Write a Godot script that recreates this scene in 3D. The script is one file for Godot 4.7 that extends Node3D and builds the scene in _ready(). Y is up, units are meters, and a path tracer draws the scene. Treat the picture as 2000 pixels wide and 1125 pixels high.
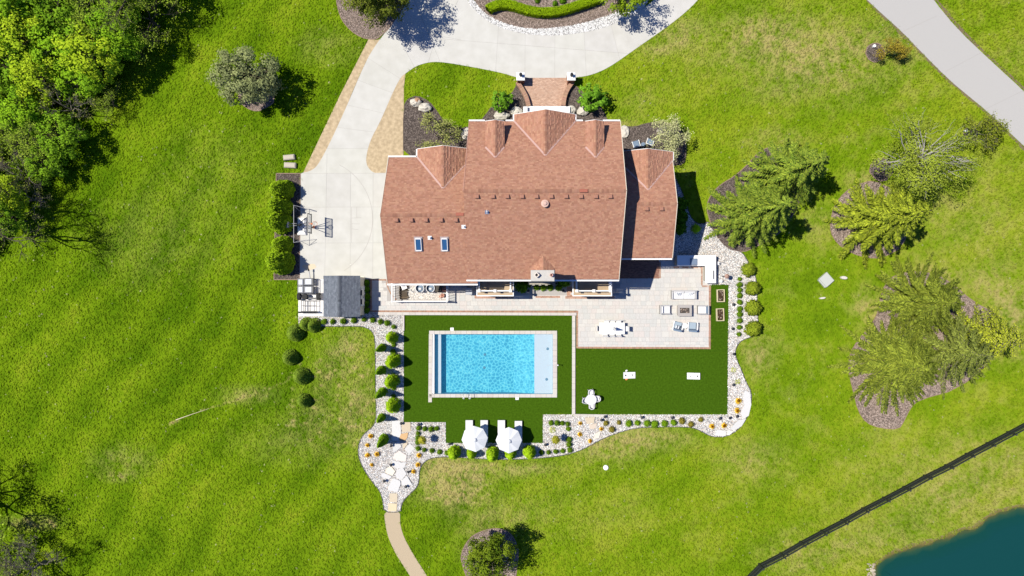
extends Node3D
# A country house with a pool seen straight down from 66 m: 1 photo pixel = 0.05 m on the ground.
const H := 66.0
const S := 0.05
const NTH := ["first", "second", "third", "fourth", "fifth", "sixth", "seventh", "eighth", "ninth", "tenth", "eleventh", "twelfth", "thirteenth", "fourteenth", "fifteenth"]
var taken := {}
var M := {}
var rng := RandomNumberGenerator.new()
const MW := 1320      # lawn map: 10 cm per texel, centred on the origin
const MH := 840
var hard := PackedByteArray()
var lawn_rgb := PackedColorArray()


class MB:
	var v := PackedVector3Array()
	var n := PackedVector3Array()
	var c := PackedColorArray()
	var uv := PackedVector2Array()
	var col := Color.WHITE
	var use_uv := false

	func tri(a: Vector3, b: Vector3, d: Vector3, hint: Vector3) -> void:
		var m := (d - a).cross(b - a).normalized()
		if m.dot(hint) < 0.0:
			var t := b
			b = d
			d = t
			m = -m
		v.append(a); v.append(b); v.append(d)
		n.append(m); n.append(m); n.append(m)
		c.append(col); c.append(col); c.append(col)

	func quad(a: Vector3, b: Vector3, d: Vector3, e: Vector3, hint: Vector3) -> void:
		tri(a, b, d, hint)
		tri(a, d, e, hint)

	# a triangle with its own normals, wound to agree with them
	func smooth(a: Vector3, b: Vector3, d: Vector3, na: Vector3, nb: Vector3, nd: Vector3) -> void:
		var m := (d - a).cross(b - a)
		if m.dot(na + nb + nd) < 0.0:
			v.append(a); v.append(d); v.append(b)
			n.append(na); n.append(nd); n.append(nb)
		else:
			v.append(a); v.append(b); v.append(d)
			n.append(na); n.append(nb); n.append(nd)
		c.append(col); c.append(col); c.append(col)

	func box(at: Vector3, size: Vector3, b := Basis.IDENTITY) -> void:
		var x := b.x * size.x * 0.5
		var y := b.y * size.y * 0.5
		var z := b.z * size.z * 0.5
		for s in [1.0, -1.0]:
			quad(at + x * s - y - z, at + x * s + y - z, at + x * s + y + z, at + x * s - y + z, x * s)
			quad(at + y * s - x - z, at + y * s + x - z, at + y * s + x + z, at + y * s - x + z, y * s)
			quad(at + z * s - x - y, at + z * s + x - y, at + z * s + x + y, at + z * s - x + y, z * s)

	# a box with chamfered upper edges, standing on at.y
	func pad(at: Vector3, size: Vector3, bev := 0.03, turn := 0.0) -> void:
		var b := Basis(Vector3.UP, turn)
		var lo := [Vector2(-1, -1), Vector2(1, -1), Vector2(1, 1), Vector2(-1, 1)]
		for i in 4:
			var p: Vector2 = lo[i]
			var q: Vector2 = lo[(i + 1) % 4]
			var a0 := at + b * Vector3(p.x * size.x / 2, 0, p.y * size.z / 2)
			var a1 := at + b * Vector3(q.x * size.x / 2, 0, q.y * size.z / 2)
			var up := Vector3(0, size.y - bev, 0)
			var c0 := at + b * Vector3(p.x * (size.x / 2 - bev), size.y, p.y * (size.z / 2 - bev))
			var c1 := at + b * Vector3(q.x * (size.x / 2 - bev), size.y, q.y * (size.z / 2 - bev))
			var out := (a0 + a1) / 2 - at
			quad(a0, a1, a1 + up, a0 + up, out)
			quad(a0 + up, a1 + up, c1, c0, out + Vector3(0, out.length(), 0))
		var k := Vector3(size.x / 2 - bev, 0, size.z / 2 - bev)
		var t := at + Vector3(0, size.y, 0)
		quad(t + b * Vector3(-k.x, 0, -k.z), t + b * Vector3(k.x, 0, -k.z), t + b * Vector3(k.x, 0, k.z), t + b * Vector3(-k.x, 0, k.z), Vector3.UP)

	func prism(poly: PackedVector2Array, y0: float, y1: float) -> void:
		var idx := Geometry2D.triangulate_polygon(poly)
		for i in range(0, idx.size(), 3):
			var a := poly[idx[i]]
			var b := poly[idx[i + 1]]
			var d := poly[idx[i + 2]]
			tri(Vector3(a.x, y1, a.y), Vector3(b.x, y1, b.y), Vector3(d.x, y1, d.y), Vector3.UP)
		if y1 - y0 < 0.0005:
			return
		var cw := Geometry2D.is_polygon_clockwise(poly)
		for i in poly.size():
			var a := poly[i]
			var b := poly[(i + 1) % poly.size()]
			var e := b - a
			var out := Vector3(e.y, 0, -e.x)
			if cw:
				out = -out
			quad(Vector3(a.x, y0, a.y), Vector3(b.x, y0, b.y), Vector3(b.x, y1, b.y), Vector3(a.x, y1, a.y), out)

	func tube(path: PackedVector3Array, r0: float, r1: float, sides := 6, cap := true) -> void:
		var rings := []
		var last := path.size() - 1
		for i in path.size():
			var d := (path[mini(i + 1, last)] - path[maxi(i - 1, 0)]).normalized()
			var s := d.cross(Vector3.UP if absf(d.y) < 0.9 else Vector3.RIGHT).normalized()
			var u := s.cross(d)
			var r := lerpf(r0, r1, float(i) / maxf(last, 1))
			var ring := []
			for k in sides:
				var a := TAU * k / sides
				ring.append([path[i] + (s * cos(a) + u * sin(a)) * r, s * cos(a) + u * sin(a)])
			rings.append(ring)
		for i in last:
			for k in sides:
				var q = rings[i][k]
				var w = rings[i][(k + 1) % sides]
				var x = rings[i + 1][(k + 1) % sides]
				var y = rings[i + 1][k]
				smooth(q[0], w[0], x[0], q[1], w[1], x[1])
				smooth(q[0], x[0], y[0], q[1], x[1], y[1])
		if cap:
			var d := (path[last] - path[last - 1]).normalized()
			for k in range(1, sides - 1):
				tri(rings[last][0][0], rings[last][k][0], rings[last][k + 1][0], d)

	# profile: points (radius, height); closed at the axis where the radius is 0
	func lathe(profile: PackedVector2Array, at := Vector3.ZERO, sides := 12, squash := Vector2.ONE) -> void:
		for i in profile.size() - 1:
			var p := profile[i]
			var q := profile[i + 1]
			var e := q - p
			for k in sides:
				var a := TAU * k / sides
				var b := TAU * (k + 1) / sides
				var da := Vector3(cos(a) * squash.x, 0, sin(a) * squash.y)
				var db := Vector3(cos(b) * squash.x, 0, sin(b) * squash.y)
				var na := (da * e.y + Vector3(0, -e.x, 0)).normalized()
				var nb := (db * e.y + Vector3(0, -e.x, 0)).normalized()
				var p0 := at + da * p.x + Vector3(0, p.y, 0)
				var p1 := at + db * p.x + Vector3(0, p.y, 0)
				var q0 := at + da * q.x + Vector3(0, q.y, 0)
				var q1 := at + db * q.x + Vector3(0, q.y, 0)
				if p.x > 0.0:
					smooth(p0, p1, q1, na, nb, nb)
				if q.x > 0.0:
					smooth(p0, q1, q0, na, nb, na)

	# a rhombic leaf or needle spray
	func leaf(at: Vector3, along: Vector3, nrm: Vector3, shade: Vector3, length: float, width: float) -> void:
		var side := nrm.cross(along).normalized() * width * 0.5
		var a := at - along * length * 0.5
		var b := at + along * length * 0.5
		var m := at + along * length * 0.08 - nrm * width * 0.12
		smooth(a, m + side, b, shade, shade, shade)
		smooth(a, b, m - side, shade, shade, shade)

	func blob(at: Vector3, r: Vector3, seedling: int, rough: float, rows := 6, around := 9) -> void:
		var no := FastNoiseLite.new()
		no.seed = seedling
		no.frequency = 0.9
		var pts := []
		for i in rows + 1:
			var row := []
			for k in around:
				var th := PI * i / rows
				var ph := TAU * k / around
				var d := Vector3(sin(th) * cos(ph), cos(th), sin(th) * sin(ph))
				row.append(at + d * r * (1.0 + rough * no.get_noise_3d(d.x * 1.7, d.y * 1.7, d.z * 1.7) * 2.0))
			pts.append(row)
		for i in rows:
			for k in around:
				var j := (k + 1) % around
				var mid: Vector3 = (pts[i][k] + pts[i + 1][j]) / 2 - at
				if i > 0:
					tri(pts[i][k], pts[i][j], pts[i + 1][j], mid)
				if i < rows - 1:
					tri(pts[i][k], pts[i + 1][j], pts[i + 1][k], mid)

	func done() -> ArrayMesh:
		var a := []
		a.resize(Mesh.ARRAY_MAX)
		a[Mesh.ARRAY_VERTEX] = v
		a[Mesh.ARRAY_NORMAL] = n
		a[Mesh.ARRAY_COLOR] = c
		if use_uv:
			a[Mesh.ARRAY_TEX_UV] = uv
		var m := ArrayMesh.new()
		m.add_surface_from_arrays(Mesh.PRIMITIVE_TRIANGLES, a)
		return m


# ---------------------------------------------------------------- helpers
func g(px: float, py: float, h := 0.0) -> Vector3:
	var k := S * (H - h) / H
	return Vector3((px - 1000.0) * k, h, (py - 562.5) * k)


func g2(px: float, py: float) -> Vector2:
	return Vector2((px - 1000.0) * S, (py - 562.5) * S)


func poly(flat: Array) -> PackedVector2Array:
	var p := PackedVector2Array()
	for i in range(0, flat.size(), 2):
		p.append(g2(flat[i], flat[i + 1]))
	return p


# corners rounded by Chaikin cutting
func curved(p: PackedVector2Array, times := 2, closed := true) -> PackedVector2Array:
	for t in times:
		var q := PackedVector2Array()
		var last := p.size() if closed else p.size() - 1
		if not closed:
			q.append(p[0])
		for i in last:
			var a := p[i]
			var b := p[(i + 1) % p.size()]
			q.append(a.lerp(b, 0.25))
			q.append(a.lerp(b, 0.75))
		if not closed:
			q.append(p[p.size() - 1])
		p = q
	return p


func numbered(called: String) -> String:
	var k: int = taken.get(called, 0)
	taken[called] = k + 1
	return called if k == 0 else "%s_%03d" % [called, k]


func tag(o: Node, label: String, category: String, group := "") -> void:
	o.set_meta("label", label)
	o.set_meta("category", category)
	if group:
		o.set_meta("group", group)


func thing(called: String, label: String, category: String, at := Vector3.ZERO, turn := 0.0, group := "") -> Node3D:
	var o := Node3D.new()
	o.name = numbered(called)
	add_child(o)
	o.position = at
	o.rotation.y = turn
	tag(o, label, category, group)
	return o


func mesh_of(m: Variant) -> Mesh:
	return m.done() if m is MB else m


func part(called: String, m: Variant, material: Material, parent: Node, at := Vector3.ZERO, stuff := false) -> MeshInstance3D:
	var o := MeshInstance3D.new()
	o.name = called
	o.mesh = mesh_of(m)
	o.material_override = material
	o.position = at
	parent.add_child(o, true)
	if stuff:
		o.set_meta("kind", "stuff")
	return o


func solo(called: String, m: Variant, material: Material, label: String, category: String, at := Vector3.ZERO, turn := 0.0, group := "") -> MeshInstance3D:
	var o := part(numbered(called), m, material, self, at)
	o.rotation.y = turn
	tag(o, label, category, group)
	return o


func struct(called: String, m: Variant, material: Material) -> MeshInstance3D:
	var o := part(numbered(called), m, material, self)
	o.set_meta("kind", "structure")
	return o


func sheet(called: String, p: PackedVector2Array, y0: float, y1: float, material: Material, col := Color.WHITE) -> MeshInstance3D:
	var m := MB.new()
	m.col = col
	m.prism(p, y0, y1)
	mark(p)
	return struct(called, m, material)


func copy(o: Node3D, label: String, at: Vector3, turn := 0.0, size := 1.0) -> Node3D:
	var base: String = o.get_meta("base_name") if o.has_meta("base_name") else str(o.name)
	o.set_meta("base_name", base)
	var r: Node3D = o.duplicate()
	r.name = numbered(base)
	add_child(r)
	r.position = at
	r.rotation.y = turn
	r.scale = Vector3.ONE * size
	r.set_meta("label", label)
	return r


# a scatter of small copies as one object
func scatter(called: String, m: Mesh, material: Material, parent: Node, where: Array, cols: PackedColorArray) -> MultiMeshInstance3D:
	var mm := MultiMesh.new()
	mm.transform_format = MultiMesh.TRANSFORM_3D
	mm.use_colors = true
	mm.mesh = m
	mm.instance_count = where.size()
	for i in where.size():
		mm.set_instance_transform(i, where[i])
		mm.set_instance_color(i, cols[i])
	var o := MultiMeshInstance3D.new()
	o.name = called
	o.multimesh = mm
	o.material_override = material
	parent.add_child(o, true)
	o.set_meta("kind", "stuff")
	return o


func noise_tex(seedling: int, freq: float, dark: Color, light: Color, octaves := 3, side := 512, kind := FastNoiseLite.TYPE_SIMPLEX_SMOOTH) -> NoiseTexture2D:
	var no := FastNoiseLite.new()
	no.seed = seedling
	no.noise_type = kind
	no.frequency = freq
	no.fractal_octaves = octaves
	var t := NoiseTexture2D.new()
	t.width = side
	t.height = side
	t.seamless = true
	t.noise = no
	var gr := Gradient.new()
	gr.set_color(0, dark)
	gr.set_color(1, light)
	t.color_ramp = gr
	return t


func lin(r: float, gg: float, b: float, a := 1.0) -> Color:
	var k := Color(r, gg, b).linear_to_srgb()
	k.a = a
	return k


func mat(called: String, c: Color, rough := 0.8, metal := 0.0, tex: Texture2D = null, scale := 0.5, bump := 0.0) -> StandardMaterial3D:
	var m := StandardMaterial3D.new()
	m.resource_name = called
	m.albedo_color = c
	m.roughness = rough
	m.metallic = metal
	m.vertex_color_use_as_albedo = true
	if tex:
		m.albedo_texture = tex
		m.uv1_triplanar = true
		m.uv1_world_triplanar = true
		m.uv1_scale = Vector3.ONE * scale
		if bump > 0.0:
			m.heightmap_enabled = true
			m.heightmap_texture = tex
			m.heightmap_scale = bump
	M[called] = m
	return m


# marks a polygon as not lawn
func mark(p: PackedVector2Array, val := 1) -> void:
	var lo := INF
	var hi := -INF
	for q in p:
		lo = minf(lo, q.y)
		hi = maxf(hi, q.y)
	var j0 := clampi(int(floor(lo * 10.0 + MH / 2.0)), 0, MH - 1)
	var j1 := clampi(int(ceil(hi * 10.0 + MH / 2.0)), 0, MH - 1)
	for j in range(j0, j1 + 1):
		var y := (j + 0.5 - MH / 2.0) * 0.1
		var xs := []
		for i in p.size():
			var a := p[i]
			var b := p[(i + 1) % p.size()]
			if (a.y <= y) != (b.y <= y):
				xs.append(a.x + (y - a.y) / (b.y - a.y) * (b.x - a.x))
		xs.sort()
		for k in range(0, xs.size() - 1, 2):
			var i0 := clampi(int(round(xs[k] * 10.0 + MW / 2.0)), 0, MW)
			var i1 := clampi(int(round(xs[k + 1] * 10.0 + MW / 2.0)), 0, MW)
			for i in range(i0, i1):
				hard[j * MW + i] = val


func spot(p: Vector2) -> int:
	var i := int(p.x * 10.0 + MW / 2.0)
	var j := int(p.y * 10.0 + MH / 2.0)
	if i < 0 or j < 0 or i >= MW or j >= MH:
		return -1
	return j * MW + i


func rf(a: float, b: float) -> float:
	return rng.randf_range(a, b)


func tint(a: Color, b: Color, spread := 0.15) -> Color:
	var k := a.lerp(b, rng.randf()) * (1.0 + rf(-spread, spread))
	k.a = 1.0
	return k


func _ready() -> void:
	rng.seed = 20240
	hard.resize(MW * MH)
	# ---- camera, sky, sun, exposure
	var cam := Camera3D.new()
	cam.name = "camera"
	cam.position = Vector3(0, H, 0)
	cam.rotation_degrees.x = -90.0
	cam.fov = rad_to_deg(2.0 * atan(562.5 * S / H))
	cam.near = 0.5
	cam.far = 900.0
	add_child(cam)
	cam.current = true
	var sky_mat := ProceduralSkyMaterial.new()
	sky_mat.sky_top_color = Color(0.24, 0.36, 0.60)
	sky_mat.sky_horizon_color = Color(0.48, 0.57, 0.70)
	sky_mat.sky_curve = 0.12
	sky_mat.ground_bottom_color = Color(0.2, 0.24, 0.12)
	sky_mat.ground_horizon_color = Color(0.42, 0.48, 0.5)
	var sky := Sky.new()
	sky.sky_material = sky_mat
	var env := Environment.new()
	env.background_mode = Environment.BG_SKY
	env.sky = sky
	env.background_energy_multiplier = 1.0
	env.tonemap_mode = Environment.TONE_MAPPER_LINEAR
	env.tonemap_exposure = 1.32
	env.sdfgi_enabled = true
	env.ssao_enabled = true
	env.ssil_enabled = true
	var we := WorldEnvironment.new()
	we.name = "world"
	we.environment = env
	add_child(we)
	var sun := DirectionalLight3D.new()
	sun.name = "sun"
	sun.basis = Basis.looking_at(Vector3(0.575, -1.0, 0.10), Vector3.FORWARD)
	sun.light_energy = 1.6
	sun.light_color = Color(1.0, 0.972, 0.92)
	sun.light_angular_distance = 0.5
	sun.shadow_enabled = true
	add_child(sun)
	# ---- the place
	materials()
	hardscape()
	beds()
	pool()
	pond()
	house()
	front_walk()
	decks()
	shed()
	fence()
	court_things()
	patio_things()
	pool_things()
	yard_things()
	garden_plants()
	trees()
	lawn()


func materials() -> void:
	var fine := noise_tex(1, 0.09, Color(0.72, 0.72, 0.72), Color(1, 1, 1), 4)
	var soft := noise_tex(2, 0.012, Color(0.94, 0.938, 0.93), Color(1, 1, 1), 6)
	var grain := noise_tex(3, 0.2, Color(0.45, 0.45, 0.45), Color(1, 1, 1), 3)
	var streak := noise_tex(4, 0.03, Color(0.92, 0.915, 0.91), Color(1, 1, 1), 5)
	M["fine"] = fine
	mat("concrete", lin(0.485, 0.482, 0.452), 0.85, 0.0, soft, 0.11, 0.15)
	mat("pale_concrete", lin(0.72, 0.71, 0.70), 0.85, 0.0, soft, 0.2)
	mat("aggregate", lin(0.50, 0.395, 0.25), 0.9, 0.0, noise_tex(31, 0.02, Color(0.80, 0.79, 0.77), Color(1, 1, 1), 7), 0.2, 0.4)
	mat("asphalt", lin(0.40, 0.392, 0.375), 0.9, 0.0, noise_tex(21, 0.3, Color(0.9, 0.9, 0.9), Color(1, 1, 1), 3), 0.5)
	mat("joint", lin(0.30, 0.285, 0.265), 0.95)
	mat("paver", lin(1, 1, 1), 0.85, 0.0, soft, 0.9)
	mat("brick", lin(1, 1, 1), 0.85, 0.0, fine, 1.2)
	mat("mulch", lin(1, 1, 1), 0.95, 0.0, grain, 0.9, 2.0)
	mat("chip", lin(1, 1, 1), 0.95)
	mat("stone_edge", lin(0.66, 0.63, 0.59), 0.8, 0.0, fine, 0.8, 0.3)
	mat("gravel", lin(0.50, 0.495, 0.485), 0.9, 0.0, grain, 1.5, 2.0)
	mat("stone", lin(0.45, 0.435, 0.405), 0.85, 0.0, soft, 0.6, 1.0)
	mat("limestone", lin(0.66, 0.64, 0.60), 0.85, 0.0, noise_tex(33, 0.05, Color(0.78, 0.77, 0.74), Color(1, 1, 1), 5), 0.8, 1.0)
	mat("pebble", lin(1, 1, 1), 0.7)
	mat("turf", lin(0.052, 0.112, 0.006), 0.9, 0.0, noise_tex(7, 0.03, Color(0.76, 0.77, 0.74), Color(1, 1, 1), 6), 0.28, 1.0)
	mat("shingle", lin(1, 1, 1), 0.9, 0.0, fine, 0.9)
	mat("white", lin(0.70, 0.70, 0.69), 0.5)
	mat("cream", lin(0.60, 0.55, 0.45), 0.6)
	mat("wood", lin(0.44, 0.335, 0.22), 0.7, 0.0, streak, 0.8)
	mat("pale_wood", lin(0.58, 0.50, 0.33), 0.75, 0.0, streak, 1.2)
	mat("dark_metal", lin(0.035, 0.037, 0.042), 0.45, 0.3)
	mat("fence_black", lin(0.022, 0.025, 0.027), 0.6)
	mat("steel", lin(0.55, 0.56, 0.58), 0.3, 0.8)
	mat("grey_paint", lin(0.40, 0.40, 0.41), 0.5)
	mat("cushion", lin(0.64, 0.64, 0.64), 0.9, 0.0, noise_tex(9, 0.3, Color(0.93, 0.93, 0.93), Color(1, 1, 1), 2, 128), 2.0)
	mat("blue_cushion", lin(0.17, 0.235, 0.32), 0.9, 0.0, noise_tex(10, 0.3, Color(0.85, 0.85, 0.85), Color(1, 1, 1), 2, 128), 2.0)
	mat("wicker", lin(0.33, 0.32, 0.31), 0.7, 0.0, grain, 4.0)
	mat("canopy", lin(0.60, 0.62, 0.635), 0.85)
	M.canopy.backlight_enabled = true
	M.canopy.backlight = Color(0.12, 0.12, 0.12)
	mat("tyre", lin(0.02, 0.02, 0.02), 0.9)
	mat("orange", lin(0.75, 0.22, 0.06), 0.6)
	mat("stone_wall", lin(0.52, 0.49, 0.42), 0.9, 0.0, noise_tex(11, 0.05, Color(0.62, 0.62, 0.6), Color(1, 1, 1), 4), 0.6, 2.0)
	mat("bark", lin(0.15, 0.12, 0.085), 0.95, 0.0, grain, 1.5, 1.0)
	mat("pale_bark", lin(0.27, 0.235, 0.19), 0.9, 0.0, grain, 1.5)
	var leaf := mat("leaf", Color.WHITE, 0.6)
	leaf.backlight_enabled = true
	leaf.backlight = Color(0.75, 0.75, 0.75)
	
	var needle := mat("needle", Color.WHITE, 0.7)
	for dull in [leaf, needle, M.turf, M.mulch, M.chip, M.shingle]:
		dull.specular_mode = BaseMaterial3D.SPECULAR_DISABLED
	var glass := mat("glass", Color(0.05, 0.09, 0.15), 0.06)
	glass.metallic_specular = 0.6


# ---------------------------------------------------------------- ground works
func slabs(called: String, area: PackedVector2Array, lines: Array, top: float, material: Material) -> void:
	# a concrete sheet cut along joint lines into slabs with recessed joints
	var base := sheet(called, area, 0.004, 0.03, M.joint)
	var pieces: Array = [area]
	for l in lines:
		var a := g2(l[0], l[1])
		var b := g2(l[2], l[3])
		var d := (b - a).normalized()
		var nn := Vector2(-d.y, d.x)
		var w := 0.009
		var strip := PackedVector2Array([a - nn * w, b - nn * w, b + nn * w, a + nn * w])
		var next: Array = []
		for p in pieces:
			for q in Geometry2D.clip_polygons(p, strip):
				if q.size() > 2 and not Geometry2D.is_polygon_clockwise(q):
					next.append(q)
		pieces = next
	for p in pieces:
		var m := MB.new()
		var k := rf(0.97, 1.03)
		if Geometry2D.triangulate_polygon(p).is_empty():
			continue
		m.col = Color(k, k * rf(0.99, 1.01), k * rf(0.975, 1.01))
		m.prism(p, 0.012, top)
		part("slab", m, material, base)


func hardscape() -> void:
	# the drive with the court
	var drive := PackedVector2Array()
	drive = poly([584, 545.7, 587, 440, 588, 338.5])
	drive.append_array(curved(poly([588.2, 338.5, 609, 333.6, 624, 320, 663.5, 240, 714.7, 119.5, 731.7, 91.7, 748.8, 68.3, 768, 45, 796, 4, 850, -80]), 2, false))
	drive.append_array(poly([890, -80]))
	drive.append_array(curved(poly([898, -40, 912, 0, 925, 18, 945, 37, 975, 54, 1020, 66, 1065, 70, 1110, 68, 1160, 60, 1200, 47, 1230, 33, 1260, 14, 1290, -10, 1350, -80]), 2, false))
	drive.append_array(curved(poly([1420, -80, 1365, 0, 1330, 32, 1290, 62, 1245, 93, 1200, 125, 1175, 139, 1150, 148, 1122, 152]), 2, false))
	drive.append_array(poly([1106, 152.4, 1023, 152.4]))
	drive.append_array(curved(poly([1008, 151, 975, 141, 900, 127, 865, 121.5, 840, 121, 815, 128, 797, 140, 779, 153.6, 742, 240, 725, 270, 716, 300, 715, 320, 723.8, 333.6, 732, 337.6]), 2, false))
	drive.append_array(poly([790, 338, 790, 545.7]))
	slabs("driveway", drive, [
		[639, 300, 634, 560], [685, 338, 684, 560], [729, 330, 728, 560], [580, 405, 800, 404], [580, 475, 800, 474], [580, 339, 800, 338.2],
		[600, 290, 745, 290], [630, 245, 760, 262], [655, 200, 770, 226], [680, 150, 790, 190], [705, 105, 800, 165], [760, 40, 828, 165],
		[800, -20, 868, 140], [857, 55, 833, 135], [905, -20, 857, 80], [968, 140, 975, 30], [1025, 165, 1026, 50], [1083, 165, 1084, 50], [1146, 165, 1140, 48], [1215, 135, 1190, 35], [1290, 80, 1235, 10], [800, 60, 900, 78], [860, 76, 1240, 106],
	], 0.04, M.concrete)
	# markings on the court: the arc and the lane, faint
	var arc := PackedVector3Array()
	for i in 25:
		var a := lerpf(-1.12, 1.02, i / 24.0)
		arc.append(g(612 + 116 * cos(a), 428 + 118 * sin(a)))
	var mk := MB.new()
	for i in 24:
		ribbon(mk, arc[i], arc[i + 1], 0.05, 0.0445)
	for l in [[687, 404, 687, 475], [697, 404, 697, 425], [687, 426, 706, 425], [687, 437, 703, 437.5], [687, 447, 700, 448.5]]:
		ribbon(mk, g(l[0], l[1]), g(l[2], l[3]), 0.04, 0.0445)
	struct("court_markings", mk, mat("marking", lin(0.36, 0.345, 0.32), 0.9))
	var st := MB.new()
	st.col = Color(1, 1, 1)
	var blot := PackedVector2Array()
	for i in 18:
		var a := TAU * i / 18.0
		blot.append(g2(605 + 14 * cos(a) * rf(0.8, 1.15) + 2 * sin(a), 521 + 5.5 * sin(a) * rf(0.75, 1.2) - 1.5 * cos(a)))
	st.prism(curved(blot, 1), 0.0445, 0.0445)
	struct("rust_stain", st, mat("stain", lin(0.54, 0.455, 0.33), 0.9))
	# tan aggregate strips either side of the drive
	sheet("gravel_verge", poly([720, 76.8, 736, 78, 742, 77, 714.7, 121, 690, 176, 664, 240, 625, 321, 609, 335, 592, 338, 640, 237, 665.6, 183.4]), 0.0, 0.034, M.aggregate)
	sheet("gravel_verge", poly([792, 143, 789, 170, 788, 310, 790, 337.5, 732, 337.6, 723, 333.6, 714.5, 320, 715.5, 300, 724.5, 270, 741.5, 240, 779, 153.6]), 0.0, 0.034, M.aggregate)
	# road
	var road := sheet("road", curved(poly([1600, -90, 1693, 0, 1725, 30, 1760, 61, 1800, 103, 1852, 155, 1890, 187, 1927, 217, 2000, 286, 2080, 360, 2200, 470, 2200, 372, 2080, 260, 2000, 179, 1930, 115, 1870, 58, 1822, 0, 1760, -90]), 1), 0.0, 0.05, M.asphalt)
	var rs := MB.new()
	for l in [[1760, 118, 1838, 42], [1846, 195, 1928, 112], [1925, 268, 2010, 186]]:
		ribbon(rs, g(l[0], l[1] - 55), g(l[2] - 10, l[3] - 10), 0.025, 0.0545)
	part("seam", rs, M.joint, road)
	var soil := MB.new()
	for e in [[1693, 0, 1760, 64, 1852, 157, 1927, 220, 2000, 290, 2080, 365], [1826, -4, 1874, 56, 1933, 112, 2003, 175, 2080, 254]]:
		var pts := curved(poly(e), 2, false)
		for i in pts.size() - 1:
			ribbon(soil, Vector3(pts[i].x, 0, pts[i].y), Vector3(pts[i + 1].x, 0, pts[i + 1].y), rf(0.16, 0.4), 0.012)
	struct("road_verge", soil, mat("soil", lin(0.20, 0.15, 0.085), 0.95, 0.0, M.fine, 1.0, 1.0))
	# garden path south of the pool
	sheet("garden_path", curved(poly([750, 998, 752, 1020, 757, 1045, 765, 1065, 775, 1085, 790, 1108, 803, 1128, 850, 1200, 900, 1200, 845, 1145, 830, 1118, 815, 1095, 803, 1075, 792, 1055, 784, 1035, 781, 1015, 782, 998]), 2), 0.0, 0.036, mat("path_sand", lin(0.53, 0.43, 0.29), 0.9, 0.0, M.fine, 0.7, 0.4))
	# white pad under the cart
	sheet("cart_pad", poly([583, 545.5, 640, 545.5, 640, 617.5, 583, 617.5]), 0.0, 0.06, M.pale_concrete)
	patio()


func ribbon(m: MB, a: Vector3, b: Vector3, w: float, y: float) -> void:
	var d := (b - a).normalized()
	var s := Vector3(-d.z, 0, d.x) * w * 0.5
	a.y = y
	b.y = y
	m.quad(a - s, b - s, b + s, a + s, Vector3.UP)


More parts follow.
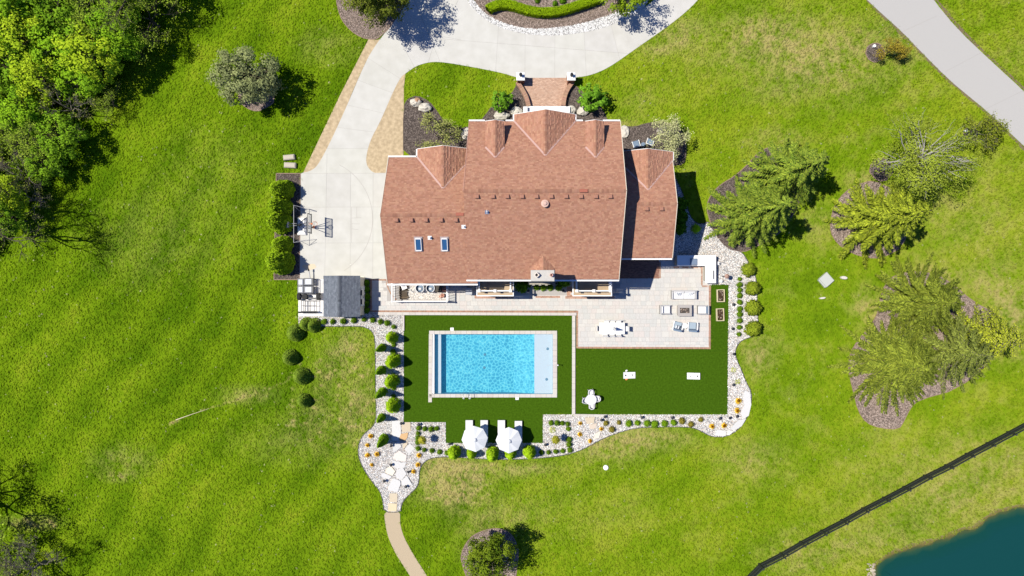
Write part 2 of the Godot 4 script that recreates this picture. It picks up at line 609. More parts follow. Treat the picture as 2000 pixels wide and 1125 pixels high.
var paver_meshes := {}
func patio() -> void:
	var area := poly([727, 545.5, 760, 545.5, 760, 540, 1290, 530, 1290, 510, 1390, 504, 1390, 557, 1385, 557, 1385, 678, 1127.5, 678, 1127.5, 606.5, 727, 606.5])
	var base := sheet("patio", area, 0.004, 0.075, mat("sand_joint", lin(0.34, 0.32, 0.30), 0.95))
	var keep_out: Array = [poly([752, 540, 878, 540, 878, 586, 752, 586]), poly([925, 540, 1205, 540, 1205, 582, 925, 582]), poly([1205, 530, 1289, 530, 1289, 544, 1205, 544])]
	var palette: Array = [Color(0.495, 0.482, 0.455), Color(0.515, 0.494, 0.462), Color(0.485, 0.478, 0.457), Color(0.525, 0.512, 0.482), Color(0.51, 0.478, 0.45), Color(0.47, 0.468, 0.448)]
	var rest := MB.new()
	var whole: Array = []
	var y := -4.0
	var row := 0
	while y < 6.0:
		var d: float = [0.44, 0.30, 0.44, 0.58][row % 4]
		var x := -14.0 - rf(0.0, 0.5)
		while x < 19.6:
			var w: float = [0.36, 0.52, 0.68, 0.52][rng.randi() % 4]
			var r := PackedVector2Array([Vector2(x, y), Vector2(x + w - 0.014, y), Vector2(x + w - 0.014, y + d - 0.014), Vector2(x, y + d - 0.014)])
			var shade := rng.randi() % palette.size()
			var mid := Vector2(x + w / 2, y + d / 2)
			x += w
			if mid.x < -13.8 or mid.x > 19.5:
				continue
			var inside := true
			for q in r:
				inside = inside and Geometry2D.is_point_in_polygon(q, area)
			var clear := true
			for k in keep_out:
				if Geometry2D.is_point_in_polygon(mid, k):
					clear = false
			if not clear:
				continue
			if inside:
				whole.append([w * d, mid, w, d, shade])
			else:
				for q in Geometry2D.intersect_polygons(r, area):
					if q.size() > 2:
						rest.col = palette[shade]
						rest.prism(q, 0.06, 0.085)
		y += d
		row += 1
	whole.sort_custom(func(a, b): return a[0] > b[0] or (a[0] == b[0] and a[1].x > b[1].x))
	for i in whole.size():
		var p = whole[i]
		if i < 300:
			var key := "%.2f %.2f %d" % [p[2], p[3], p[4]]
			if not paver_meshes.has(key):
				var m := MB.new()
				m.col = palette[p[4]]
				m.pad(Vector3.ZERO, Vector3(p[2] - 0.014, 0.025, p[3] - 0.014), 0.006)
				paver_meshes[key] = m.done()
			part("paver", paver_meshes[key], M.paver, base, Vector3(p[1].x, 0.06 + rf(0.0, 0.004), p[1].y))
		else:
			rest.col = palette[p[4]]
			rest.pad(Vector3(p[1].x, 0.06, p[1].y), Vector3(p[2] - 0.014, 0.025, p[3] - 0.014), 0.006)
	part("smaller_pavers", rest, M.paver, base, Vector3.ZERO, true)
	# brick soldier course round the patio
	var b := MB.new()
	for l in [[727, 607.8, 1129.5, 608.8, 3.6], [1127.3, 610.5, 1127.3, 680, 3.6], [1129, 678.6, 1387.5, 679.8, 3.6], [1386, 558, 1385.6, 677, 4.2], [1370.5, 559, 1384, 559, 3.4], [1370.3, 523.5, 1370.3, 557.5, 3.6], [1315, 522.2, 1372, 522.2, 3.4], [1288.8, 512, 1288.8, 543.5, 3.4], [725.3, 545, 725.3, 607, 3.4], [727, 546.6, 755, 546.6, 3.0]]:
		soldier(b, g(l[0], l[1]), g(l[2], l[3]), l[4] * S, 0.09)
	var cv := curved(poly([755, 546, 756, 556, 761, 569, 767, 578, 774, 585.5]), 2, false)
	for i in cv.size() - 1:
		soldier(b, Vector3(cv[i].x, 0, cv[i].y), Vector3(cv[i + 1].x, 0, cv[i + 1].y), 0.14, 0.09)
	var edge := struct("brick_edging", b, M.brick)
	edge.set_meta("kind", "structure")
	# terrace of brick by the east wing and brick steps below the decks
	var tb := MB.new()
	brick_field(tb, poly([1208, 500, 1287, 500, 1287, 544, 1208, 544]), 0.10, 0.16, Color(0.24, 0.11, 0.075), Color(0.36, 0.18, 0.12))
	for st in [[1104, 578.5, 1200, 583.5], [927, 577, 1003, 583], [1046, 578, 1094, 582], [1107, 560, 1118, 579]]:
		brick_field(tb, poly([st[0], st[1], st[2], st[1], st[2], st[3], st[0], st[3]]), 0.09, 0.20, Color(0.42, 0.23, 0.15), Color(0.55, 0.32, 0.22))
	struct("brick_terrace", tb, M.brick)
	# low stone edging round the lawn of turf, built of coping stones
	var sm := MB.new()
	var wall := struct("stone_edging", sheet_box(poly([737, 609.6, 1126, 610.6, 1126, 615.6, 737, 615.2]), 0.0, 0.135), M.stone_edge)
	for l in [[737, 612.2, 1125.6, 613.4, 0.27], [1120.3, 616.2, 1120.0, 809, 0.32], [788.5, 615.5, 788.5, 646, 0.16], [1121, 810.5, 1185, 811.4, 0.24]]:
		var a := g(l[0], l[1])
		var e := g(l[2], l[3])
		var d := (e - a).normalized()
		var total := (e - a).length()
		var k := maxi(1, int(round(total / 0.62)))
		for i in k:
			var m := MB.new()
			var t := rf(0.93, 1.05)
			m.col = Color(t, t * rf(0.97, 1.0), t * rf(0.93, 0.99))
			m.pad(Vector3.ZERO, Vector3(total / k - 0.01, 0.03, l[4]), 0.006, -atan2(d.z, d.x))
			part("coping_stone", m, M.stone_edge, wall, a + d * (i + 0.5) * total / k + Vector3(0, 0.136, 0))
	# artificial turf, one sheet each, left open round the pool
	for r in [[789, 615, 838, 824], [838, 615, 1088, 646], [838, 776, 1088, 824], [1088, 615, 1117, 809], [870, 824, 1060, 865], [1088, 809, 1060, 824]]:
		mark(poly([r[0], r[1], r[2], r[1], r[2], r[3], r[0], r[3]]))
	turf_rolls("pool_turf", [[789, 615, 838.5, 824.5], [838.5, 615, 1087.5, 646.5], [838.5, 775.5, 1087.5, 809], [838.5, 809, 1060, 824.5], [1087.5, 615, 1117.5, 809], [871, 824.5, 1060, 865.5]])
	turf_rolls("games_turf", [[1123.5, 680.5, 1421.5, 809], [1388, 555.5, 1423, 680.5]])


# artificial turf in rolls about 4 m wide; the pile of each roll leans its own way
func turf_rolls(called: String, rects: Array) -> void:
	var m := MB.new()
	for r in rects:
		mark(poly([r[0], r[1], r[2], r[1], r[2], r[3], r[0], r[3]]))
	var y := 540.0
	while y < 870.0:
		var t := rf(0.93, 1.07)
		m.col = Color(t * rf(0.97, 1.03), t, t)
		for r in rects:
			var a := maxf(r[1], y)
			var b := minf(r[3], y + 74.0)
			if b - a > 0.5:
				m.prism(poly([r[0], a, r[2], a, r[2], b - 0.12, r[0], b - 0.12]), 0.0, 0.024)
		y += 74.0
	struct(called, m, M.turf)


func sheet_box(p: PackedVector2Array, y0: float, y1: float) -> MB:
	var m := MB.new()
	m.prism(p, y0, y1)
	mark(p)
	return m


func soldier(m: MB, a: Vector3, b: Vector3, w: float, top: float) -> void:
	var d := b - a
	var k := maxi(1, int(round(d.length() / 0.105)))
	var turn := -atan2(d.z, d.x)
	for i in k:
		var t := rf(0.8, 1.2)
		m.col = Color(0.46 * t, 0.265 * t * rf(0.95, 1.1), 0.185 * t)
		m.pad(a.lerp(b, (i + 0.5) / k), Vector3(d.length() / k - 0.008, top + rf(-0.003, 0.003), w), 0.006, turn)


func brick_field(m: MB, area: PackedVector2Array, top: float, course: float, ca: Color, cb: Color) -> void:
	m.col = Color(0.26, 0.21, 0.18)
	m.prism(area, 0.0, top - 0.012)
	var lo := area[0]
	var hi := area[0]
	for q in area:
		lo = lo.min(q)
		hi = hi.max(q)
	var y := lo.y
	var row := 0
	while y < hi.y:
		var x := lo.x - (0.1 if row % 2 else 0.0)
		while x < hi.x:
			var r := PackedVector2Array([Vector2(x, y), Vector2(x + 0.192, y), Vector2(x + 0.192, y + course * 0.62 - 0.008), Vector2(x, y + course * 0.62 - 0.008)])
			m.col = tint(ca, cb, 0.12)
			for q in Geometry2D.intersect_polygons(r, area):
				if q.size() > 2:
					m.prism(q, top - 0.012, top)
			x += 0.2
		y += course * 0.62
		row += 1


# ---------------------------------------------------------------- beds of mulch and gravel
func edging(m: MB, p: PackedVector2Array, closed := true, w := 0.07) -> void:
	var last := p.size() if closed else p.size() - 1
	for i in last:
		var a := p[i]
		var b := p[(i + 1) % p.size()]
		var d := b - a
		if d.length() < 0.01:
			continue
		m.box(Vector3((a.x + b.x) / 2, 0.03, (a.y + b.y) / 2), Vector3(d.length() + 0.03, 0.06, w), Basis(Vector3.UP, -atan2(d.y, d.x)))


func ring(px: float, py: float, r: float, wob := 0.06) -> PackedVector2Array:
	var p := PackedVector2Array()
	for i in 22:
		var a := TAU * i / 22.0
		p.append(g2(px, py) + Vector2(cos(a), sin(a)) * r * S * rf(1.0 - wob, 1.0 + wob))
	return p


func inside_many(p: PackedVector2Array, per_m2: float) -> Array:
	var lo := p[0]
	var hi := p[0]
	for q in p:
		lo = lo.min(q)
		hi = hi.max(q)
	var out: Array = []
	for i in int((hi.x - lo.x) * (hi.y - lo.y) * per_m2):
		var q := Vector2(rf(lo.x, hi.x), rf(lo.y, hi.y))
		if Geometry2D.is_point_in_polygon(q, p):
			out.append(q)
	return out


func beds() -> void:
	var mulch_beds: Array = [
		curved(poly([657, 0, 661, 20, 668, 40, 685, 60, 705, 73, 722, 77, 737, 76.5, 746, 68, 760, 56, 768, 44, 796, 3, 815, -40, 690, -60, 655, -30]), 1),
		curved(poly([540, 339, 587, 339, 585, 546, 535.5, 546]), 0),
		curved(poly([788, 208, 797, 193, 815, 187, 838, 198, 853, 217, 869, 242, 880, 249, 898, 252, 918, 247, 918, 320, 788, 320]), 1),
		curved(poly([936, 240, 951, 222, 962, 206, 980, 196, 1000, 183, 1007, 170, 1010, 164, 1020, 177, 1029, 192, 1033, 210, 1033, 245]), 1),
		curved(poly([1121, 165, 1135, 178, 1160, 200, 1177, 214, 1186, 234, 1190, 250, 1100, 250, 1100, 207, 1104, 185]), 1),
		curved(poly([1211, 247, 1241, 248, 1256, 243, 1274, 239, 1292, 238, 1310, 241, 1328, 252, 1339, 272, 1340, 299, 1336, 321, 1313, 323, 1290, 330, 1211, 330]), 1),
		curved(poly([1385.6, 428, 1380, 409, 1383, 390, 1396, 371, 1411, 358, 1432, 346, 1456, 326, 1475, 304, 1492, 290, 1520, 286, 1560, 298, 1580, 335, 1560, 400, 1530, 450, 1492, 474, 1458, 490.5, 1446, 491, 1424, 487, 1405, 469, 1392, 448]), 1),
		curved(poly([1707, 352, 1672, 361, 1648, 377, 1629, 401, 1620, 441, 1627, 465, 1645, 484, 1677, 500, 1709, 505, 1733, 499, 1765, 480, 1775, 430, 1750, 375]), 1),
		curved(poly([1735, 545, 1760, 533, 1800, 529, 1850, 545, 1900, 590, 1945, 612, 1955, 660, 1935, 705, 1870, 760, 1795, 780, 1778, 795, 1765, 822, 1755, 838, 1720, 836, 1692, 826, 1676, 803, 1666, 762, 1656, 722, 1660, 690, 1676, 663, 1701, 636, 1715, 610, 1721, 573]), 1),
		curved(poly([900, 1095, 902, 1078, 910, 1061, 923, 1045.5, 944, 1036, 967, 1031, 990, 1036, 1005, 1051, 1014, 1080, 1005, 1140, 920, 1150]), 1),
		curved(poly([924, -4, 934, 14, 958, 34, 1000, 51, 1040, 57, 1080, 55, 1130, 48, 1180, 33, 1215, 20, 1262, -20, 1300, -70, 910, -80]), 1),
		ring(502, 180, 36), ring(1709, 103, 18), ring(1895, 262, 14), ring(1721, 331, 22),
		poly([707, 545.5, 724.5, 545.5, 724.5, 611, 707, 611]),
	]
	var mulch := MB.new()
	var lip := MB.new()
	var chips: Array = []
	var chip_cols := PackedColorArray()
	for k in mulch_beds.size():
		var p: PackedVector2Array = mulch_beds[k]
		mulch.col = Color(0.265, 0.21, 0.175) if k in [0, 7, 8, 9, 10, 11] else Color(0.135, 0.112, 0.10)
		mulch.prism(p, 0.0, 0.02)
		mark(p)
		if k != 10:
			lip.col = Color(0.10, 0.075, 0.06) if k in [2, 3, 4, 5] else Color(0.22, 0.15, 0.12)
			edging(lip, p, true, 0.08)
		for q in inside_many(p, 170.0):
			var b := Basis(Vector3.UP, rf(0, TAU)) * Basis(Vector3.RIGHT, rf(-0.5, 0.5)) * Basis(Vector3.BACK, rf(-0.5, 0.5))
			chips.append(Transform3D(b * rf(0.6, 1.5), Vector3(q.x, rf(0.02, 0.05), q.y)))
			chip_cols.append(tint(Color(0.23, 0.175, 0.145), Color(0.38, 0.31, 0.265), 0.3) if k in [0, 7, 8, 9, 10, 11] else tint(Color(0.115, 0.095, 0.085), Color(0.20, 0.165, 0.145), 0.3))
	var base := struct("mulch_beds", mulch, M.mulch)
	part("bed_edging", lip, mat("edging", lin(1, 1, 1), 0.9), base)
	var chip := MB.new()
	chip.box(Vector3.ZERO, Vector3(0.11, 0.015, 0.035))
	scatter("bark_chips", chip.done(), M.chip, base, chips, chip_cols)
	# gravel, all round the pool garden
	var outer := curved(poly([583, 637, 628, 637.5, 700, 636.5, 717, 640, 728, 648, 732.5, 660, 733.5, 700, 734, 760, 735, 800, 734, 822, 728, 834, 712, 846, 702, 862, 699, 885, 705, 905, 716, 925, 729, 943, 742, 958, 748, 978, 750, 1000, 783, 1000, 783, 990, 788, 977, 800, 965, 815, 951, 818.5, 938, 819, 920, 823, 909, 832, 899, 846, 893.5, 870, 892, 900, 893, 960, 897, 1000, 897, 1050, 895, 1105, 889, 1140, 877, 1170, 860, 1200, 847, 1240, 835.5, 1290, 833.5, 1340, 833.5, 1360, 837, 1380, 848, 1392, 853, 1418, 853, 1441, 840, 1458, 818, 1466, 795, 1468, 766, 1457, 747, 1449, 725, 1440, 706, 1435.5, 692, 1437, 680, 1444, 668, 1455, 662, 1470, 657, 1479, 648, 1481, 635, 1478.5, 600, 1477.5, 550, 1473, 532, 1461, 511, 1449, 492, 1436, 489, 1424, 487, 1405, 469, 1392, 448, 1385, 432, 1371, 438, 1357, 434, 1347, 421, 1340, 396, 1330, 370, 1318, 346]), 1, false)
	var inner := poly([1280, 345, 1280, 512, 1316, 512, 1385, 512, 1385, 556, 1423, 556, 1420.5, 809.5, 1060.5, 809.5, 1060.5, 865, 870.5, 865, 870.5, 824.5, 788.5, 824.5, 788.5, 609, 737, 608.5, 727, 608.5, 707, 608, 707, 617, 583, 617])
	var whole := outer.duplicate()
	whole.append_array(inner)
	var pieces: Array = [whole,
		curved(poly([912, 0, 925, 18, 945, 37, 975, 54, 1020, 66, 1065, 70, 1110, 68, 1160, 60, 1200, 47, 1230, 33, 1268, 8, 1262, -20, 1215, 20, 1180, 33, 1130, 48, 1080, 55, 1040, 57, 1000, 51, 958, 34, 934, 14, 922, -6]), 1),
		poly([1003, 548, 1108, 548, 1108, 579, 1003, 579]), poly([757, 545, 775, 545, 775, 586, 771, 583, 766, 575, 760, 565])]
	var gv := MB.new()
	var stones: Array = []
	var cols := PackedColorArray()
	for k in pieces.size():
		var p: PackedVector2Array = pieces[k]
		gv.prism(p, 0.0, 0.016)
		mark(p)
		for q in inside_many(p, 330.0 if k != 1 else 260.0):
			var big := rf(0.55, 1.25) * (1.45 if k == 1 else 1.0)
			stones.append(Transform3D(Basis.from_euler(Vector3(rf(0, 6), rf(0, 6), rf(0, 6))) * big, Vector3(q.x, 0.02 + rf(0, 0.015), q.y)))
			var u := rng.randf()
			var c := Color(0.64, 0.63, 0.605)
			if k == 1:
				c = Color(0.68, 0.68, 0.67) if u > 0.15 else Color(0.4, 0.39, 0.37)
			elif u < 0.07:
				c = Color(0.16, 0.16, 0.17)
			elif u < 0.23:
				c = Color(0.58, 0.47, 0.37)
			elif u < 0.32:
				c = Color(0.50, 0.44, 0.42)
			elif u < 0.6:
				c = Color(0.80, 0.80, 0.78)
			cols.append(c * rf(0.8, 1.12))
	var gravel := struct("gravel_beds", gv, M.gravel)
	var pebble := MB.new()
	pebble.blob(Vector3.ZERO, Vector3(0.05, 0.03, 0.04), 3, 0.15, 3, 5)
	scatter("river_stones", pebble.done(), M.pebble, gravel, stones, cols)
	var rim := MB.new()
	edging(rim, outer, false, 0.075)
	part("steel_edging", rim, mat("steel_edge", lin(0.045, 0.045, 0.045), 0.7), gravel)
	flagstones()


func flagstones() -> void:
	var gate := Node3D.new()
	gate.name = numbered("stepping_path")
	add_child(gate)
	gate.set_meta("kind", "structure")
	var w := Color(0.55, 0.55, 0.545)
	var t := Color(0.50, 0.43, 0.32)
	var list: Array = [
		[w, [765, 821, 783, 821, 784, 850, 778, 860, 766, 860]], [t, [784.5, 824, 802, 824, 803, 842, 785, 844]], [Color(0.55, 0.36, 0.18), [783, 847, 798, 844, 796, 855, 790, 861, 779, 858]],
		[w, [768, 866, 780, 861, 785, 872, 776, 880, 767, 884]], [t, [786, 863, 797, 859, 796, 868, 788, 877]], [w, [801, 865, 811, 875, 800, 887, 790, 877]],
		[Color(0.60, 0.55, 0.51), [781, 880, 795, 889, 793, 900, 785, 901, 768, 895, 770, 886]], [w, [766, 898, 785, 903, 794, 902, 790, 914, 775, 915, 766, 909]],
		[Color(0.66, 0.61, 0.50), [757, 912, 765, 911, 772.5, 920, 767, 929, 752, 922]], [w, [744, 924, 751, 923, 766, 930.5, 760, 936, 746, 932]], [w, [775, 917, 787, 912, 795, 925, 786, 936, 780, 937, 773, 929]],
		[w, [768, 933, 782, 938, 783, 945, 777, 961, 758, 957, 759, 948]], [w, [784, 938.5, 795, 928, 806, 946, 794, 950, 784.5, 946]], [t, [761, 963, 777, 963, 776, 981, 761, 980]], [Color(0.60, 0.50, 0.33), [759, 982, 776, 983, 775, 998, 758, 998]],
		[w, [1454, 762, 1464, 766, 1467, 790, 1462, 812, 1450, 818, 1446, 806, 1453, 790, 1450, 776]], [w, [1441, 820, 1457, 817, 1448, 832, 1434, 840, 1424, 838]], [w, [1400, 838, 1418, 841, 1417, 851, 1394, 850]], [Color(0.66, 0.63, 0.57), [1420, 840, 1433, 842, 1424, 849, 1419, 850]],
		[t, [1142, 815, 1162, 814, 1160, 826, 1146, 828]], [Color(0.55, 0.47, 0.38), [1150, 829, 1166, 826, 1164, 836, 1152, 838]], [Color(0.62, 0.58, 0.5), [1162, 846, 1174, 840, 1170, 855, 1158, 858]],
	]
	for f in list:
		var m := MB.new()
		var k := rf(0.94, 1.05)
		m.col = Color(f[0].r * k, f[0].g * k, f[0].b * k)
		var p: PackedVector2Array = poly(f[1])
		var fit: Array = Geometry2D.offset_polygon(p, -0.012)
		if fit.size():
			p = fit[0]
		m.prism(p, 0.0, rf(0.085, 0.15))
		part("flagstone", m, M.paver, gate)


# ---------------------------------------------------------------- water
func pool() -> void:
	var t := thing("swimming_pool", "rectangular swimming pool with turquoise water, pale stone coping and a shallow end", "swimming pool")
	mark(poly([836, 644, 1090, 644, 1090, 778, 836, 778]))
	var plaster := mat("pool_plaster", lin(0.42, 0.475, 0.515), 0.7)
	var cell := FastNoiseLite.new()  # cell noise for a net of caustic light painted into the floor colour
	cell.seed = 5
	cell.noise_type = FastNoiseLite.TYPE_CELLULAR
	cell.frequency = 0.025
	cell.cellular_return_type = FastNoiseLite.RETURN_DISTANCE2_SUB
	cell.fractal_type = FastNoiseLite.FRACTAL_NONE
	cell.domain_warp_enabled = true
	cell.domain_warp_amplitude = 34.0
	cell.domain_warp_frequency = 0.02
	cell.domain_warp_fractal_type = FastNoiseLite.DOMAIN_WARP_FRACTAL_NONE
	var caustic_tex := NoiseTexture2D.new()
	caustic_tex.width = 1024
	caustic_tex.height = 1024
	caustic_tex.seamless = true
	caustic_tex.noise = cell
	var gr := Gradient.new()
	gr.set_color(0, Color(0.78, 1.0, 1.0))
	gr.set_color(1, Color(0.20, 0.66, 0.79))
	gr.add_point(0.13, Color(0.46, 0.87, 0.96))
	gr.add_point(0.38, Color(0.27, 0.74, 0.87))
	caustic_tex.color_ramp = gr
	var deep := mat("pool_floor_caustics", lin(0.25, 0.50, 0.54), 0.7, 0.0, caustic_tex, 0.125)  # turquoise floor, bright caustic lines baked into its base colour
	var lighter := mat("pool_step", lin(0.30, 0.41, 0.52), 0.7)
	var x0 := -7.72
	var x1 := 3.97
	var z0 := 4.47
	var z1 := 10.36
	# basin: bench at the west end, floor, slope and tanning ledge at the east end
	var prof: Array = [[x0, -0.50], [-6.98, -0.50], [-6.98, -1.25], [0.2, -1.25], [2.2, -0.42], [x1, -0.42]]
	for i in prof.size() - 1:
		var a = prof[i]
		var b = prof[i + 1]
		if absf(a[0] - b[0]) < 0.01:
			var r := MB.new()
			r.quad(Vector3(a[0], a[1], z0), Vector3(a[0], b[1], z0), Vector3(a[0], b[1], z1), Vector3(a[0], a[1], z1), Vector3.RIGHT)
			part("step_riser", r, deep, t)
			continue
		var m := MB.new()
		# slope painted paler step by step towards the ledge, imitating shallower water tint
		var cuts := 6 if i == 3 else 1
		for e in cuts:
			var u := float(e) / cuts
			var w2 := float(e + 1) / cuts
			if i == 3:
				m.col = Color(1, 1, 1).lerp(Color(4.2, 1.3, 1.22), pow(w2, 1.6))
			m.quad(Vector3(lerpf(a[0], b[0], u), lerpf(a[1], b[1], u), z0), Vector3(lerpf(a[0], b[0], w2), lerpf(a[1], b[1], w2), z0), Vector3(lerpf(a[0], b[0], w2), lerpf(a[1], b[1], w2), z1), Vector3(lerpf(a[0], b[0], u), lerpf(a[1], b[1], u), z1), Vector3.UP)
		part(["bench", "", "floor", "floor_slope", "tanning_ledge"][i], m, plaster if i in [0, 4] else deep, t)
	var w := MB.new()
	for q in [[Vector3(x0, 0, z0), Vector3(x1, 0, z0), Vector3.BACK], [Vector3(x0, 0, z1), Vector3(x1, 0, z1), Vector3.FORWARD], [Vector3(x0, 0, z0), Vector3(x0, 0, z1), Vector3.RIGHT], [Vector3(x1, 0, z0), Vector3(x1, 0, z1), Vector3.LEFT]]:
		var d := Vector3(0, -1.3, 0)
		w.quad(q[0] + Vector3(0, 0.03, 0), q[1] + Vector3(0, 0.03, 0), q[1] + d, q[0] + d, q[2])
	part("wall", w, mat("pool_wall", lin(0.16, 0.36, 0.50), 0.6), t)
	# the surface: a grid of low ripples
	var wm := MB.new()
	var chop := FastNoiseLite.new()
	chop.seed = 21
	chop.frequency = 0.9
	chop.fractal_octaves = 2
	var nx := 117
	var nz := 59
	var hts := PackedFloat32Array()
	for k in (nz + 1):
		for i in (nx + 1):
			hts.append(-0.09 + 0.012 * chop.get_noise_2d(i * 0.1, k * 0.1))
	for k in nz:
		for i in nx:
			var c := []
			for e in [[0, 0], [1, 0], [1, 1], [0, 1]]:
				var ii: int = i + e[0]
				var kk: int = k + e[1]
				var sx := (hts[kk * (nx + 1) + mini(ii + 1, nx)] - hts[kk * (nx + 1) + maxi(ii - 1, 0)]) / 0.2
				var sz := (hts[mini(kk + 1, nz) * (nx + 1) + ii] - hts[maxi(kk - 1, 0) * (nx + 1) + ii]) / 0.2
				c.append([Vector3(lerpf(x0, x1, float(ii) / nx), hts[kk * (nx + 1) + ii], lerpf(z0, z1, float(kk) / nz)), Vector3(-sx, 1, -sz).normalized()])
			wm.smooth(c[0][0], c[1][0], c[2][0], c[0][1], c[1][1], c[2][1])
			wm.smooth(c[0][0], c[2][0], c[3][0], c[0][1], c[2][1], c[3][1])
	var wat := mat("pool_water", Color(0.25, 0.75, 0.9, 0.08), 0.03)
	wat.transparency = BaseMaterial3D.TRANSPARENCY_ALPHA
	wat.vertex_color_use_as_albedo = false
	part("water", wm, wat, t)
	# coping stones round the edge
	var runs: Array = [[838.3, 649.2, 1088, 649.2, 0.34, 24], [838.3, 772.7, 1088, 772.7, 0.34, 24], [1083.7, 652.6, 1083.7, 769.4, 0.43, 11], [841.3, 652.6, 840.2, 785.5, 0.35, 12]]
	for l in runs:
		var a := g(l[0], l[1])
		var e := g(l[2], l[3])
		var d := (e - a).normalized()
		var each: float = (e - a).length() / l[5]
		for i in l[5]:
			var m := MB.new()
			var k := rf(0.92, 1.06)
			m.col = Color(k, k * rf(0.95, 1.0), k * rf(0.92, 0.99))
			m.pad(Vector3.ZERO, Vector3(each - 0.008, 0.075, l[4]), 0.012, -atan2(d.z, d.x))
			part("coping_stone", m, M.stone_edge, t, a + d * each * (i + 0.5) + Vector3(0, 0.002, 0))
	var cb := MB.new()
	cb.box(Vector3(-7.80, 0.02, 7.41), Vector3(0.10, 0.06, 5.8))
	cb.box(Vector3(-7.64, 0.02, 7.41), Vector3(0.12, 0.06, 5.8))
	part("cover_track", cb, M.white, t)
	var sl := MB.new()
	sl.box(Vector3(-7.725, 0.0, 7.41), Vector3(0.04, 0.07, 5.8))
	part("cover_slot", sl, M.grey_paint, t)
	for q in [[883, 642.8], [1010, 777.8]]:
		var m := MB.new()
		m.pad(Vector3.ZERO, Vector3(0.34, 0.045, 0.30), 0.015)
		part("skimmer_lid", m, M.white, t, g(q[0], q[1]) + Vector3(0, 0.03, 0))
	for q in [[1070, 682], [1068, 742]]:
		var m := MB.new()
		m.lathe(PackedVector2Array([Vector2(0, 0.03), Vector2(0.10, 0.02), Vector2(0.14, 0.0)]), Vector3.ZERO, 12)
		part("bubbler", m, mat("bubbler_grey", lin(0.10, 0.17, 0.24), 0.4), t, Vector3((q[0] - 1000) * S, -0.418, (q[1] - 562.5) * S))
	for q in [[946, 695], [945, 721]]:
		var m := MB.new()
		m.lathe(PackedVector2Array([Vector2(0, 0.012), Vector2(0.11, 0.01), Vector2(0.14, 0.0)]), Vector3.ZERO, 12)
		part("main_drain", m, mat("drain_blue", lin(0.03, 0.14, 0.22), 0.5), t, Vector3((q[0] - 1000) * S, -1.248, (q[1] - 562.5) * S))


func pond() -> void:
	var shore := curved(poly([2200, 975, 2060, 980, 2000, 984, 1976, 986, 1950, 995, 1924, 1006, 1904, 1024, 1870, 1034, 1829, 1050, 1780, 1063, 1744, 1073, 1718, 1088, 1703, 1104, 1697, 1130, 1690, 1300, 2200, 1300]), 2)
	# ragged edges: every outline is shaken by its own noise
	var wob := FastNoiseLite.new()
	wob.seed = 8
	wob.frequency = 0.35
	var dense := PackedVector2Array()
	for i in shore.size():
		var a := shore[i]
		var b := shore[(i + 1) % shore.size()]
		var k := maxi(1, int((b - a).length() / 0.25)) if a.x < 60.0 and a.y < 40.0 else 1
		for e in k:
			dense.append(a.lerp(b, float(e) / k))
	# each rim point runs inwards down the bank: turf, sand, weedy shallows, deep water
	var n := dense.size()
	var turn_in := -1.0 if Geometry2D.is_polygon_clockwise(dense) else 1.0
	var depth: Array = [0.0, 0.26, 0.42, 0.65, 1.1, 2.2]
	var shades: Array = [Color(0.25, 0.215, 0.08), Color(0.16, 0.125, 0.035), Color(0.06, 0.075, 0.02), Color(0.02, 0.06, 0.03), Color(0.006, 0.045, 0.035), Color(0.004, 0.046, 0.040)]
	var rims: Array = []
	for k in depth.size():
		var outline := PackedVector2Array()
		for i in n:
			var e := (dense[(i + 1) % n] - dense[(i + n - 1) % n]).normalized()
			var inward := Vector2(-e.y, e.x) * turn_in
			var q: Vector2 = dense[i] + inward * depth[k]
			outline.append(q + Vector2(wob.get_noise_2d(q.x * 2.0, q.y * 2.0 + k * 9), wob.get_noise_2d(q.x * 2.0 + 90, q.y * 2.0 + k * 9)) * 0.30)
		rims.append(outline)
	var bk := MB.new()
	var m := MB.new()
	for k in depth.size() - 1:
		for i in n:
			var a: Vector2 = rims[k][i]
			var b: Vector2 = rims[k][(i + 1) % n]
			var c: Vector2 = rims[k + 1][(i + 1) % n]
			var d: Vector2 = rims[k + 1][i]
			var f := bk if k == 0 else m
			f.quad(Vector3(a.x, 0.012, a.y), Vector3(b.x, 0.012, b.y), Vector3(c.x, 0.012, c.y), Vector3(d.x, 0.012, d.y), Vector3.UP)
			# colours run from rim to rim
			var from := f.c.size() - 6
			for t in 6:
				var p := Vector2(f.v[from + t].x, f.v[from + t].z)
				f.c[from + t] = shades[k] if p.is_equal_approx(a) or p.is_equal_approx(b) else shades[k + 1]
	m.col = shades[5]
	m.prism(Geometry2D.offset_polygon(shore, -2.0)[0], 0.016, 0.016)
	mark(rims[1])
	struct("pond_bank", bk, mat("bank", Color.WHITE, 0.95, 0.0, M.fine, 0.8, 1.0))
	var wat := mat("pond_water", Color.WHITE, 0.08, 0.0)
	struct("pond", m, wat)
	var st := MB.new()
	for i in 26:
		st.col = tint(Color(0.26, 0.21, 0.14), Color(0.40, 0.36, 0.28))
		var q := g(1700 + rf(-7, 9), 1112 + rf(-12, 12))
		st.blob(q + Vector3(0, 0.03, 0), Vector3(rf(0.07, 0.2), rf(0.05, 0.1), rf(0.07, 0.18)), i, 0.2, 4, 6)
	var so := struct("shore_stones", st, M.pebble)
	so.set_meta("kind", "stuff")


# ---------------------------------------------------------------- the house
const TERRA := [Color(0.449, 0.229, 0.156), Color(0.487, 0.255, 0.171), Color(0.412, 0.209, 0.143), Color(0.471, 0.251, 0.176), Color(0.508, 0.281, 0.187)]
const SLATE := [Color(0.17, 0.19, 0.225), Color(0.19, 0.212, 0.25), Color(0.152, 0.172, 0.205), Color(0.205, 0.23, 0.268), Color(0.18, 0.20, 0.235)]


const EXPO := 0.14
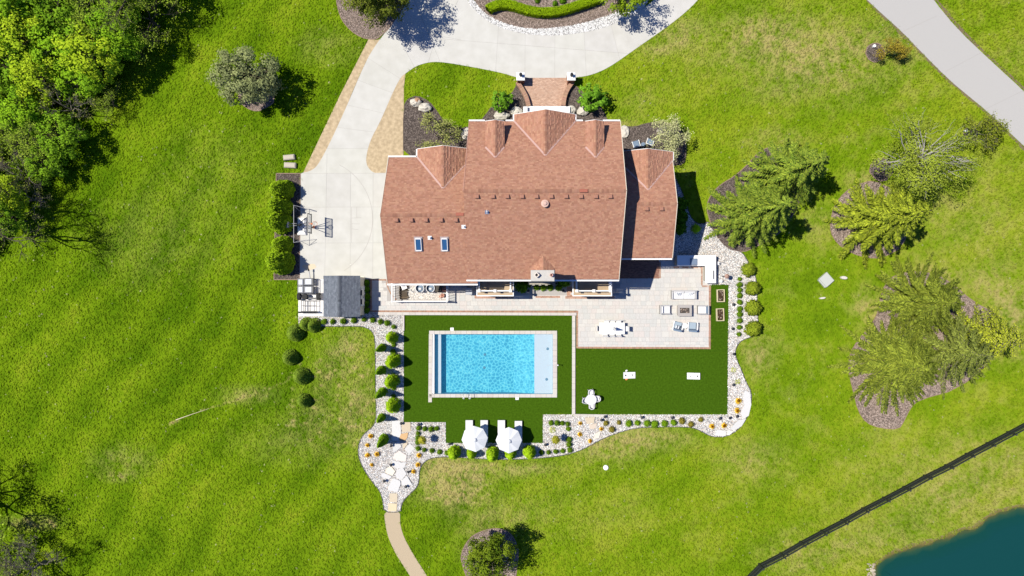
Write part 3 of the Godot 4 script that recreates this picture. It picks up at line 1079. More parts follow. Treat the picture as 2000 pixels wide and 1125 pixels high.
# a roof slope: a board of some thickness covered with courses of single shingle tabs
func slope(pts: Array, parent: Node, up_from: int, up_to: int, palette: Array, called := "roof_slope", lip := 1.0) -> void:
	var nrm: Vector3 = (pts[2] - pts[0]).cross(pts[1] - pts[0]).normalized()
	if nrm.y < 0:
		nrm = -nrm
	# v runs straight up the slope, u along the eave
	var vv := (Vector3.UP - nrm * nrm.y).normalized()
	var uu := vv.cross(nrm).normalized()
	var o: Vector3 = pts[0]
	var flat := PackedVector2Array()
	for p in pts:
		flat.append(Vector2((p - o).dot(uu), (p - o).dot(vv)))
	var board := MB.new()
	board.col = Color(0.42, 0.22, 0.165) if palette == TERRA else Color(0.10, 0.11, 0.13)
	var idx := Geometry2D.triangulate_polygon(flat)
	for i in range(0, idx.size(), 3):
		board.tri(pts[idx[i]], pts[idx[i + 1]], pts[idx[i + 2]], nrm)
		var dn := -nrm * 0.12
		board.tri(pts[idx[i]] + dn, pts[idx[i + 1]] + dn, pts[idx[i + 2]] + dn, -nrm)
	board.col = Color(0.62, 0.5, 0.42) if palette == TERRA else Color(0.2, 0.2, 0.21)
	var mid := Vector3.ZERO
	for p in pts:
		mid += p / pts.size()
	for i in pts.size():
		var a: Vector3 = pts[i]
		var b: Vector3 = pts[(i + 1) % pts.size()]
		var out := (a + b) / 2 - mid
		board.quad(a, b, b - nrm * 0.12, a - nrm * 0.12, out)
	var deck := part(called, board, M.shingle, parent)
	var lo := flat[0]
	var hi := flat[0]
	for q in flat:
		lo = lo.min(q)
		hi = hi.max(q)
	var m := MB.new()
	var y := lo.y
	var row := 0
	while y < hi.y:
		var x := lo.x - rf(0.0, 0.3)
		while x < hi.x:
			var wd := rf(0.13, 0.30)
			var r := PackedVector2Array([Vector2(x, y), Vector2(x + wd - 0.006, y), Vector2(x + wd - 0.006, y + EXPO), Vector2(x, y + EXPO)])
			x += wd
			var whole := true
			for q in r:
				if not Geometry2D.is_point_in_polygon(q, flat):
					whole = false
			m.col = palette[rng.randi() % palette.size()] * rf(0.91, 1.08)
			var lift := (0.020 if rng.randf() < 0.6 else 0.012) * lip
			if whole:
				var a := o + uu * r[0].x + vv * r[0].y
				var b := o + uu * r[1].x + vv * r[1].y
				var c := o + uu * r[2].x + vv * r[2].y + nrm * 0.004
				var d := o + uu * r[3].x + vv * r[3].y + nrm * 0.004
				m.quad(a + nrm * lift, b + nrm * lift, c, d, nrm)
				m.quad(a, b, b + nrm * lift, a + nrm * lift, -vv)
			else:
				for q in Geometry2D.intersect_polygons(r, flat):
					for i in range(1, q.size() - 1):
						var t := [q[0], q[i], q[i + 1]].map(func(s): return o + uu * s.x + vv * s.y + nrm * (0.004 + lift * (1.0 - clampf((s.y - y) / EXPO, 0, 1))))
						m.tri(t[0], t[1], t[2], nrm)
		y += EXPO
		row += 1
	part("shingles", m, M.shingle, deck, Vector3.ZERO, true)


func caps(parent: Node, a: Vector3, b: Vector3, palette: Array, dark := 0.85) -> void:
	var m := MB.new()
	var d := b - a
	var f := d.normalized()
	var s := f.cross(Vector3.UP).normalized()
	var k := int(d.length() / 0.2)
	for i in k:
		m.col = palette[rng.randi() % palette.size()] * dark * rf(0.9, 1.1)
		var p := a.lerp(b, float(i) / k)
		var q := a.lerp(b, float(i + 1) / k)
		for e in [-1.0, 1.0]:
			m.quad(p + Vector3(0, 0.045, 0), q + Vector3(0, 0.03, 0), q + s * e * 0.15 - Vector3(0, 0.035, 0), p + s * e * 0.15 - Vector3(0, 0.02, 0), Vector3.UP + s * e * 0.5)
	part("ridge_cap", m, M.shingle, parent, Vector3.ZERO, true)


func bar(called: String, parent: Node, a: Vector3, b: Vector3, w: float, h: float, material: Material) -> void:
	var m := MB.new()
	var d := b - a
	var f := d.normalized()
	var s := f.cross(Vector3.UP).normalized()
	m.box((a + b) / 2, Vector3(d.length(), h, w), Basis(f, s.cross(f), s))
	part(called, m, material, parent)


func window(parent: Node, at: Vector3, w: float, h: float, face: Vector3) -> void:
	var s := face.cross(Vector3.UP)
	var b := Basis(s, Vector3.UP, face)
	var f := MB.new()
	for e in [-1.0, 1.0]:
		f.box(at + s * e * (w / 2 - 0.04), Vector3(0.09, h, 0.10), b)
		f.box(at + Vector3.UP * e * (h / 2 - 0.04), Vector3(w - 0.17, 0.09, 0.096), b)
	f.box(at, Vector3(0.04, h - 0.17, 0.06), b)
	var o := part("window", f, M.white, parent)
	var pn := MB.new()
	pn.box(at, Vector3(w - 0.17, h - 0.17, 0.03), b)
	part("pane", pn, M.glass, o)


# walls of a block whose gable ends face east and west
func block(called: String, parent: Node, x0: float, x1: float, prof: PackedVector2Array, material: Material) -> void:
	var m := MB.new()
	m.col = Color(0.45, 0.42, 0.37)
	for x in [x0, x1]:
		var out := Vector3.LEFT if x == x0 else Vector3.RIGHT
		for i in range(1, prof.size() - 1):
			m.tri(Vector3(x, prof[0].y, prof[0].x), Vector3(x, prof[i].y, prof[i].x), Vector3(x, prof[i + 1].y, prof[i + 1].x), out)
	for i in prof.size():
		var a := prof[i]
		var b := prof[(i + 1) % prof.size()]
		if a.y == 0.0 and b.y == 0.0:
			continue
		var out := Vector3(0, 1, 0) if i > 0 and i < prof.size() - 2 else Vector3(0, 0, signf(a.x + b.x - prof[0].x - prof[prof.size() - 1].x + 0.0001))
		m.quad(Vector3(x0, a.y, a.x), Vector3(x1, a.y, a.x), Vector3(x1, b.y, b.x), Vector3(x0, b.y, b.x), out)
	part(called, m, material, parent)


# a gable that stands forward (north) on a slope: its two slopes, front, trim and valleys
func front_gable(parent: Node, xl: float, xr: float, xm: float, he: float, hr: float, zf: float, ze: float, zi: float, floor_h: float, win: float) -> void:
	var ov := 0.28
	slope([Vector3(xl, he, zf), Vector3(xm, hr, zf), Vector3(xm, hr, zi), Vector3(xl, he, ze)], parent, 0, 1, TERRA, "gable_slope")
	slope([Vector3(xr, he, zf), Vector3(xr, he, ze), Vector3(xm, hr, zi), Vector3(xm, hr, zf)], parent, 0, 1, TERRA, "gable_slope", 3.4)
	caps(parent, Vector3(xm, hr, zf), Vector3(xm, hr, zi), TERRA, 0.9)
	var vm := mat("valley", lin(0.42, 0.27, 0.235), 0.85)
	for x in [xl, xr]:
		bar("valley_flashing", parent, Vector3(x, he + 0.045, ze), Vector3(xm, hr + 0.045, zi), 0.15, 0.03, vm)
	var m := MB.new()
	m.col = Color(0.45, 0.42, 0.37)
	var wl := xl + 0.22
	var wr := xr - 0.22
	var drop := 0.14
	var a := Vector3(wl, floor_h, zf + ov)
	var b := Vector3(wr, floor_h, zf + ov)
	var c := Vector3(wr, he - 0.02, zf + ov)
	var d := Vector3(wl, he - 0.02, zf + ov)
	var top := Vector3(xm, hr - drop, zf + ov)
	m.quad(a, b, c, d, Vector3.FORWARD)
	m.tri(d, c, top, Vector3.FORWARD)
	var back := Vector3(0, 0, maxf(ze - zf - ov + 0.4, 0.3))
	m.quad(a, d, d + back, a + back, Vector3.LEFT)
	m.quad(b, c, c + back, b + back, Vector3.RIGHT)
	part("gable_wall", m, M.stone_wall, parent)
	window(parent, Vector3(xm, (he + maxf(floor_h, he - 2.6)) / 2 + 0.2, zf + ov - 0.03), win, win * 1.1, Vector3.FORWARD)
	for e in [[xl, -1.0], [xr, 1.0]]:
		bar("rake_trim", parent, Vector3(e[0], he - 0.06, zf - 0.02), Vector3(xm, hr - 0.06, zf - 0.02), 0.04, 0.14, M.white)
	if win < 1.0:
		return
	bar("gutter", parent, Vector3(xl - 0.07, he - 0.06, zf), Vector3(xl - 0.07, he - 0.06, ze), 0.11, 0.11, M.white)
	bar("gutter", parent, Vector3(xr + 0.07, he - 0.06, zf), Vector3(xr + 0.07, he - 0.06, ze), 0.11, 0.11, M.white)


func house() -> void:
	var t := thing("brick_house", "large house with terracotta shingle roofs, white gutters and three wings", "house")
	mark(poly([750, 250, 1300, 250, 1300, 545, 750, 545]))
	# main block
	slope([Vector3(-3.68, 7.79, -14.34), Vector3(9.32, 7.79, -14.34), Vector3(9.30, 11, -7.92), Vector3(-3.95, 11, -7.92)], t, 0, 3, TERRA)
	slope([Vector3(9.25, 7.42, -0.756), Vector3(-3.92, 7.42, -0.756), Vector3(-3.95, 11, -7.92), Vector3(9.30, 11, -7.92)], t, 0, 3, TERRA)
	caps(t, Vector3(-3.95, 11, -7.92), Vector3(9.30, 11, -7.92), TERRA, 0.88)
	block("wall", t, -3.6, 8.95, PackedVector2Array([Vector2(-13.95, 0), Vector2(-13.95, 7.8), Vector2(-7.92, 10.82), Vector2(-1.15, 7.45), Vector2(-1.15, 0)]), M.stone_wall)
	# west wing, its rear slope running on from the main one
	slope([Vector3(-10.70, 7.38, -11.32), Vector3(-3.7, 7.38, -11.32), Vector3(-3.7, 10.01, -6.04), Vector3(-10.92, 10.01, -6.04)], t, 0, 3, TERRA)
	slope([Vector3(-3.92, 7.20, -0.41), Vector3(-10.83, 7.20, -0.41), Vector3(-10.92, 10.01, -6.04), Vector3(-3.96, 10.01, -6.04)], t, 0, 3, TERRA)
	slope([Vector3(-3.0, 7.20, -0.41), Vector3(-3.915, 7.20, -0.41), Vector3(-3.915, 7.37, -0.73), Vector3(-3.0, 7.37, -0.73)], t, 0, 3, TERRA)
	caps(t, Vector3(-10.92, 10.01, -6.04), Vector3(-3.95, 10.01, -6.04), TERRA, 0.88)
	block("west_wing_wall", t, -10.5, -3.7, PackedVector2Array([Vector2(-10.95, 0), Vector2(-10.95, 7.38), Vector2(-6.04, 9.84), Vector2(-0.8, 7.22), Vector2(-0.8, 0)]), M.stone_wall)
	# east wing
	slope([Vector3(9.0, 6.5, -11.22), Vector3(14.12, 6.5, -11.22), Vector3(14.05, 8.5, -7.19), Vector3(9.0, 8.5, -7.19)], t, 0, 3, TERRA)
	slope([Vector3(14.16, 6.26, -2.67), Vector3(9.0, 6.26, -2.67), Vector3(9.0, 8.5, -7.19), Vector3(14.05, 8.5, -7.19)], t, 0, 3, TERRA)
	caps(t, Vector3(9.0, 8.5, -7.19), Vector3(14.05, 8.5, -7.19), TERRA, 0.95)
	block("east_wing_wall", t, 8.9, 13.7, PackedVector2Array([Vector2(-10.8, 0), Vector2(-10.8, 6.5), Vector2(-7.19, 8.3), Vector2(-3.05, 6.25), Vector2(-3.05, 0)]), M.stone_wall)
	# gables and dormers on the front
	front_gable(t, 0.20, 5.42, 2.79, 7.79, 9.41, -14.95, -14.34, -11.1, 0.0, 1.9)
	front_gable(t, -2.24, -0.67, -1.41, 9.03, 9.49, -14.05, -11.87, -10.93, 7.6, 0.8)
	front_gable(t, 6.20, 7.73, 6.98, 9.03, 9.49, -14.05, -11.87, -10.93, 7.6, 0.8)
	front_gable(t, -8.2, -3.5, -5.85, 7.38, 8.82, -12.05, -11.32, -8.44, 0.0, 1.7)
	front_gable(t, 9.3, 14.12, 11.7, 6.5, 7.87, -11.98, -11.22, -8.45, 0.0, 1.7)
	# gutters along the eaves
	for e in [[-3.72, -2.35, 7.79, -14.44], [-0.55, 0.12, 7.79, -14.44], [5.5, 6.1, 7.79, -14.44], [7.83, 9.32, 7.79, -14.44], [-10.75, -8.25, 7.38, -11.42], [-3.95, 9.28, 7.42, -0.65], [-10.86, -2.98, 7.20, -0.30], [9.25, 14.16, 6.26, -2.56]]:
		bar("gutter", t, Vector3(e[0], e[2] - 0.07, e[3]), Vector3(e[1], e[2] - 0.07, e[3]), 0.13, 0.13, M.white)
	bar("gutter_return", t, Vector3(-3.02, 7.10, -0.40), Vector3(-3.02, 7.10, -0.74), 0.10, 0.12, M.white)
	# rakes
	var vm2 := mat("rake_brown", lin(0.45, 0.24, 0.18), 0.8)
	for e in [[-3.69, 7.79, -14.34, -3.97, 11, -7.92], [9.34, 7.79, -14.34, 9.32, 11, -7.92], [9.27, 7.42, -0.76, 9.32, 11, -7.92], [-10.72, 7.38, -11.32, -10.94, 10.01, -6.04], [-10.85, 7.2, -0.41, -10.94, 10.01, -6.04], [14.14, 6.5, -11.22, 14.07, 8.5, -7.19], [14.18, 6.26, -2.67, 14.07, 8.5, -7.19]]:
		bar("rake_trim", t, Vector3(e[0], e[1] - 0.04, e[2]), Vector3(e[3], e[4] - 0.04, e[5]), 0.05, 0.16, M.cream if e[0] != -3.69 else vm2)
	# roof vents just below the ridges
	var vent := MB.new()
	vent.col = Color(0.43, 0.22, 0.16)
	vent.pad(Vector3(0, 0, 0), Vector3(0.34, 0.2, 0.32), 0.05)
	vent.col = Color(0.12, 0.07, 0.06)
	vent.box(Vector3(0, 0.08, 0.165), Vector3(0.28, 0.1, 0.02))
	var vm := vent.done()
	for x in [932, 963, 991, 1020, 1048, 1077, 1106, 1135, 1164, 1192]:
		on_roof("roof_vent", t, vm, M.shingle, x, 384.0, 11.0, -7.92)
	for x in [774.6, 803.6, 832.4, 861.8, 890.8]:
		on_roof("roof_vent", t, vm, M.shingle, x, 430.0, 11.0, -7.92)
	for x in [1263, 1292]:
		on_roof("roof_vent", t, vm, M.shingle, x, 408.0, 8.5, -7.19)
	var dome := MB.new()
	dome.col = Color(0.72, 0.50, 0.42)
	dome.lathe(PackedVector2Array([Vector2(0, 0.42), Vector2(0.14, 0.40), Vector2(0.17, 0.30), Vector2(0.31, 0.26), Vector2(0.33, 0.18), Vector2(0.26, 0.12), Vector2(0.26, -0.1)]), Vector3.ZERO, 16)
	on_roof("attic_fan", t, dome.done(), M.shingle, 1064.0, 398.0, 11.0, -7.92)
	for q in [[951, 414.5, 0.07], [839.5, 464.5, 0.09], [905.5, 443, 0.06]]:
		var fl := MB.new()
		fl.lathe(PackedVector2Array([Vector2(0, 0.36), Vector2(q[2], 0.36), Vector2(q[2], 0.0), Vector2(q[2] + 0.05, 0.0)]), Vector3.ZERO, 10)
		fl.box(Vector3(0, 0.02, 0), Vector3(0.34, 0.03, 0.34), Basis(Vector3.RIGHT, 0.46))
		on_roof("vent_pipe", t, fl.done(), M.white if q[2] != 0.07 else M.steel, q[0], q[1], 11.0, -7.92)
	# skylights
	for q in [[817.5, 476.5], [868.5, 476.5]]:
		var p := roof_point(q[0], q[1], 11.0, -7.92)
		var b := Basis(Vector3.RIGHT, 0.4636)
		var f := MB.new()
		for e in [-1.0, 1.0]:
			f.box(p + b * Vector3(e * 0.235, 0.09, 0), Vector3(0.045, 0.2, 1.12), b)
			f.box(p + b * Vector3(0, 0.09, e * 0.54), Vector3(0.43, 0.2, 0.09), b)
		var o := part("skylight", f, M.white, t)
		var pn := MB.new()
		pn.box(p + b * Vector3(0, 0.13, 0), Vector3(0.425, 0.03, 0.985), b)
		var sg := mat("skylight_glass", lin(0.025, 0.085, 0.20), 0.08)
		part("pane", pn, sg, o)
		var fs := MB.new()
		fs.box(p + b * Vector3(0, 0.025, 0), Vector3(0.72, 0.03, 1.36), b)
		part("flashing", fs, mat("flashing", lin(0.33, 0.27, 0.27), 0.5), o)
	# small patched shingles on the ridges
	for q in [[898, 418.5, 10.06], [1140, 372.5, 11.08]]:
		var f := MB.new()
		f.col = Color(0.43, 0.16, 0.11)
		f.pad(Vector3.ZERO, Vector3(0.66, 0.03, 0.26), 0.01)
		part("ridge_patch", f, M.shingle, t, g(q[0], q[1], q[2]))
	# chimney with its cricket
	var ch := MB.new()
	ch.col = Color(0.95, 0.93, 0.9)
	ch.box(Vector3(2.49, 3.0, -0.62), Vector3(1.86, 6.0, 0.62))
	ch.box(Vector3(2.49, 8.2, -0.98), Vector3(1.62, 5.4, 0.72))
	for k in 3:
		ch.box(Vector3(1.92 + 0.57 * k, 5.2, -0.28), Vector3(0.2, 1.8, 0.12))
	var chim := part("chimney", ch, M.stone_wall, t)
	var cap := MB.new()
	cap.pad(Vector3(2.49, 10.9, -1.0), Vector3(1.93, 0.2, 0.92), 0.03)
	part("cap", cap, M.stone, chim)
	for q in [[2.0, 0.44, Color(0.62, 0.55, 0.48)], [3.18, 0.30, Color(0.55, 0.30, 0.24)]]:
		var f := MB.new()
		f.col = q[2]
		f.lathe(PackedVector2Array([Vector2(q[1] * 0.30, 0.02), Vector2(q[1] * 0.34, 0.34), Vector2(q[1] * 0.52, 0.36), Vector2(q[1] * 0.5, 0.0)]), Vector3.ZERO, 4)
		f.col = Color(0.05, 0.05, 0.05)
		f.box(Vector3(0, 0.1, 0), Vector3(q[1] * 0.5, 0.02, q[1] * 0.5))
		part("flue", f, M.pebble, chim, Vector3(q[0], 11.1, -1.05))
	slope([Vector3(1.66, 7.92, -1.36), Vector3(2.65, 8.42, -1.36), Vector3(2.65, 8.42, -2.78), Vector3(1.66, 7.92, -1.76)], t, 0, 1, TERRA, "chimney_cricket")
	slope([Vector3(3.62, 7.92, -1.36), Vector3(3.62, 7.92, -1.76), Vector3(2.65, 8.42, -2.78), Vector3(2.65, 8.42, -1.36)], t, 0, 1, TERRA, "chimney_cricket")
	# windows and doors on the walls
	for x in [-9.2, -7.4, -5.4]:
		window(t, Vector3(x, 4.9, -0.74), 1.2, 1.5, Vector3.BACK)
	for x in [-2.4, -0.6, 5.2, 7.4]:
		window(t, Vector3(x, 1.7, -1.09), 1.6, 2.2, Vector3.BACK)
		window(t, Vector3(x, 4.8, -1.09), 1.5, 2.0, Vector3.BACK)
	for x in [10.4, 12.4]:
		window(t, Vector3(x, 1.7, -2.99), 1.4, 2.0, Vector3.BACK)
		window(t, Vector3(x, 4.6, -2.99), 1.3, 1.5, Vector3.BACK)
	for z in [-9.0, -7.1, -5.0]:
		window(t, Vector3(13.76, 4.4, z), 1.1, 1.5, Vector3.RIGHT)
	for x in [-2.9, -0.9, 6.4, 8.0]:
		window(t, Vector3(x, 5.2, -14.01), 1.1, 1.6, Vector3.FORWARD)
	for z in [-9.4, -6.1, -2.9]:
		var gd := MB.new()
		gd.box(Vector3(-10.53, 1.25, z), Vector3(0.08, 2.5, 2.6))
		for k in 4:
			gd.box(Vector3(-10.58, 0.31 + 0.62 * k, z), Vector3(0.04, 0.5, 2.4))
		part("garage_door", gd, M.white, t)


func roof_point(px: float, py: float, hr: float, zr: float) -> Vector3:
	var h := 8.0
	for i in 12:
		h = hr - 0.5 * (g(px, py, h).z - zr)
	return g(px, py, h)


func on_roof(called: String, parent: Node, m: Mesh, material: Material, px: float, py: float, hr: float, zr: float) -> void:
	part(called, m, material, parent, roof_point(px, py, hr, zr))


func front_walk() -> void:
	var walk := MB.new()
	var area := poly([1023, 152.4, 1106, 152.4, 1108, 168, 1103, 182, 1098, 208, 1037, 208, 1030, 185, 1021, 168])
	mark(area)
	brick_field(walk, area, 0.07, 0.165, Color(0.52, 0.32, 0.22), Color(0.66, 0.45, 0.33))
	struct("brick_walk", walk, M.brick)
	var porch := thing("entrance_porch", "white stone entrance landing between the brick walk and the front gable", "porch", Vector3(3.35, 0, -16.1))
	for k in 5:
		var m := MB.new()
		m.pad(Vector3.ZERO, Vector3(0.755, 0.45, 3.0), 0.03)
		part("landing_slab", m, M.white, porch, Vector3(-1.53 + 0.765 * k, 0, -0.05))
	for e in [-1.0, 1.0]:
		var m := MB.new()
		m.pad(Vector3.ZERO, Vector3(0.42, 0.85, 0.62), 0.03)
		part("pedestal", m, M.white, porch, Vector3(e * 2.05, 0, -1.1))
	for k in 2:
		var s: bool = k == 0
		var label := "brick gate pier with white cap and black lantern, %s of the brick walk" % ("west" if s else "east")
		var t := thing("gate_pier", label, "pier", g(1016.5 if s else 1113.5, 158), 0.0, "gate piers by the brick walk")
		var m := MB.new()
		brick_pier(m, 0.66, 1.35)
		part("shaft", m, M.brick, t)
		var cp := MB.new()
		cp.pad(Vector3(0, 1.35, 0), Vector3(0.82, 0.12, 0.80), 0.04)
		part("cap", cp, M.white, t)
		var l := MB.new()
		l.lathe(PackedVector2Array([Vector2(0, 0.62), Vector2(0.05, 0.58), Vector2(0.17, 0.46), Vector2(0.17, 0.43), Vector2(0.12, 0.42), Vector2(0.10, 0.12), Vector2(0.13, 0.08), Vector2(0.13, 0.0)]), Vector3(0, 1.47, -0.05), 6)
		part("lantern", l, M.dark_metal, t)
	for k in 2:
		var pts := curved(poly([1010.5, 162.5, 1019, 176, 1028, 192, 1032.5, 210] if k == 0 else [1118, 162.5, 1108.5, 175, 1102, 190, 1099.5, 209]), 2, false)
		var t := thing("curved_wall", "low curved brick wall on the %s edge of the brick walk" % ("west" if k == 0 else "east"), "garden wall", Vector3.ZERO, 0.0, "curved walls by the brick walk")
		var w := MB.new()
		for i in pts.size() - 1:
			soldier(w, Vector3(pts[i].x, 0, pts[i].y), Vector3(pts[i + 1].x, 0, pts[i + 1].y), 0.40, 0.55)
		part("brickwork", w, M.brick, t)


func brick_pier(m: MB, w: float, h: float) -> void:
	var k := int(h / 0.08)
	for i in k:
		for e in 4:
			var b := Basis(Vector3.UP, PI / 2 * e)
			for j in 3:
				m.col = tint(Color(0.34, 0.15, 0.10), Color(0.46, 0.22, 0.15))
				m.box(b * Vector3((j - 1) * w / 3 + (0.05 if i % 2 else -0.02), 0.04 + 0.08 * i, w / 2 - 0.05), Vector3(w / 3 - 0.012, 0.068, 0.1), b)
	m.col = Color(0.4, 0.36, 0.32)
	m.box(Vector3(0, h / 2, 0), Vector3(w - 0.12, h - 0.01, w - 0.12))


func decks() -> void:
	for k in 2:
		var x0 := -3.38 if k == 0 else 5.62
		var x1 := 0.16 if k == 0 else 9.28
		if k == 0:
			x0 = -3.30
		var mid := (x0 + x1) / 2
		var t := thing("balcony_deck", ["raised timber deck with white railing, west of the chimney", "raised timber deck with white railing, east of the chimney"][k], "deck", Vector3(mid, 0, 0), 0.0, "decks on the back of the house")
		var w := x1 - x0
		var y := 3.25
		var rim := MB.new()
		rim.box(Vector3(0, y - 0.1, 0.72), Vector3(w, 0.3, 0.09))
		for e in [-1.0, 1.0]:
			rim.box(Vector3(e * (w / 2 - 0.045), y - 0.1, -0.24), Vector3(0.09, 0.3, 1.83))
		part("rim_board", rim, M.white, t)
		var n := int((w - 0.2) / 0.14)
		for i in 13:
			var m := MB.new()
			var s := rf(0.85, 1.1)
			m.col = Color(s, s * 0.98, s * 0.95)
			m.box(Vector3(0, y - 0.02, -1.05 + 0.138 * i), Vector3(w - 0.19, 0.04, 0.128))
			part("deck_board", m, M.wood, t)
		var px := [-w / 2 + 0.3, 0.02, w / 2 - 0.3]
		for x in px:
			var m := MB.new()
			m.box(Vector3(x, y + 0.53, 0.26), Vector3(0.17, 1.06, 0.17))
			m.pad(Vector3(x, y + 1.06, 0.26), Vector3(0.27, 0.07, 0.27), 0.02)
			part("post", m, M.white, t)
		for e in [-1.0, 1.0]:
			var r := MB.new()
			r.box(Vector3(e * (w / 4 - 0.14), y + 0.98, 0.26), Vector3(w / 2 - 0.47, 0.07, 0.11))
			r.box(Vector3(e * (w / 4 - 0.14), y + 0.12, 0.26), Vector3(w / 2 - 0.47, 0.06, 0.07))
			r.box(Vector3(e * (w / 2 - 0.3), y + 0.98, -0.42), Vector3(0.13, 0.07, 1.18))
			r.box(Vector3(e * (w / 2 - 0.3), y + 0.12, -0.42), Vector3(0.07, 0.06, 1.18))
			var o := part("railing", r, M.white, t)
			var bl := MB.new()
			for i in 12:
				bl.box(Vector3(e * (0.18 + i * (w / 2 - 0.55) / 11.0), y + 0.55, 0.26), Vector3(0.035, 0.8, 0.035))
			for i in 9:
				bl.box(Vector3(e * (w / 2 - 0.3), y + 0.55, -0.92 + i * 0.125), Vector3(0.035, 0.8, 0.035))
			part("balusters", bl, M.white, o)
		for e in [-1.0, 1.0]:
			var m := MB.new()
			m.box(Vector3(e * (w / 2 - 0.2), (y - 0.25) / 2, 0.55), Vector3(0.2, y - 0.25, 0.2))
			part("column", m, M.white, t)
		# stairs hint: a small table on the boards
	for k in 2:
		var t := thing("deck_chair_bench", ["brown slatted bench on the west deck", "brown slatted bench on the east deck"][k], "bench", Vector3(-2.55 if k == 0 else 6.4, 3.25, -0.25), PI / 2)
		var m := MB.new()
		for i in 4:
			m.box(Vector3(0, 0.42, -0.18 + 0.11 * i), Vector3(0.8, 0.035, 0.09))
		part("seat", m, M.wood, t)
		for e in [-1.0, 1.0]:
			var l := MB.new()
			l.box(Vector3(e * 0.34, 0.2, 0), Vector3(0.06, 0.4, 0.36))
			part("leg", l, M.wood, t)
	rock_garden()


# the fenced stone garden under the west wing eave
func rock_garden() -> void:
	var t := thing("garden_enclosure", "white framed low fence round a stone garden below the west wing", "fence", g(823, 571))
	var w := 5.25
	var d := 1.72
	var hh := 1.45
	for e in [[-w / 2, -d / 2], [-w / 2, d / 2], [w / 2, d / 2], [w / 2, -d / 2]]:
		var m := MB.new()
		m.box(Vector3(e[0], hh / 2, e[1]), Vector3(0.12, hh, 0.12))
		m.pad(Vector3(e[0], hh, e[1]), Vector3(0.17, 0.05, 0.17), 0.015)
		part("post", m, M.white, t)
	for l in [[0.0, d / 2, w - 0.12, 0.0], [-w / 2, 0.0, d - 0.12, PI / 2], [w / 2, 0.0, d - 0.12, PI / 2]]:
		for y in [0.12, hh - 0.06]:
			var m := MB.new()
			m.box(Vector3.ZERO, Vector3(l[2], 0.08, 0.10))
			var o := part("rail", m, M.white, t, Vector3(l[0], y, l[1]))
			o.rotation.y = l[3]
		var n := int(l[2] / 0.16)
		for i in n:
			var m := MB.new()
			m.box(Vector3.ZERO, Vector3(0.035, hh - 0.26, 0.035))
			var q := Vector3((i + 0.5) * l[2] / n - l[2] / 2, hh / 2, 0).rotated(Vector3.UP, l[3])
			part("baluster", m, M.grey_paint, t, q + Vector3(l[0], 0, l[1]))
	var fl := MB.new()
	fl.col = Color(0.66, 0.62, 0.55)
	fl.prism(poly([772, 545, 875, 545, 875, 586, 772, 586]), 0.0, 0.05)
	var bed := struct("stone_garden_floor", fl, M.pebble)
	var where: Array = []
	var cols := PackedColorArray()
	for q in inside_many(poly([798, 560, 874, 560, 874, 585, 798, 585]), 260.0):
		where.append(Transform3D(Basis.from_euler(Vector3(rf(0, 6), rf(0, 6), rf(0, 6))) * rf(0.7, 1.5), Vector3(q.x, 0.06, q.y)))
		cols.append(tint(Color(0.55, 0.50, 0.42), Color(0.78, 0.76, 0.72), 0.1))
	var pb := MB.new()
	pb.blob(Vector3.ZERO, Vector3(0.05, 0.03, 0.04), 4, 0.15, 3, 5)
	scatter("pebbles", pb.done(), M.pebble, bed, where, cols)
	# log rack, at the west end
	var rack := thing("log_pile", "stack of dark split logs at the west end of the stone garden", "log pile", g(789, 571))
	for i in 16:
		var m := MB.new()
		m.col = tint(Color(0.06, 0.045, 0.03), Color(0.17, 0.12, 0.07), 0.2)
		m.tube(PackedVector3Array([Vector3(-0.42 + rf(-0.05, 0.05), 0.12 + 0.12 * (i % 2), -0.62 + i * 0.083), Vector3(0.42 + rf(-0.1, 0.1), 0.12 + 0.12 * (i % 2) + rf(-0.02, 0.04), -0.62 + i * 0.083 + rf(-0.03, 0.03))]), 0.055, 0.05, 6)
		part("log", m, M.pebble, rack)
	# two round tub chairs
	for k in 2:
		var c := thing("tub_chair", ["round wicker tub chair with blue cushion, nearer the log pile", "round wicker tub chair with blue cushion, nearer the brown pots"][k], "chair", g(821.5 if k == 0 else 842, 563), 0.0, "tub chairs in the stone garden")
		var m := MB.new()
		for i in 14:
			var a := lerpf(-2.6, 2.6, i / 13.0) + PI / 2 * 3.0
			m.box(Vector3(cos(a) * 0.40, 0.38, sin(a) * 0.40), Vector3(0.17, 0.66 + 0.12 * cos((i - 6.5) * 0.2), 0.06), Basis(Vector3.UP, -a + PI / 2))
		part("back", m, M.cushion, c)
		var s := MB.new()
		s.lathe(PackedVector2Array([Vector2(0, 0.46), Vector2(0.30, 0.45), Vector2(0.36, 0.38), Vector2(0.34, 0.10), Vector2(0.28, 0.0)]), Vector3.ZERO, 16)
		part("seat_cushion", s, M.blue_cushion, c)
		var pl := MB.new()
		pl.blob(Vector3(0.02, 0.52, 0.05), Vector3(0.16, 0.10, 0.13), 3 + k, 0.05, 6, 10)
		part("pillow", pl, M.cushion, c)
	var wc := thing("garden_chair", "white slatted chair beside the log pile in the stone garden", "chair", g(790.5, 560.5), 0.4)
	var ws := MB.new()
	for i in 4:
		ws.box(Vector3(-0.2 + i * 0.13, 0.42, 0), Vector3(0.10, 0.03, 0.48))
	part("seat", ws, M.white, wc)
	var wb := MB.new()
	for i in 4:
		wb.box(Vector3(-0.2 + i * 0.13, 0.72, -0.24), Vector3(0.08, 0.6, 0.03))
	part("backrest", wb, M.white, wc)
	for e in [[-0.22, -0.2], [0.22, -0.2], [-0.22, 0.2], [0.22, 0.2]]:
		var l := MB.new()
		l.box(Vector3(e[0], 0.2, e[1]), Vector3(0.05, 0.4, 0.05))
		part("leg", l, M.white, wc)
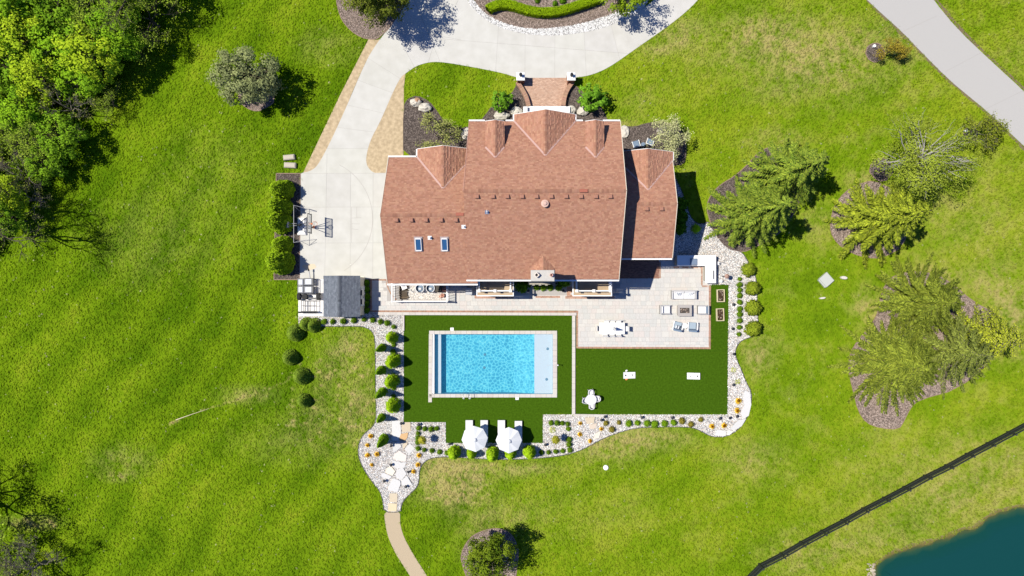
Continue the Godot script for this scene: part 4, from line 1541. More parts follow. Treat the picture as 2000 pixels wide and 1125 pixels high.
	for i in 7:
		var pot := thing("flower_pot", "small white pot in the row across the stone garden, %s from the log pile" % NTH[i], "pot", g(801.5 + i * 4.6, 566.5 + 3.0 * (i % 2)), 0.0, "row of small white pots")
		var m := MB.new()
		m.lathe(PackedVector2Array([Vector2(0.06, 0.20), Vector2(0.10, 0.22), Vector2(0.11, 0.2), Vector2(0.07, 0.0)]), Vector3.ZERO, 9)
		part("body", m, M.white, pot)
		var so := MB.new()
		so.col = Color(0.05, 0.05, 0.045)
		so.lathe(PackedVector2Array([Vector2(0, 0.19), Vector2(0.07, 0.185)]), Vector3.ZERO, 9)
		part("soil", so, M.pebble, pot)
	var bk := thing("wicker_hamper", "dark brown wicker hamper east of the tub chairs", "basket", g(857, 562))
	var bm := MB.new()
	bm.col = Color(0.30, 0.26, 0.2)
	bm.pad(Vector3.ZERO, Vector3(0.62, 0.6, 0.85), 0.05)
	part("body", bm, M.wicker, bk)
	for q in [[865, 577, 0.20, "large terracotta"], [869, 566, 0.24, "brown glazed"], [860, 579, 0.14, "small pinkish"]]:
		var m := MB.new()
		m.col = Color(0.34, 0.15, 0.10) if q[2] > 0.15 else Color(0.55, 0.34, 0.26)
		m.lathe(PackedVector2Array([Vector2(q[2] * 0.2, 0.30), Vector2(q[2] * 0.8, 0.34), Vector2(q[2], 0.32), Vector2(q[2] * 0.95, 0.18), Vector2(q[2] * 0.6, 0.0)]), Vector3.ZERO, 12)
		solo("clay_pot", m, M.pebble, "%s pot at the east end of the stone garden" % q[3], "pot", g(q[0], q[1]) + Vector3(0, 0.05, 0))
	var ac := thing("utility_cabinet", "pale grey boxy cabinet between the stone garden and west deck", "cabinet", g(917, 568.5))
	var am := MB.new()
	am.pad(Vector3.ZERO, Vector3(0.58, 0.95, 0.62), 0.03)
	part("body", am, mat("cabinet_grey", lin(0.36, 0.37, 0.39), 0.5), ac)
	var al := MB.new()
	al.pad(Vector3(0, 0.95, 0), Vector3(0.64, 0.06, 0.68), 0.02)
	part("lid", al, M.cabinet_grey, ac)


func shed() -> void:
	# ground footprint from x 640 to 711 px, ridge over the middle
	var t := thing("garden_shed", "small shed with grey shingle roof and cream walls beside the cart", "shed", g(679, 578))
	var w := 3.45
	var d := 3.86
	var he := 2.35
	var hr := 3.25
	var m := MB.new()
	var wx := w / 2 - 0.02
	var wz := d / 2 - 0.12
	for e in [-1.0, 1.0]:
		m.quad(Vector3(e * wx, 0, -wz), Vector3(e * wx, 0, wz), Vector3(e * wx, he, wz), Vector3(e * wx, he, -wz), Vector3(e, 0, 0))
		m.quad(Vector3(-wx, 0, e * wz), Vector3(wx, 0, e * wz), Vector3(wx, he, e * wz), Vector3(-wx, he, e * wz), Vector3(0, 0, e))
		m.tri(Vector3(-wx, he, e * wz), Vector3(wx, he, e * wz), Vector3(0, hr - 0.12, e * wz), Vector3(0, 0, e))
	part("wall", m, M.cream, t)
	slope([Vector3(-w / 2 + 0.03, he + 0.02, d / 2), Vector3(-w / 2 + 0.03, he + 0.02, -d / 2), Vector3(0, hr, -d / 2), Vector3(0, hr, d / 2)], t, 0, 1, SLATE)
	slope([Vector3(w / 2 + 0.03, he - 0.02, -d / 2), Vector3(w / 2 + 0.03, he - 0.02, d / 2), Vector3(0, hr, d / 2), Vector3(0, hr, -d / 2)], t, 0, 1, SLATE)
	caps(t, Vector3(0, hr + 0.01, -d / 2), Vector3(0, hr + 0.01, d / 2), SLATE, 0.7)
	for e in [-1.0, 1.0]:
		var dm := MB.new()
		dm.box(Vector3(wx + 0.03, 1.0, e * 0.48), Vector3(0.05, 2.0, 0.92))
		var o := part("door", dm, M.white, t)
		var hm := MB.new()
		hm.box(Vector3(wx + 0.09, 1.0, e * 0.12), Vector3(0.05, 0.25, 0.04))
		part("handle", hm, M.dark_metal, o)
	for e in [-0.42, 0.42]:
		var hm := MB.new()
		hm.box(Vector3(wx + 0.2, he - 0.28, e + 0.1), Vector3(0.34, 0.12, 0.5))
		part("wall_lamp", hm, M.dark_metal, t)
	# floor strip of cream stone to the east
	var fl := MB.new()
	fl.pad(g(706, 577), Vector3(0.5, 0.06, 3.75), 0.01)
	struct("shed_apron", fl, M.cream)
	# the cart on its pad
	var c := thing("utility_cart", "black framed open cart with four grey seats and a long tongue", "cart", g(606, 570) + Vector3(0, 0.06, 0))
	var fr := MB.new()
	for x in [-0.72, 0.72]:
		fr.box(Vector3(x, 0.42, 0.35), Vector3(0.05, 0.06, 3.1))
	for z in [-1.2, -0.35, 0.22, 0.86, 1.35, 1.88]:
		fr.box(Vector3(0, 0.42, z), Vector3(1.39, 0.05, 0.06))
	for x in [-0.5, -0.36, 0.16]:
		fr.box(Vector3(x, 0.42, 1.37), Vector3(0.04, 0.05, 0.97))
	fr.box(Vector3(0, 0.42, 0.62), Vector3(1.7, 0.12, 0.14))
	part("frame", fr, M.dark_metal, c)
	var tg := MB.new()
	tg.tube(PackedVector3Array([Vector3(0.12, 0.42, -1.2), Vector3(0.08, 0.48, -1.7), Vector3(0.02, 0.55, -2.1)]), 0.06, 0.05, 7)
	part("tongue", tg, M.grey_paint, c)
	var cp := MB.new()
	cp.tube(PackedVector3Array([Vector3(0.03, 0.54, -2.02), Vector3(0.0, 0.58, -2.25)]), 0.09, 0.07, 8)
	part("coupler", cp, M.tyre, c)
	for e in [-1.0, 1.0]:
		var wh := MB.new()
		wh.tube(PackedVector3Array([Vector3(e * 0.80, 0.34, 0.45), Vector3(e * 1.08, 0.34, 0.45)]), 0.36, 0.36, 18)
		var o := part("wheel", wh, M.tyre, c)
		var hub := MB.new()
		hub.tube(PackedVector3Array([Vector3(e * 1.06, 0.34, 0.45), Vector3(e * 1.11, 0.34, 0.45)]), 0.19, 0.15, 12)
		part("rim", hub, M.steel, o)
	var spare := MB.new()
	spare.tube(PackedVector3Array([Vector3(-0.34, 0.50, 0.47), Vector3(-0.36, 0.64, 0.47)]), 0.30, 0.28, 16)
	part("spare_wheel", spare, M.tyre, c)
	for r in [[-0.72, -0.95, 0.50], [-0.72, -0.22, 0.50], [0.04, -0.98, 0.78], [0.04, -0.22, 0.78]]:
		var sh := MB.new()
		sh.pad(Vector3(r[0], 0.5, r[1]), Vector3(r[2] + 0.14, 0.16, 0.70), 0.05)
		var o := part("seat", sh, mat("seat_shell", lin(0.12, 0.125, 0.14), 0.5), c)
		var cu := MB.new()
		cu.pad(Vector3(r[0] + 0.02, 0.66, r[1]), Vector3(r[2] * 0.78, 0.08, 0.50), 0.03)
		part("cushion", cu, mat("seat_pad", lin(0.52, 0.55, 0.60), 0.5), o)
	for x in [0.45, 0.62]:
		var sp := MB.new()
		sp.tube(PackedVector3Array([Vector3(x, 0.5, -1.25), Vector3(x, 0.95, -1.22), Vector3(x, 0.95, 0.15), Vector3(x, 0.5, 0.2)]), 0.03, 0.03, 6)
		part("side_rail", sp, M.dark_metal, c)
	var bd := MB.new()
	bd.box(Vector3(-0.05, 0.50, 1.98), Vector3(1.9, 0.24, 0.05), Basis(Vector3.RIGHT, 0.5))
	part("tailboard", bd, M.dark_metal, c)


func fence() -> void:
	var t := thing("rail_fence", "black three rail fence running diagonally between the lawn and the pond", "fence")
	var at: Array = [[1437, 1156], [1461, 1131], [1486, 1106], [1528, 1084.6], [1567, 1062], [1608, 1040], [1648.6, 1019], [1689, 996], [1730, 975], [1770, 954], [1811, 931.5], [1853, 911], [1893.6, 888.6], [1934, 867.6], [1975, 846], [2016, 824], [2057, 803], [2098, 781]]
	var pts := []
	for q in at:
		var p := g(q[0], q[1], 0.62)
		p.y = 0.0
		pts.append(p)
	for i in pts.size():
		var m := MB.new()
		m.box(pts[i] + Vector3(0, 0.66, 0), Vector3(0.13, 1.32, 0.13), Basis(Vector3.UP, 0.49))
		m.pad(pts[i] + Vector3(0, 1.32, 0), Vector3(0.17, 0.05, 0.17), 0.02, 0.49)
		part("post", m, M.fence_black, t)
		if i == 0:
			continue
		var a: Vector3 = pts[i - 1]
		var b: Vector3 = pts[i]
		for y in [0.32, 0.74, 1.16]:
			var d := b - a
			var r := MB.new()
			r.box((a + b) / 2 + Vector3(0, y + rf(-0.015, 0.015), 0), Vector3(d.length() - 0.13, 0.19, 0.06), Basis(Vector3.UP, -atan2(d.z, d.x)))
			part("rail", r, M.fence_black, t)
		var wires := MB.new()
		var bs := Basis(Vector3.UP, -atan2(b.z - a.z, b.x - a.x))
		for k in 24:
			wires.box(a.lerp(b, (k + 0.5) / 24.0) + Vector3(0, 0.62, 0), Vector3(0.014, 1.16, 0.014), bs)
		for k in 10:
			wires.box((a + b) / 2 + Vector3(0, 0.08 + k * 0.118, 0), Vector3((b - a).length() - 0.13, 0.016, 0.012), bs)
		part("wire_mesh", wires, M.fence_black, t)


func rod(called: String, parent: Node, pts: Array, r: float, material: Material) -> MeshInstance3D:
	var m := MB.new()
	m.tube(PackedVector3Array(pts), r, r, 6)
	return part(called, m, material, parent)


func court_things() -> void:
	var t := thing("basketball_hoop", "portable basketball hoop with white backboard and orange rim at the court edge", "basketball hoop", Vector3(-19.12, 0.04, -6.1))
	var b := MB.new()
	b.pad(Vector3(-1.35, 0.02, 0.1), Vector3(0.85, 0.24, 1.7), 0.1)
	part("base", b, M.white, t)
	rod("pole", t, [Vector3(-1.5, 0.2, 0.05), Vector3(-1.45, 1.0, 0.05), Vector3(-0.95, 2.1, 0.05)], 0.075, M.dark_metal)
	for e in [-1.0, 1.0]:
		rod("arm", t, [Vector3(-1.25, 1.5, 0.05), Vector3(-0.08, 2.45, e * 0.62)], 0.028, M.dark_metal)
		rod("lower_arm", t, [Vector3(-1.35, 1.2, 0.05), Vector3(-0.08, 1.80, e * 0.16)], 0.035, M.dark_metal)
		rod("brace", t, [Vector3(-1.5, 0.9, 0.05), Vector3(-1.0, 0.26, e * 0.7)], 0.025, M.dark_metal)
		rod("counter_rod", t, [Vector3(-1.4, 1.55, 0.05 + e * 0.09), Vector3(-2.35, 1.25, 0.05 + e * 0.12)], 0.035, M.steel)
	var cw := MB.new()
	cw.pad(Vector3(-2.45, 1.08, 0.05), Vector3(0.34, 0.34, 0.6), 0.06)
	part("counterweight", cw, M.steel, t)
	var pb := MB.new()
	pb.box(Vector3(0, 2.2, 0), Vector3(0.03, 1.0, 1.72))
	var board := mat("backboard", Color(0.85, 0.88, 0.88, 0.15), 0.1)
	board.transparency = BaseMaterial3D.TRANSPARENCY_ALPHA
	board.vertex_color_use_as_albedo = false
	var bo := part("backboard", pb, board, t)
	var fm := MB.new()
	for e in [-1.0, 1.0]:
		fm.box(Vector3(0, 2.2 + e * 0.53, 0), Vector3(0.07, 0.07, 1.84))
		fm.box(Vector3(0, 2.2, e * 0.885), Vector3(0.068, 0.99, 0.07))
	part("frame", fm, M.dark_metal, bo)
	var pd := MB.new()
	pd.box(Vector3(0.0, 1.62, 0), Vector3(0.10, 0.10, 1.9))
	part("edge_pad", pd, M.dark_metal, bo)
	var ring_pts := []
	for i in 17:
		var a := TAU * i / 16.0
		ring_pts.append(Vector3(0.40 + 0.23 * cos(a), 1.80, 0.23 * sin(a)))
	var rim := rod("rim", t, ring_pts, 0.015, M.orange)
	var bk := MB.new()
	bk.box(Vector3(0.09, 1.79, 0), Vector3(0.15, 0.10, 0.14))
	part("bracket", bk, M.orange, rim)
	var net := MB.new()
	for i in 12:
		var a := TAU * i / 12.0
		for e in [-1.0, 1.0]:
			net.tube(PackedVector3Array([Vector3(0.40 + 0.22 * cos(a), 1.79, 0.22 * sin(a)), Vector3(0.40 + 0.13 * cos(a + e * 0.5), 1.40, 0.13 * sin(a + e * 0.5))]), 0.008, 0.008, 3, false)
	part("net", net, M.white, rim)
	# ball return frame
	var f := thing("rebound_frame", "thin metal rebound frame standing round the hoop base", "net frame", Vector3(-19.9, 0, -6.1))
	for e in [-1.0, 1.0]:
		rod("upright", f, [Vector3(0.85, 0.05, e * 1.35), Vector3(-0.85, 1.75, e * 1.78)], 0.022, M.grey_paint)
		rod("foot", f, [Vector3(0.85, 0.05, e * 1.35), Vector3(-0.9, 0.05, e * 1.45)], 0.025, M.grey_paint)
		rod("stay", f, [Vector3(-0.9, 0.05, e * 1.45), Vector3(-0.85, 1.75, e * 1.78)], 0.018, M.grey_paint)
		rod("top_arm", f, [Vector3(-0.85, 1.75, e * 1.78), Vector3(0.15, 1.25, e * 1.52)], 0.016, M.grey_paint)
	rod("crossbar", f, [Vector3(-0.85, 1.75, -1.78), Vector3(-0.85, 1.75, 1.78)], 0.022, M.grey_paint)
	var ball := MB.new()
	ball.lathe(circle_profile(0.12), Vector3(0, 0.12, 0), 16)
	solo("basketball", ball, M.orange, "orange ball lying on the concrete beside the hoop base", "ball", g(613, 444) + Vector3(0, 0.04, 0))
	# flat stones on the lawn edge
	for q in [[566, 308, 1.1, 0.5, 0.1, "upper"], [568, 323.5, 1.15, 0.52, -0.05, "lower"]]:
		var m := MB.new()
		m.col = Color(0.82, 0.78, 0.70)
		m.pad(Vector3.ZERO, Vector3(q[2], 0.36, q[3]), 0.09, q[4])
		solo("stone_block", m, M.limestone, "%s of two oblong cream stone blocks on the lawn by the drive" % q[5], "stone block", g(q[0], q[1]), 0.0, "stone blocks by the drive")


func circle_profile(r: float, n := 8) -> PackedVector2Array:
	var p := PackedVector2Array()
	for i in n + 1:
		var a := PI * i / n
		p.append(Vector2(maxf(sin(a) * r, 0.0) if i > 0 and i < n else 0.0, cos(a) * r))
	return p


func dining_chair() -> Node3D:
	var c := thing("dining_chair", "white dining chair", "chair", Vector3.ZERO, 0.0, "chairs round the dining table")
	var s := MB.new()
	s.pad(Vector3(0, 0.40, 0), Vector3(0.50, 0.07, 0.50), 0.02)
	part("seat", s, M.cushion, c)
	var b := MB.new()
	b.box(Vector3(0, 0.68, -0.25), Vector3(0.48, 0.46, 0.05), Basis(Vector3.RIGHT, -0.15))
	part("backrest", b, M.cushion, c)
	for e in [[-0.21, -0.21], [0.21, -0.21], [-0.21, 0.21], [0.21, 0.21]]:
		var l := MB.new()
		l.box(Vector3(e[0], 0.2, e[1]), Vector3(0.045, 0.4, 0.045))
		part("leg", l, M.white, c)
	return c


const TOP := 0.085   # the patio's surface
func patio_things() -> void:
	var up := Vector3(0, TOP, 0)
	# dining set
	var t := thing("dining_table", "long white dining table with a closed umbrella through it", "table", g(1193, 640.5) + up)
	var slab := MB.new()
	slab.pad(Vector3(0, 0.70, 0), Vector3(2.45, 0.05, 1.12), 0.015)
	part("tabletop", slab, M.white, t)
	for e in [[-1.1, -0.45], [1.1, -0.45], [-1.1, 0.45], [1.1, 0.45]]:
		var l := MB.new()
		l.box(Vector3(e[0], 0.35, e[1]), Vector3(0.09, 0.7, 0.09))
		part("leg", l, M.white, t)
	var u := thing("closed_umbrella", "folded white umbrella standing in the middle of the dining table", "umbrella", g(1195, 640.5) + up)
	var ub := MB.new()
	ub.lathe(PackedVector2Array([Vector2(0, 2.45), Vector2(0.04, 2.40), Vector2(0.09, 2.0), Vector2(0.17, 1.35), Vector2(0.12, 1.15), Vector2(0.0, 1.1)]), Vector3.ZERO, 9)
	part("folded_canopy", ub, M.canopy, u)
	rod("pole", u, [Vector3(0, 0.0, 0), Vector3(0, 1.2, 0)], 0.025, M.steel)
	var bs := MB.new()
	bs.lathe(PackedVector2Array([Vector2(0, 0.1), Vector2(0.22, 0.08), Vector2(0.25, 0.0)]), Vector3.ZERO, 14)
	part("base", bs, M.grey_paint, u)
	var c0 := dining_chair()
	var k := 0
	for q in [[1183.5, 630.5, 0.0, "north side of the dining table, west end"], [1195, 630.5, 0.0, "north side of the dining table, middle"], [1206.5, 630.5, 0.0, "north side of the dining table, east end"], [1180.5, 650.5, PI, "south side of the dining table, west end"], [1194, 650.5, PI, "south side of the dining table, middle"], [1206.5, 650.5, PI, "south side of the dining table, east end"], [1169.5, 640.5, PI / 2, "west head of the dining table"], [1219.5, 641.5, -PI / 2, "east head of the dining table"]]:
		var label := "white dining chair at the %s" % q[3]
		if k == 0:
			c0.position = g(q[0], q[1]) + up
			c0.set_meta("label", label)
		else:
			copy(c0, label, g(q[0], q[1]) + up, q[2])
		k += 1
	# sofa
	var s := thing("outdoor_sofa", "long white cushioned sofa north of the fire table", "sofa", g(1333.5, 575.5) + up)
	var fr := MB.new()
	fr.pad(Vector3(0, 0.05, 0), Vector3(2.40, 0.25, 0.86), 0.03)
	part("frame", fr, M.wicker, s)
	var bk := MB.new()
	bk.pad(Vector3(0, 0.3, -0.38), Vector3(2.40, 0.42, 0.10), 0.03)
	part("backrest", bk, M.grey_paint, s)
	for e in [-1.0, 1.0]:
		var a := MB.new()
		a.pad(Vector3(e * 1.13, 0.3, 0.05), Vector3(0.13, 0.32, 0.74), 0.03)
		part("armrest", a, M.grey_paint, s)
		var cu := MB.new()
		cu.pad(Vector3(e * 0.53, 0.3, 0.05), Vector3(1.04, 0.16, 0.74), 0.04)
		part("seat_cushion", cu, M.cushion, s)
		var bc := MB.new()
		bc.pad(Vector3(e * 0.53, 0.46, -0.25), Vector3(1.02, 0.3, 0.15), 0.05)
		part("back_cushion", bc, M.cushion, s)
	for q in [[-0.55, "grey_pillow", 0.6], [0.55, "grey_pillow", -0.5]]:
		var p := MB.new()
		for i in 5:
			p.col = Color(0.3, 0.34, 0.38) if i % 2 else Color(0.75, 0.75, 0.74)
			p.box(Vector3(q[0] - 0.16 + i * 0.08, 0.58, -0.08), Vector3(0.08, 0.10 + 0.05 * (1.0 - absf(i - 2) / 2.0), 0.34), Basis(Vector3.UP, q[2]) * Basis(Vector3.RIGHT, 0.7))
		var o := part("pillow", p, mat("pillow", Color.WHITE, 0.9), s)
	# armchairs
	for kk in 2:
		var west: bool = kk == 0
		var a := thing("lounge_chair", "white cushioned armchair %s of the fire table" % ("west" if west else "east"), "armchair", g(1297, 604.5) + up if west else g(1370.5, 605) + up, 0.0, "armchairs by the fire table")
		var e := -1.0 if west else 1.0
		var f := MB.new()
		f.pad(Vector3(0, 0.05, 0), Vector3(1.0, 0.25, 0.88), 0.03)
		part("frame", f, M.wicker, a)
		var b := MB.new()
		b.pad(Vector3(e * 0.45, 0.3, 0), Vector3(0.10, 0.46, 0.88), 0.03)
		part("backrest", b, M.grey_paint, a)
		for z in [-1.0, 1.0]:
			var r := MB.new()
			r.pad(Vector3(-0.05 * e, 0.3, z * 0.40), Vector3(0.86, 0.30, 0.08), 0.02)
			part("armrest", r, M.grey_paint, a)
		var cu := MB.new()
		cu.pad(Vector3(-0.05 * e, 0.3, 0), Vector3(0.84, 0.18, 0.70), 0.04)
		part("seat_cushion", cu, M.cushion, a)
		var bc := MB.new()
		bc.pad(Vector3(e * 0.32, 0.48, 0), Vector3(0.14, 0.28, 0.68), 0.05)
		part("back_cushion", bc, M.cushion if west else M.blue_cushion, a)
	# fire table
	var ft := thing("fire_table", "grey concrete fire table with a tray of dark lava rock", "fire pit", g(1334, 606) + up)
	var body := MB.new()
	for e in [-1.0, 1.0]:
		body.box(Vector3(0, 0.27, e * 0.42), Vector3(1.24, 0.54, 0.14))
		body.box(Vector3(e * 0.55, 0.27, 0), Vector3(0.14, 0.54, 0.70))
	var conc := mat("table_concrete", lin(0.46, 0.43, 0.40), 0.8, 0.0, M.fine, 0.8)
	part("body", body, conc, ft)
	var top := MB.new()
	for e in [-1.0, 1.0]:
		top.pad(Vector3(0, 0.54, e * 0.405), Vector3(1.36, 0.08, 0.31), 0.01)
		top.pad(Vector3(e * 0.57, 0.541, 0), Vector3(0.22, 0.078, 0.499), 0.005)
	part("tabletop", top, conc, ft)
	var tray := MB.new()
	tray.col = Color(0.05, 0.04, 0.035)
	tray.box(Vector3(0, 0.46, 0), Vector3(0.96, 0.06, 0.56))
	part("burner_tray", tray, M.pebble, ft)
	for i in 26:
		var r := MB.new()
		r.col = tint(Color(0.06, 0.045, 0.04), Color(0.36, 0.28, 0.22), 0.2)
		r.blob(Vector3.ZERO, Vector3(rf(0.05, 0.11), 0.05, rf(0.03, 0.06)), i, 0.2, 4, 6)
		var o := part("lava_rock", r, M.pebble, ft, Vector3(rf(-0.38, 0.38), 0.52, rf(-0.19, 0.19)))
		o.rotation.y = rf(0, 3)
	# club chairs with a round table between
	for q in [[1321, 636.5, -0.22, "nearer the fire table's west corner, with a striped pillow"], [1349.5, 637.5, -0.06, "without pillow, east of the small round table"]]:
		var c := thing("club_chair", "blue cushioned club chair %s" % q[3], "chair", g(q[0], q[1]) + up, q[2], "blue club chairs")
		var fm := MB.new()
		for e in [-1.0, 1.0]:
			fm.box(Vector3(e * 0.44, 0.56, 0), Vector3(0.09, 0.05, 0.88))
			fm.box(Vector3(e * 0.44, 0.27, -0.38), Vector3(0.07, 0.54, 0.07))
			fm.box(Vector3(e * 0.44, 0.27, 0.38), Vector3(0.07, 0.54, 0.07))
		fm.box(Vector3(0, 0.24, 0), Vector3(0.81, 0.06, 0.8))
		part("frame", fm, M.white, c)
		var cu := MB.new()
		cu.pad(Vector3(0, 0.27, -0.06), Vector3(0.76, 0.18, 0.72), 0.05)
		part("seat_cushion", cu, mat("pale_blue_cushion", lin(0.27, 0.335, 0.39), 0.9), c)
		var bc := MB.new()
		bc.box(Vector3(0, 0.56, 0.33), Vector3(0.76, 0.52, 0.16), Basis(Vector3.RIGHT, 0.35))
		part("back_cushion", bc, M.blue_cushion, c)
		if q[2] < -0.1:
			var p := MB.new()
			for i in 4:
				p.col = Color(0.07, 0.08, 0.1) if i % 2 else Color(0.6, 0.63, 0.66)
				p.box(Vector3(-0.17 + i * 0.11, 0.58, 0.08), Vector3(0.11, 0.14, 0.3), Basis(Vector3.RIGHT, 0.5))
			part("pillow", p, M.pillow, c)
	var rt := thing("side_table", "small round white table between the two blue club chairs", "table", g(1335, 635.5) + up)
	var rm := MB.new()
	rm.lathe(PackedVector2Array([Vector2(0, 0.52), Vector2(0.25, 0.52), Vector2(0.27, 0.50), Vector2(0.25, 0.47), Vector2(0.0, 0.47)]), Vector3.ZERO, 20)
	part("tabletop", rm, M.white, rt)
	var rp := MB.new()
	rp.lathe(PackedVector2Array([Vector2(0.05, 0.47), Vector2(0.05, 0.06), Vector2(0.18, 0.0)]), Vector3.ZERO, 12)
	part("pedestal", rp, M.white, rt)
	# outdoor kitchen
	var kt := thing("outdoor_kitchen", "white L shaped outdoor kitchen counter at the patio corner", "outdoor kitchen", g(1353, 512))
	var cb := MB.new()
	cb.box(Vector3(-0.2, 0.45, -0.1), Vector3(3.2, 0.9, 0.82))
	cb.box(Vector3(1.42, 0.45, 0.65), Vector3(0.82, 0.9, 2.3))
	part("cabinet", cb, M.stone_wall, kt)
	var ct := MB.new()
	ct.prism(PackedVector2Array([Vector2(-1.75, -0.62), Vector2(1.98, -0.62), Vector2(1.98, 2.06), Vector2(0.94, 2.06), Vector2(0.94, 0.40), Vector2(-1.75, 0.40)]), 0.9, 0.98)
	part("countertop", ct, M.white, kt)
	var gl := MB.new()
	gl.pad(Vector3(-0.18, 0.98, 0.0), Vector3(0.66, 0.16, 0.62), 0.06)
	var go := part("grill", gl, mat("grill_steel", lin(0.22, 0.28, 0.36), 0.35, 0.4), kt)
	var gh := MB.new()
	gh.tube(PackedVector3Array([Vector3(-0.45, 1.10, 0.36), Vector3(0.1, 1.10, 0.36)]), 0.02, 0.02, 6)
	part("handle", gh, M.steel, go)
	var hd := MB.new()
	hd.pad(Vector3(1.42, 0.98, 1.25), Vector3(0.66, 0.2, 0.9), 0.09)
	var ho := part("grill_hood", hd, M.white, kt)
	var hh := MB.new()
	hh.tube(PackedVector3Array([Vector3(1.66, 1.2, 0.86), Vector3(1.66, 1.2, 1.64)]), 0.03, 0.03, 6)
	part("handle", hh, M.dark_metal, ho)
	# planters
	for q in [[1406.3, 577.5, "upper of two wooden planter boxes, with rubble and soil"], [1405.2, 614.5, "lower of two wooden planter boxes, with bare brown soil"]]:
		var p := thing("planter_box", q[2], "planter", g(q[0], q[1]) + Vector3(0, 0.024, 0), 0.03, "planter boxes on the turf")
		for e in [-1.0, 1.0]:
			for y in [0.0, 0.165]:
				var b1 := MB.new()
				b1.pad(Vector3(e * 0.33, y, 0), Vector3(0.07, 0.155, 1.22), 0.01)
				part("plank", b1, M.pale_wood, p)
				var b2 := MB.new()
				b2.pad(Vector3(0, y, e * 0.575), Vector3(0.585, 0.155, 0.07), 0.01)
				part("plank", b2, M.pale_wood, p)
		var so := MB.new()
		so.col = Color(0.115, 0.075, 0.05)
		so.blob(Vector3(0, 0.20, 0), Vector3(0.29, 0.08, 0.53), 31, 0.3, 6, 12)
		part("soil", so, M.mulch, p)
		for i in 12:
			var r := MB.new()
			r.col = tint(Color(0.10, 0.07, 0.055), Color(0.34, 0.27, 0.2), 0.2)
			r.blob(Vector3(rf(-0.2, 0.2), 0.27, rf(-0.42, 0.42)), Vector3(rf(0.03, 0.09), 0.04, rf(0.03, 0.08)), i + 50, 0.2, 4, 6)
			part("clod", r, M.pebble, p)
	# odds and ends in the gravel by the kitchen
	var lp := thing("garden_lantern", "brown garden lantern on a post beside the outdoor kitchen", "lantern", g(1411, 540))
	rod("post", lp, [Vector3(0, 0, 0), Vector3(0, 1.15, 0)], 0.035, M.dark_metal)
	var lh := MB.new()
	lh.col = Color(0.32, 0.2, 0.16)
	lh.lathe(PackedVector2Array([Vector2(0, 1.62), Vector2(0.10, 1.55), Vector2(0.24, 1.40), Vector2(0.20, 1.36), Vector2(0.17, 1.18), Vector2(0.08, 1.12)]), Vector3.ZERO, 10)
	part("head", lh, M.pebble, lp)
	for q in [[1401.5, 514.5, 0.2, 0.32, "propane tank", "white gas bottle behind the kitchen counter by its upper end"], [1407, 549, 0.24, 0.3, "water bowl", "white gas bottle at the lower end of the kitchen counter"]]:
		var m := MB.new()
		m.lathe(PackedVector2Array([Vector2(0, 0.46), Vector2(0.06, 0.45), Vector2(0.07, 0.38), Vector2(0.16, 0.34), Vector2(0.19, 0.26), Vector2(0.19, 0.06), Vector2(0.14, 0.0)]), Vector3.ZERO, 14)
		var o := solo("gas_bottle", m, M.white, q[5], "gas bottle", g(q[0], q[1]))
		rod("valve", o, [Vector3(0, 0.45, 0), Vector3(0, 0.52, 0)], 0.04, M.dark_metal)
	# blue shaded chairs by the east wing front
	for q in [[1241, 283.5, 0.3, "left of the small table before the east wing"], [1267.5, 280, -0.35, "right of the small table before the east wing"]]:
		var c := thing("porch_chair", "white framed chair with dark blue cushion, %s" % q[3], "chair", g(q[0], q[1]), q[2], "porch chairs")
		var f := MB.new()
		for e in [-1.0, 1.0]:
			f.box(Vector3(e * 0.33, 0.5, 0), Vector3(0.06, 0.05, 0.7))
			for z in [-0.3, 0.3]:
				f.box(Vector3(e * 0.33, 0.24, z), Vector3(0.05, 0.48, 0.05))
		f.box(Vector3(0, 0.75, 0.34), Vector3(0.7, 0.5, 0.05))
		part("frame", f, M.white, c)
		var cu := MB.new()
		cu.pad(Vector3(0, 0.36, -0.02), Vector3(0.58, 0.12, 0.62), 0.04)
		part("cushion", cu, M.blue_cushion, c)
	var st := thing("stone_stool", "small pale table between the porch chairs", "table", g(1254.5, 283.5))
	var sm := MB.new()
	sm.lathe(PackedVector2Array([Vector2(0, 0.45), Vector2(0.19, 0.44), Vector2(0.2, 0.2), Vector2(0.16, 0.0)]), Vector3.ZERO, 14)
	part("body", sm, M.blue_cushion, st)
	# drain cover in the patio
	var dc := MB.new()
	dc.lathe(PackedVector2Array([Vector2(0, 0.012), Vector2(0.2, 0.012), Vector2(0.21, 0.0)]), Vector3.ZERO, 18)
	solo("drain_cover", dc, mat("drain", lin(0.46, 0.44, 0.415), 0.8), "round stone coloured drain cover in the patio below the dining table", "drain cover", g(1230, 671) + up)


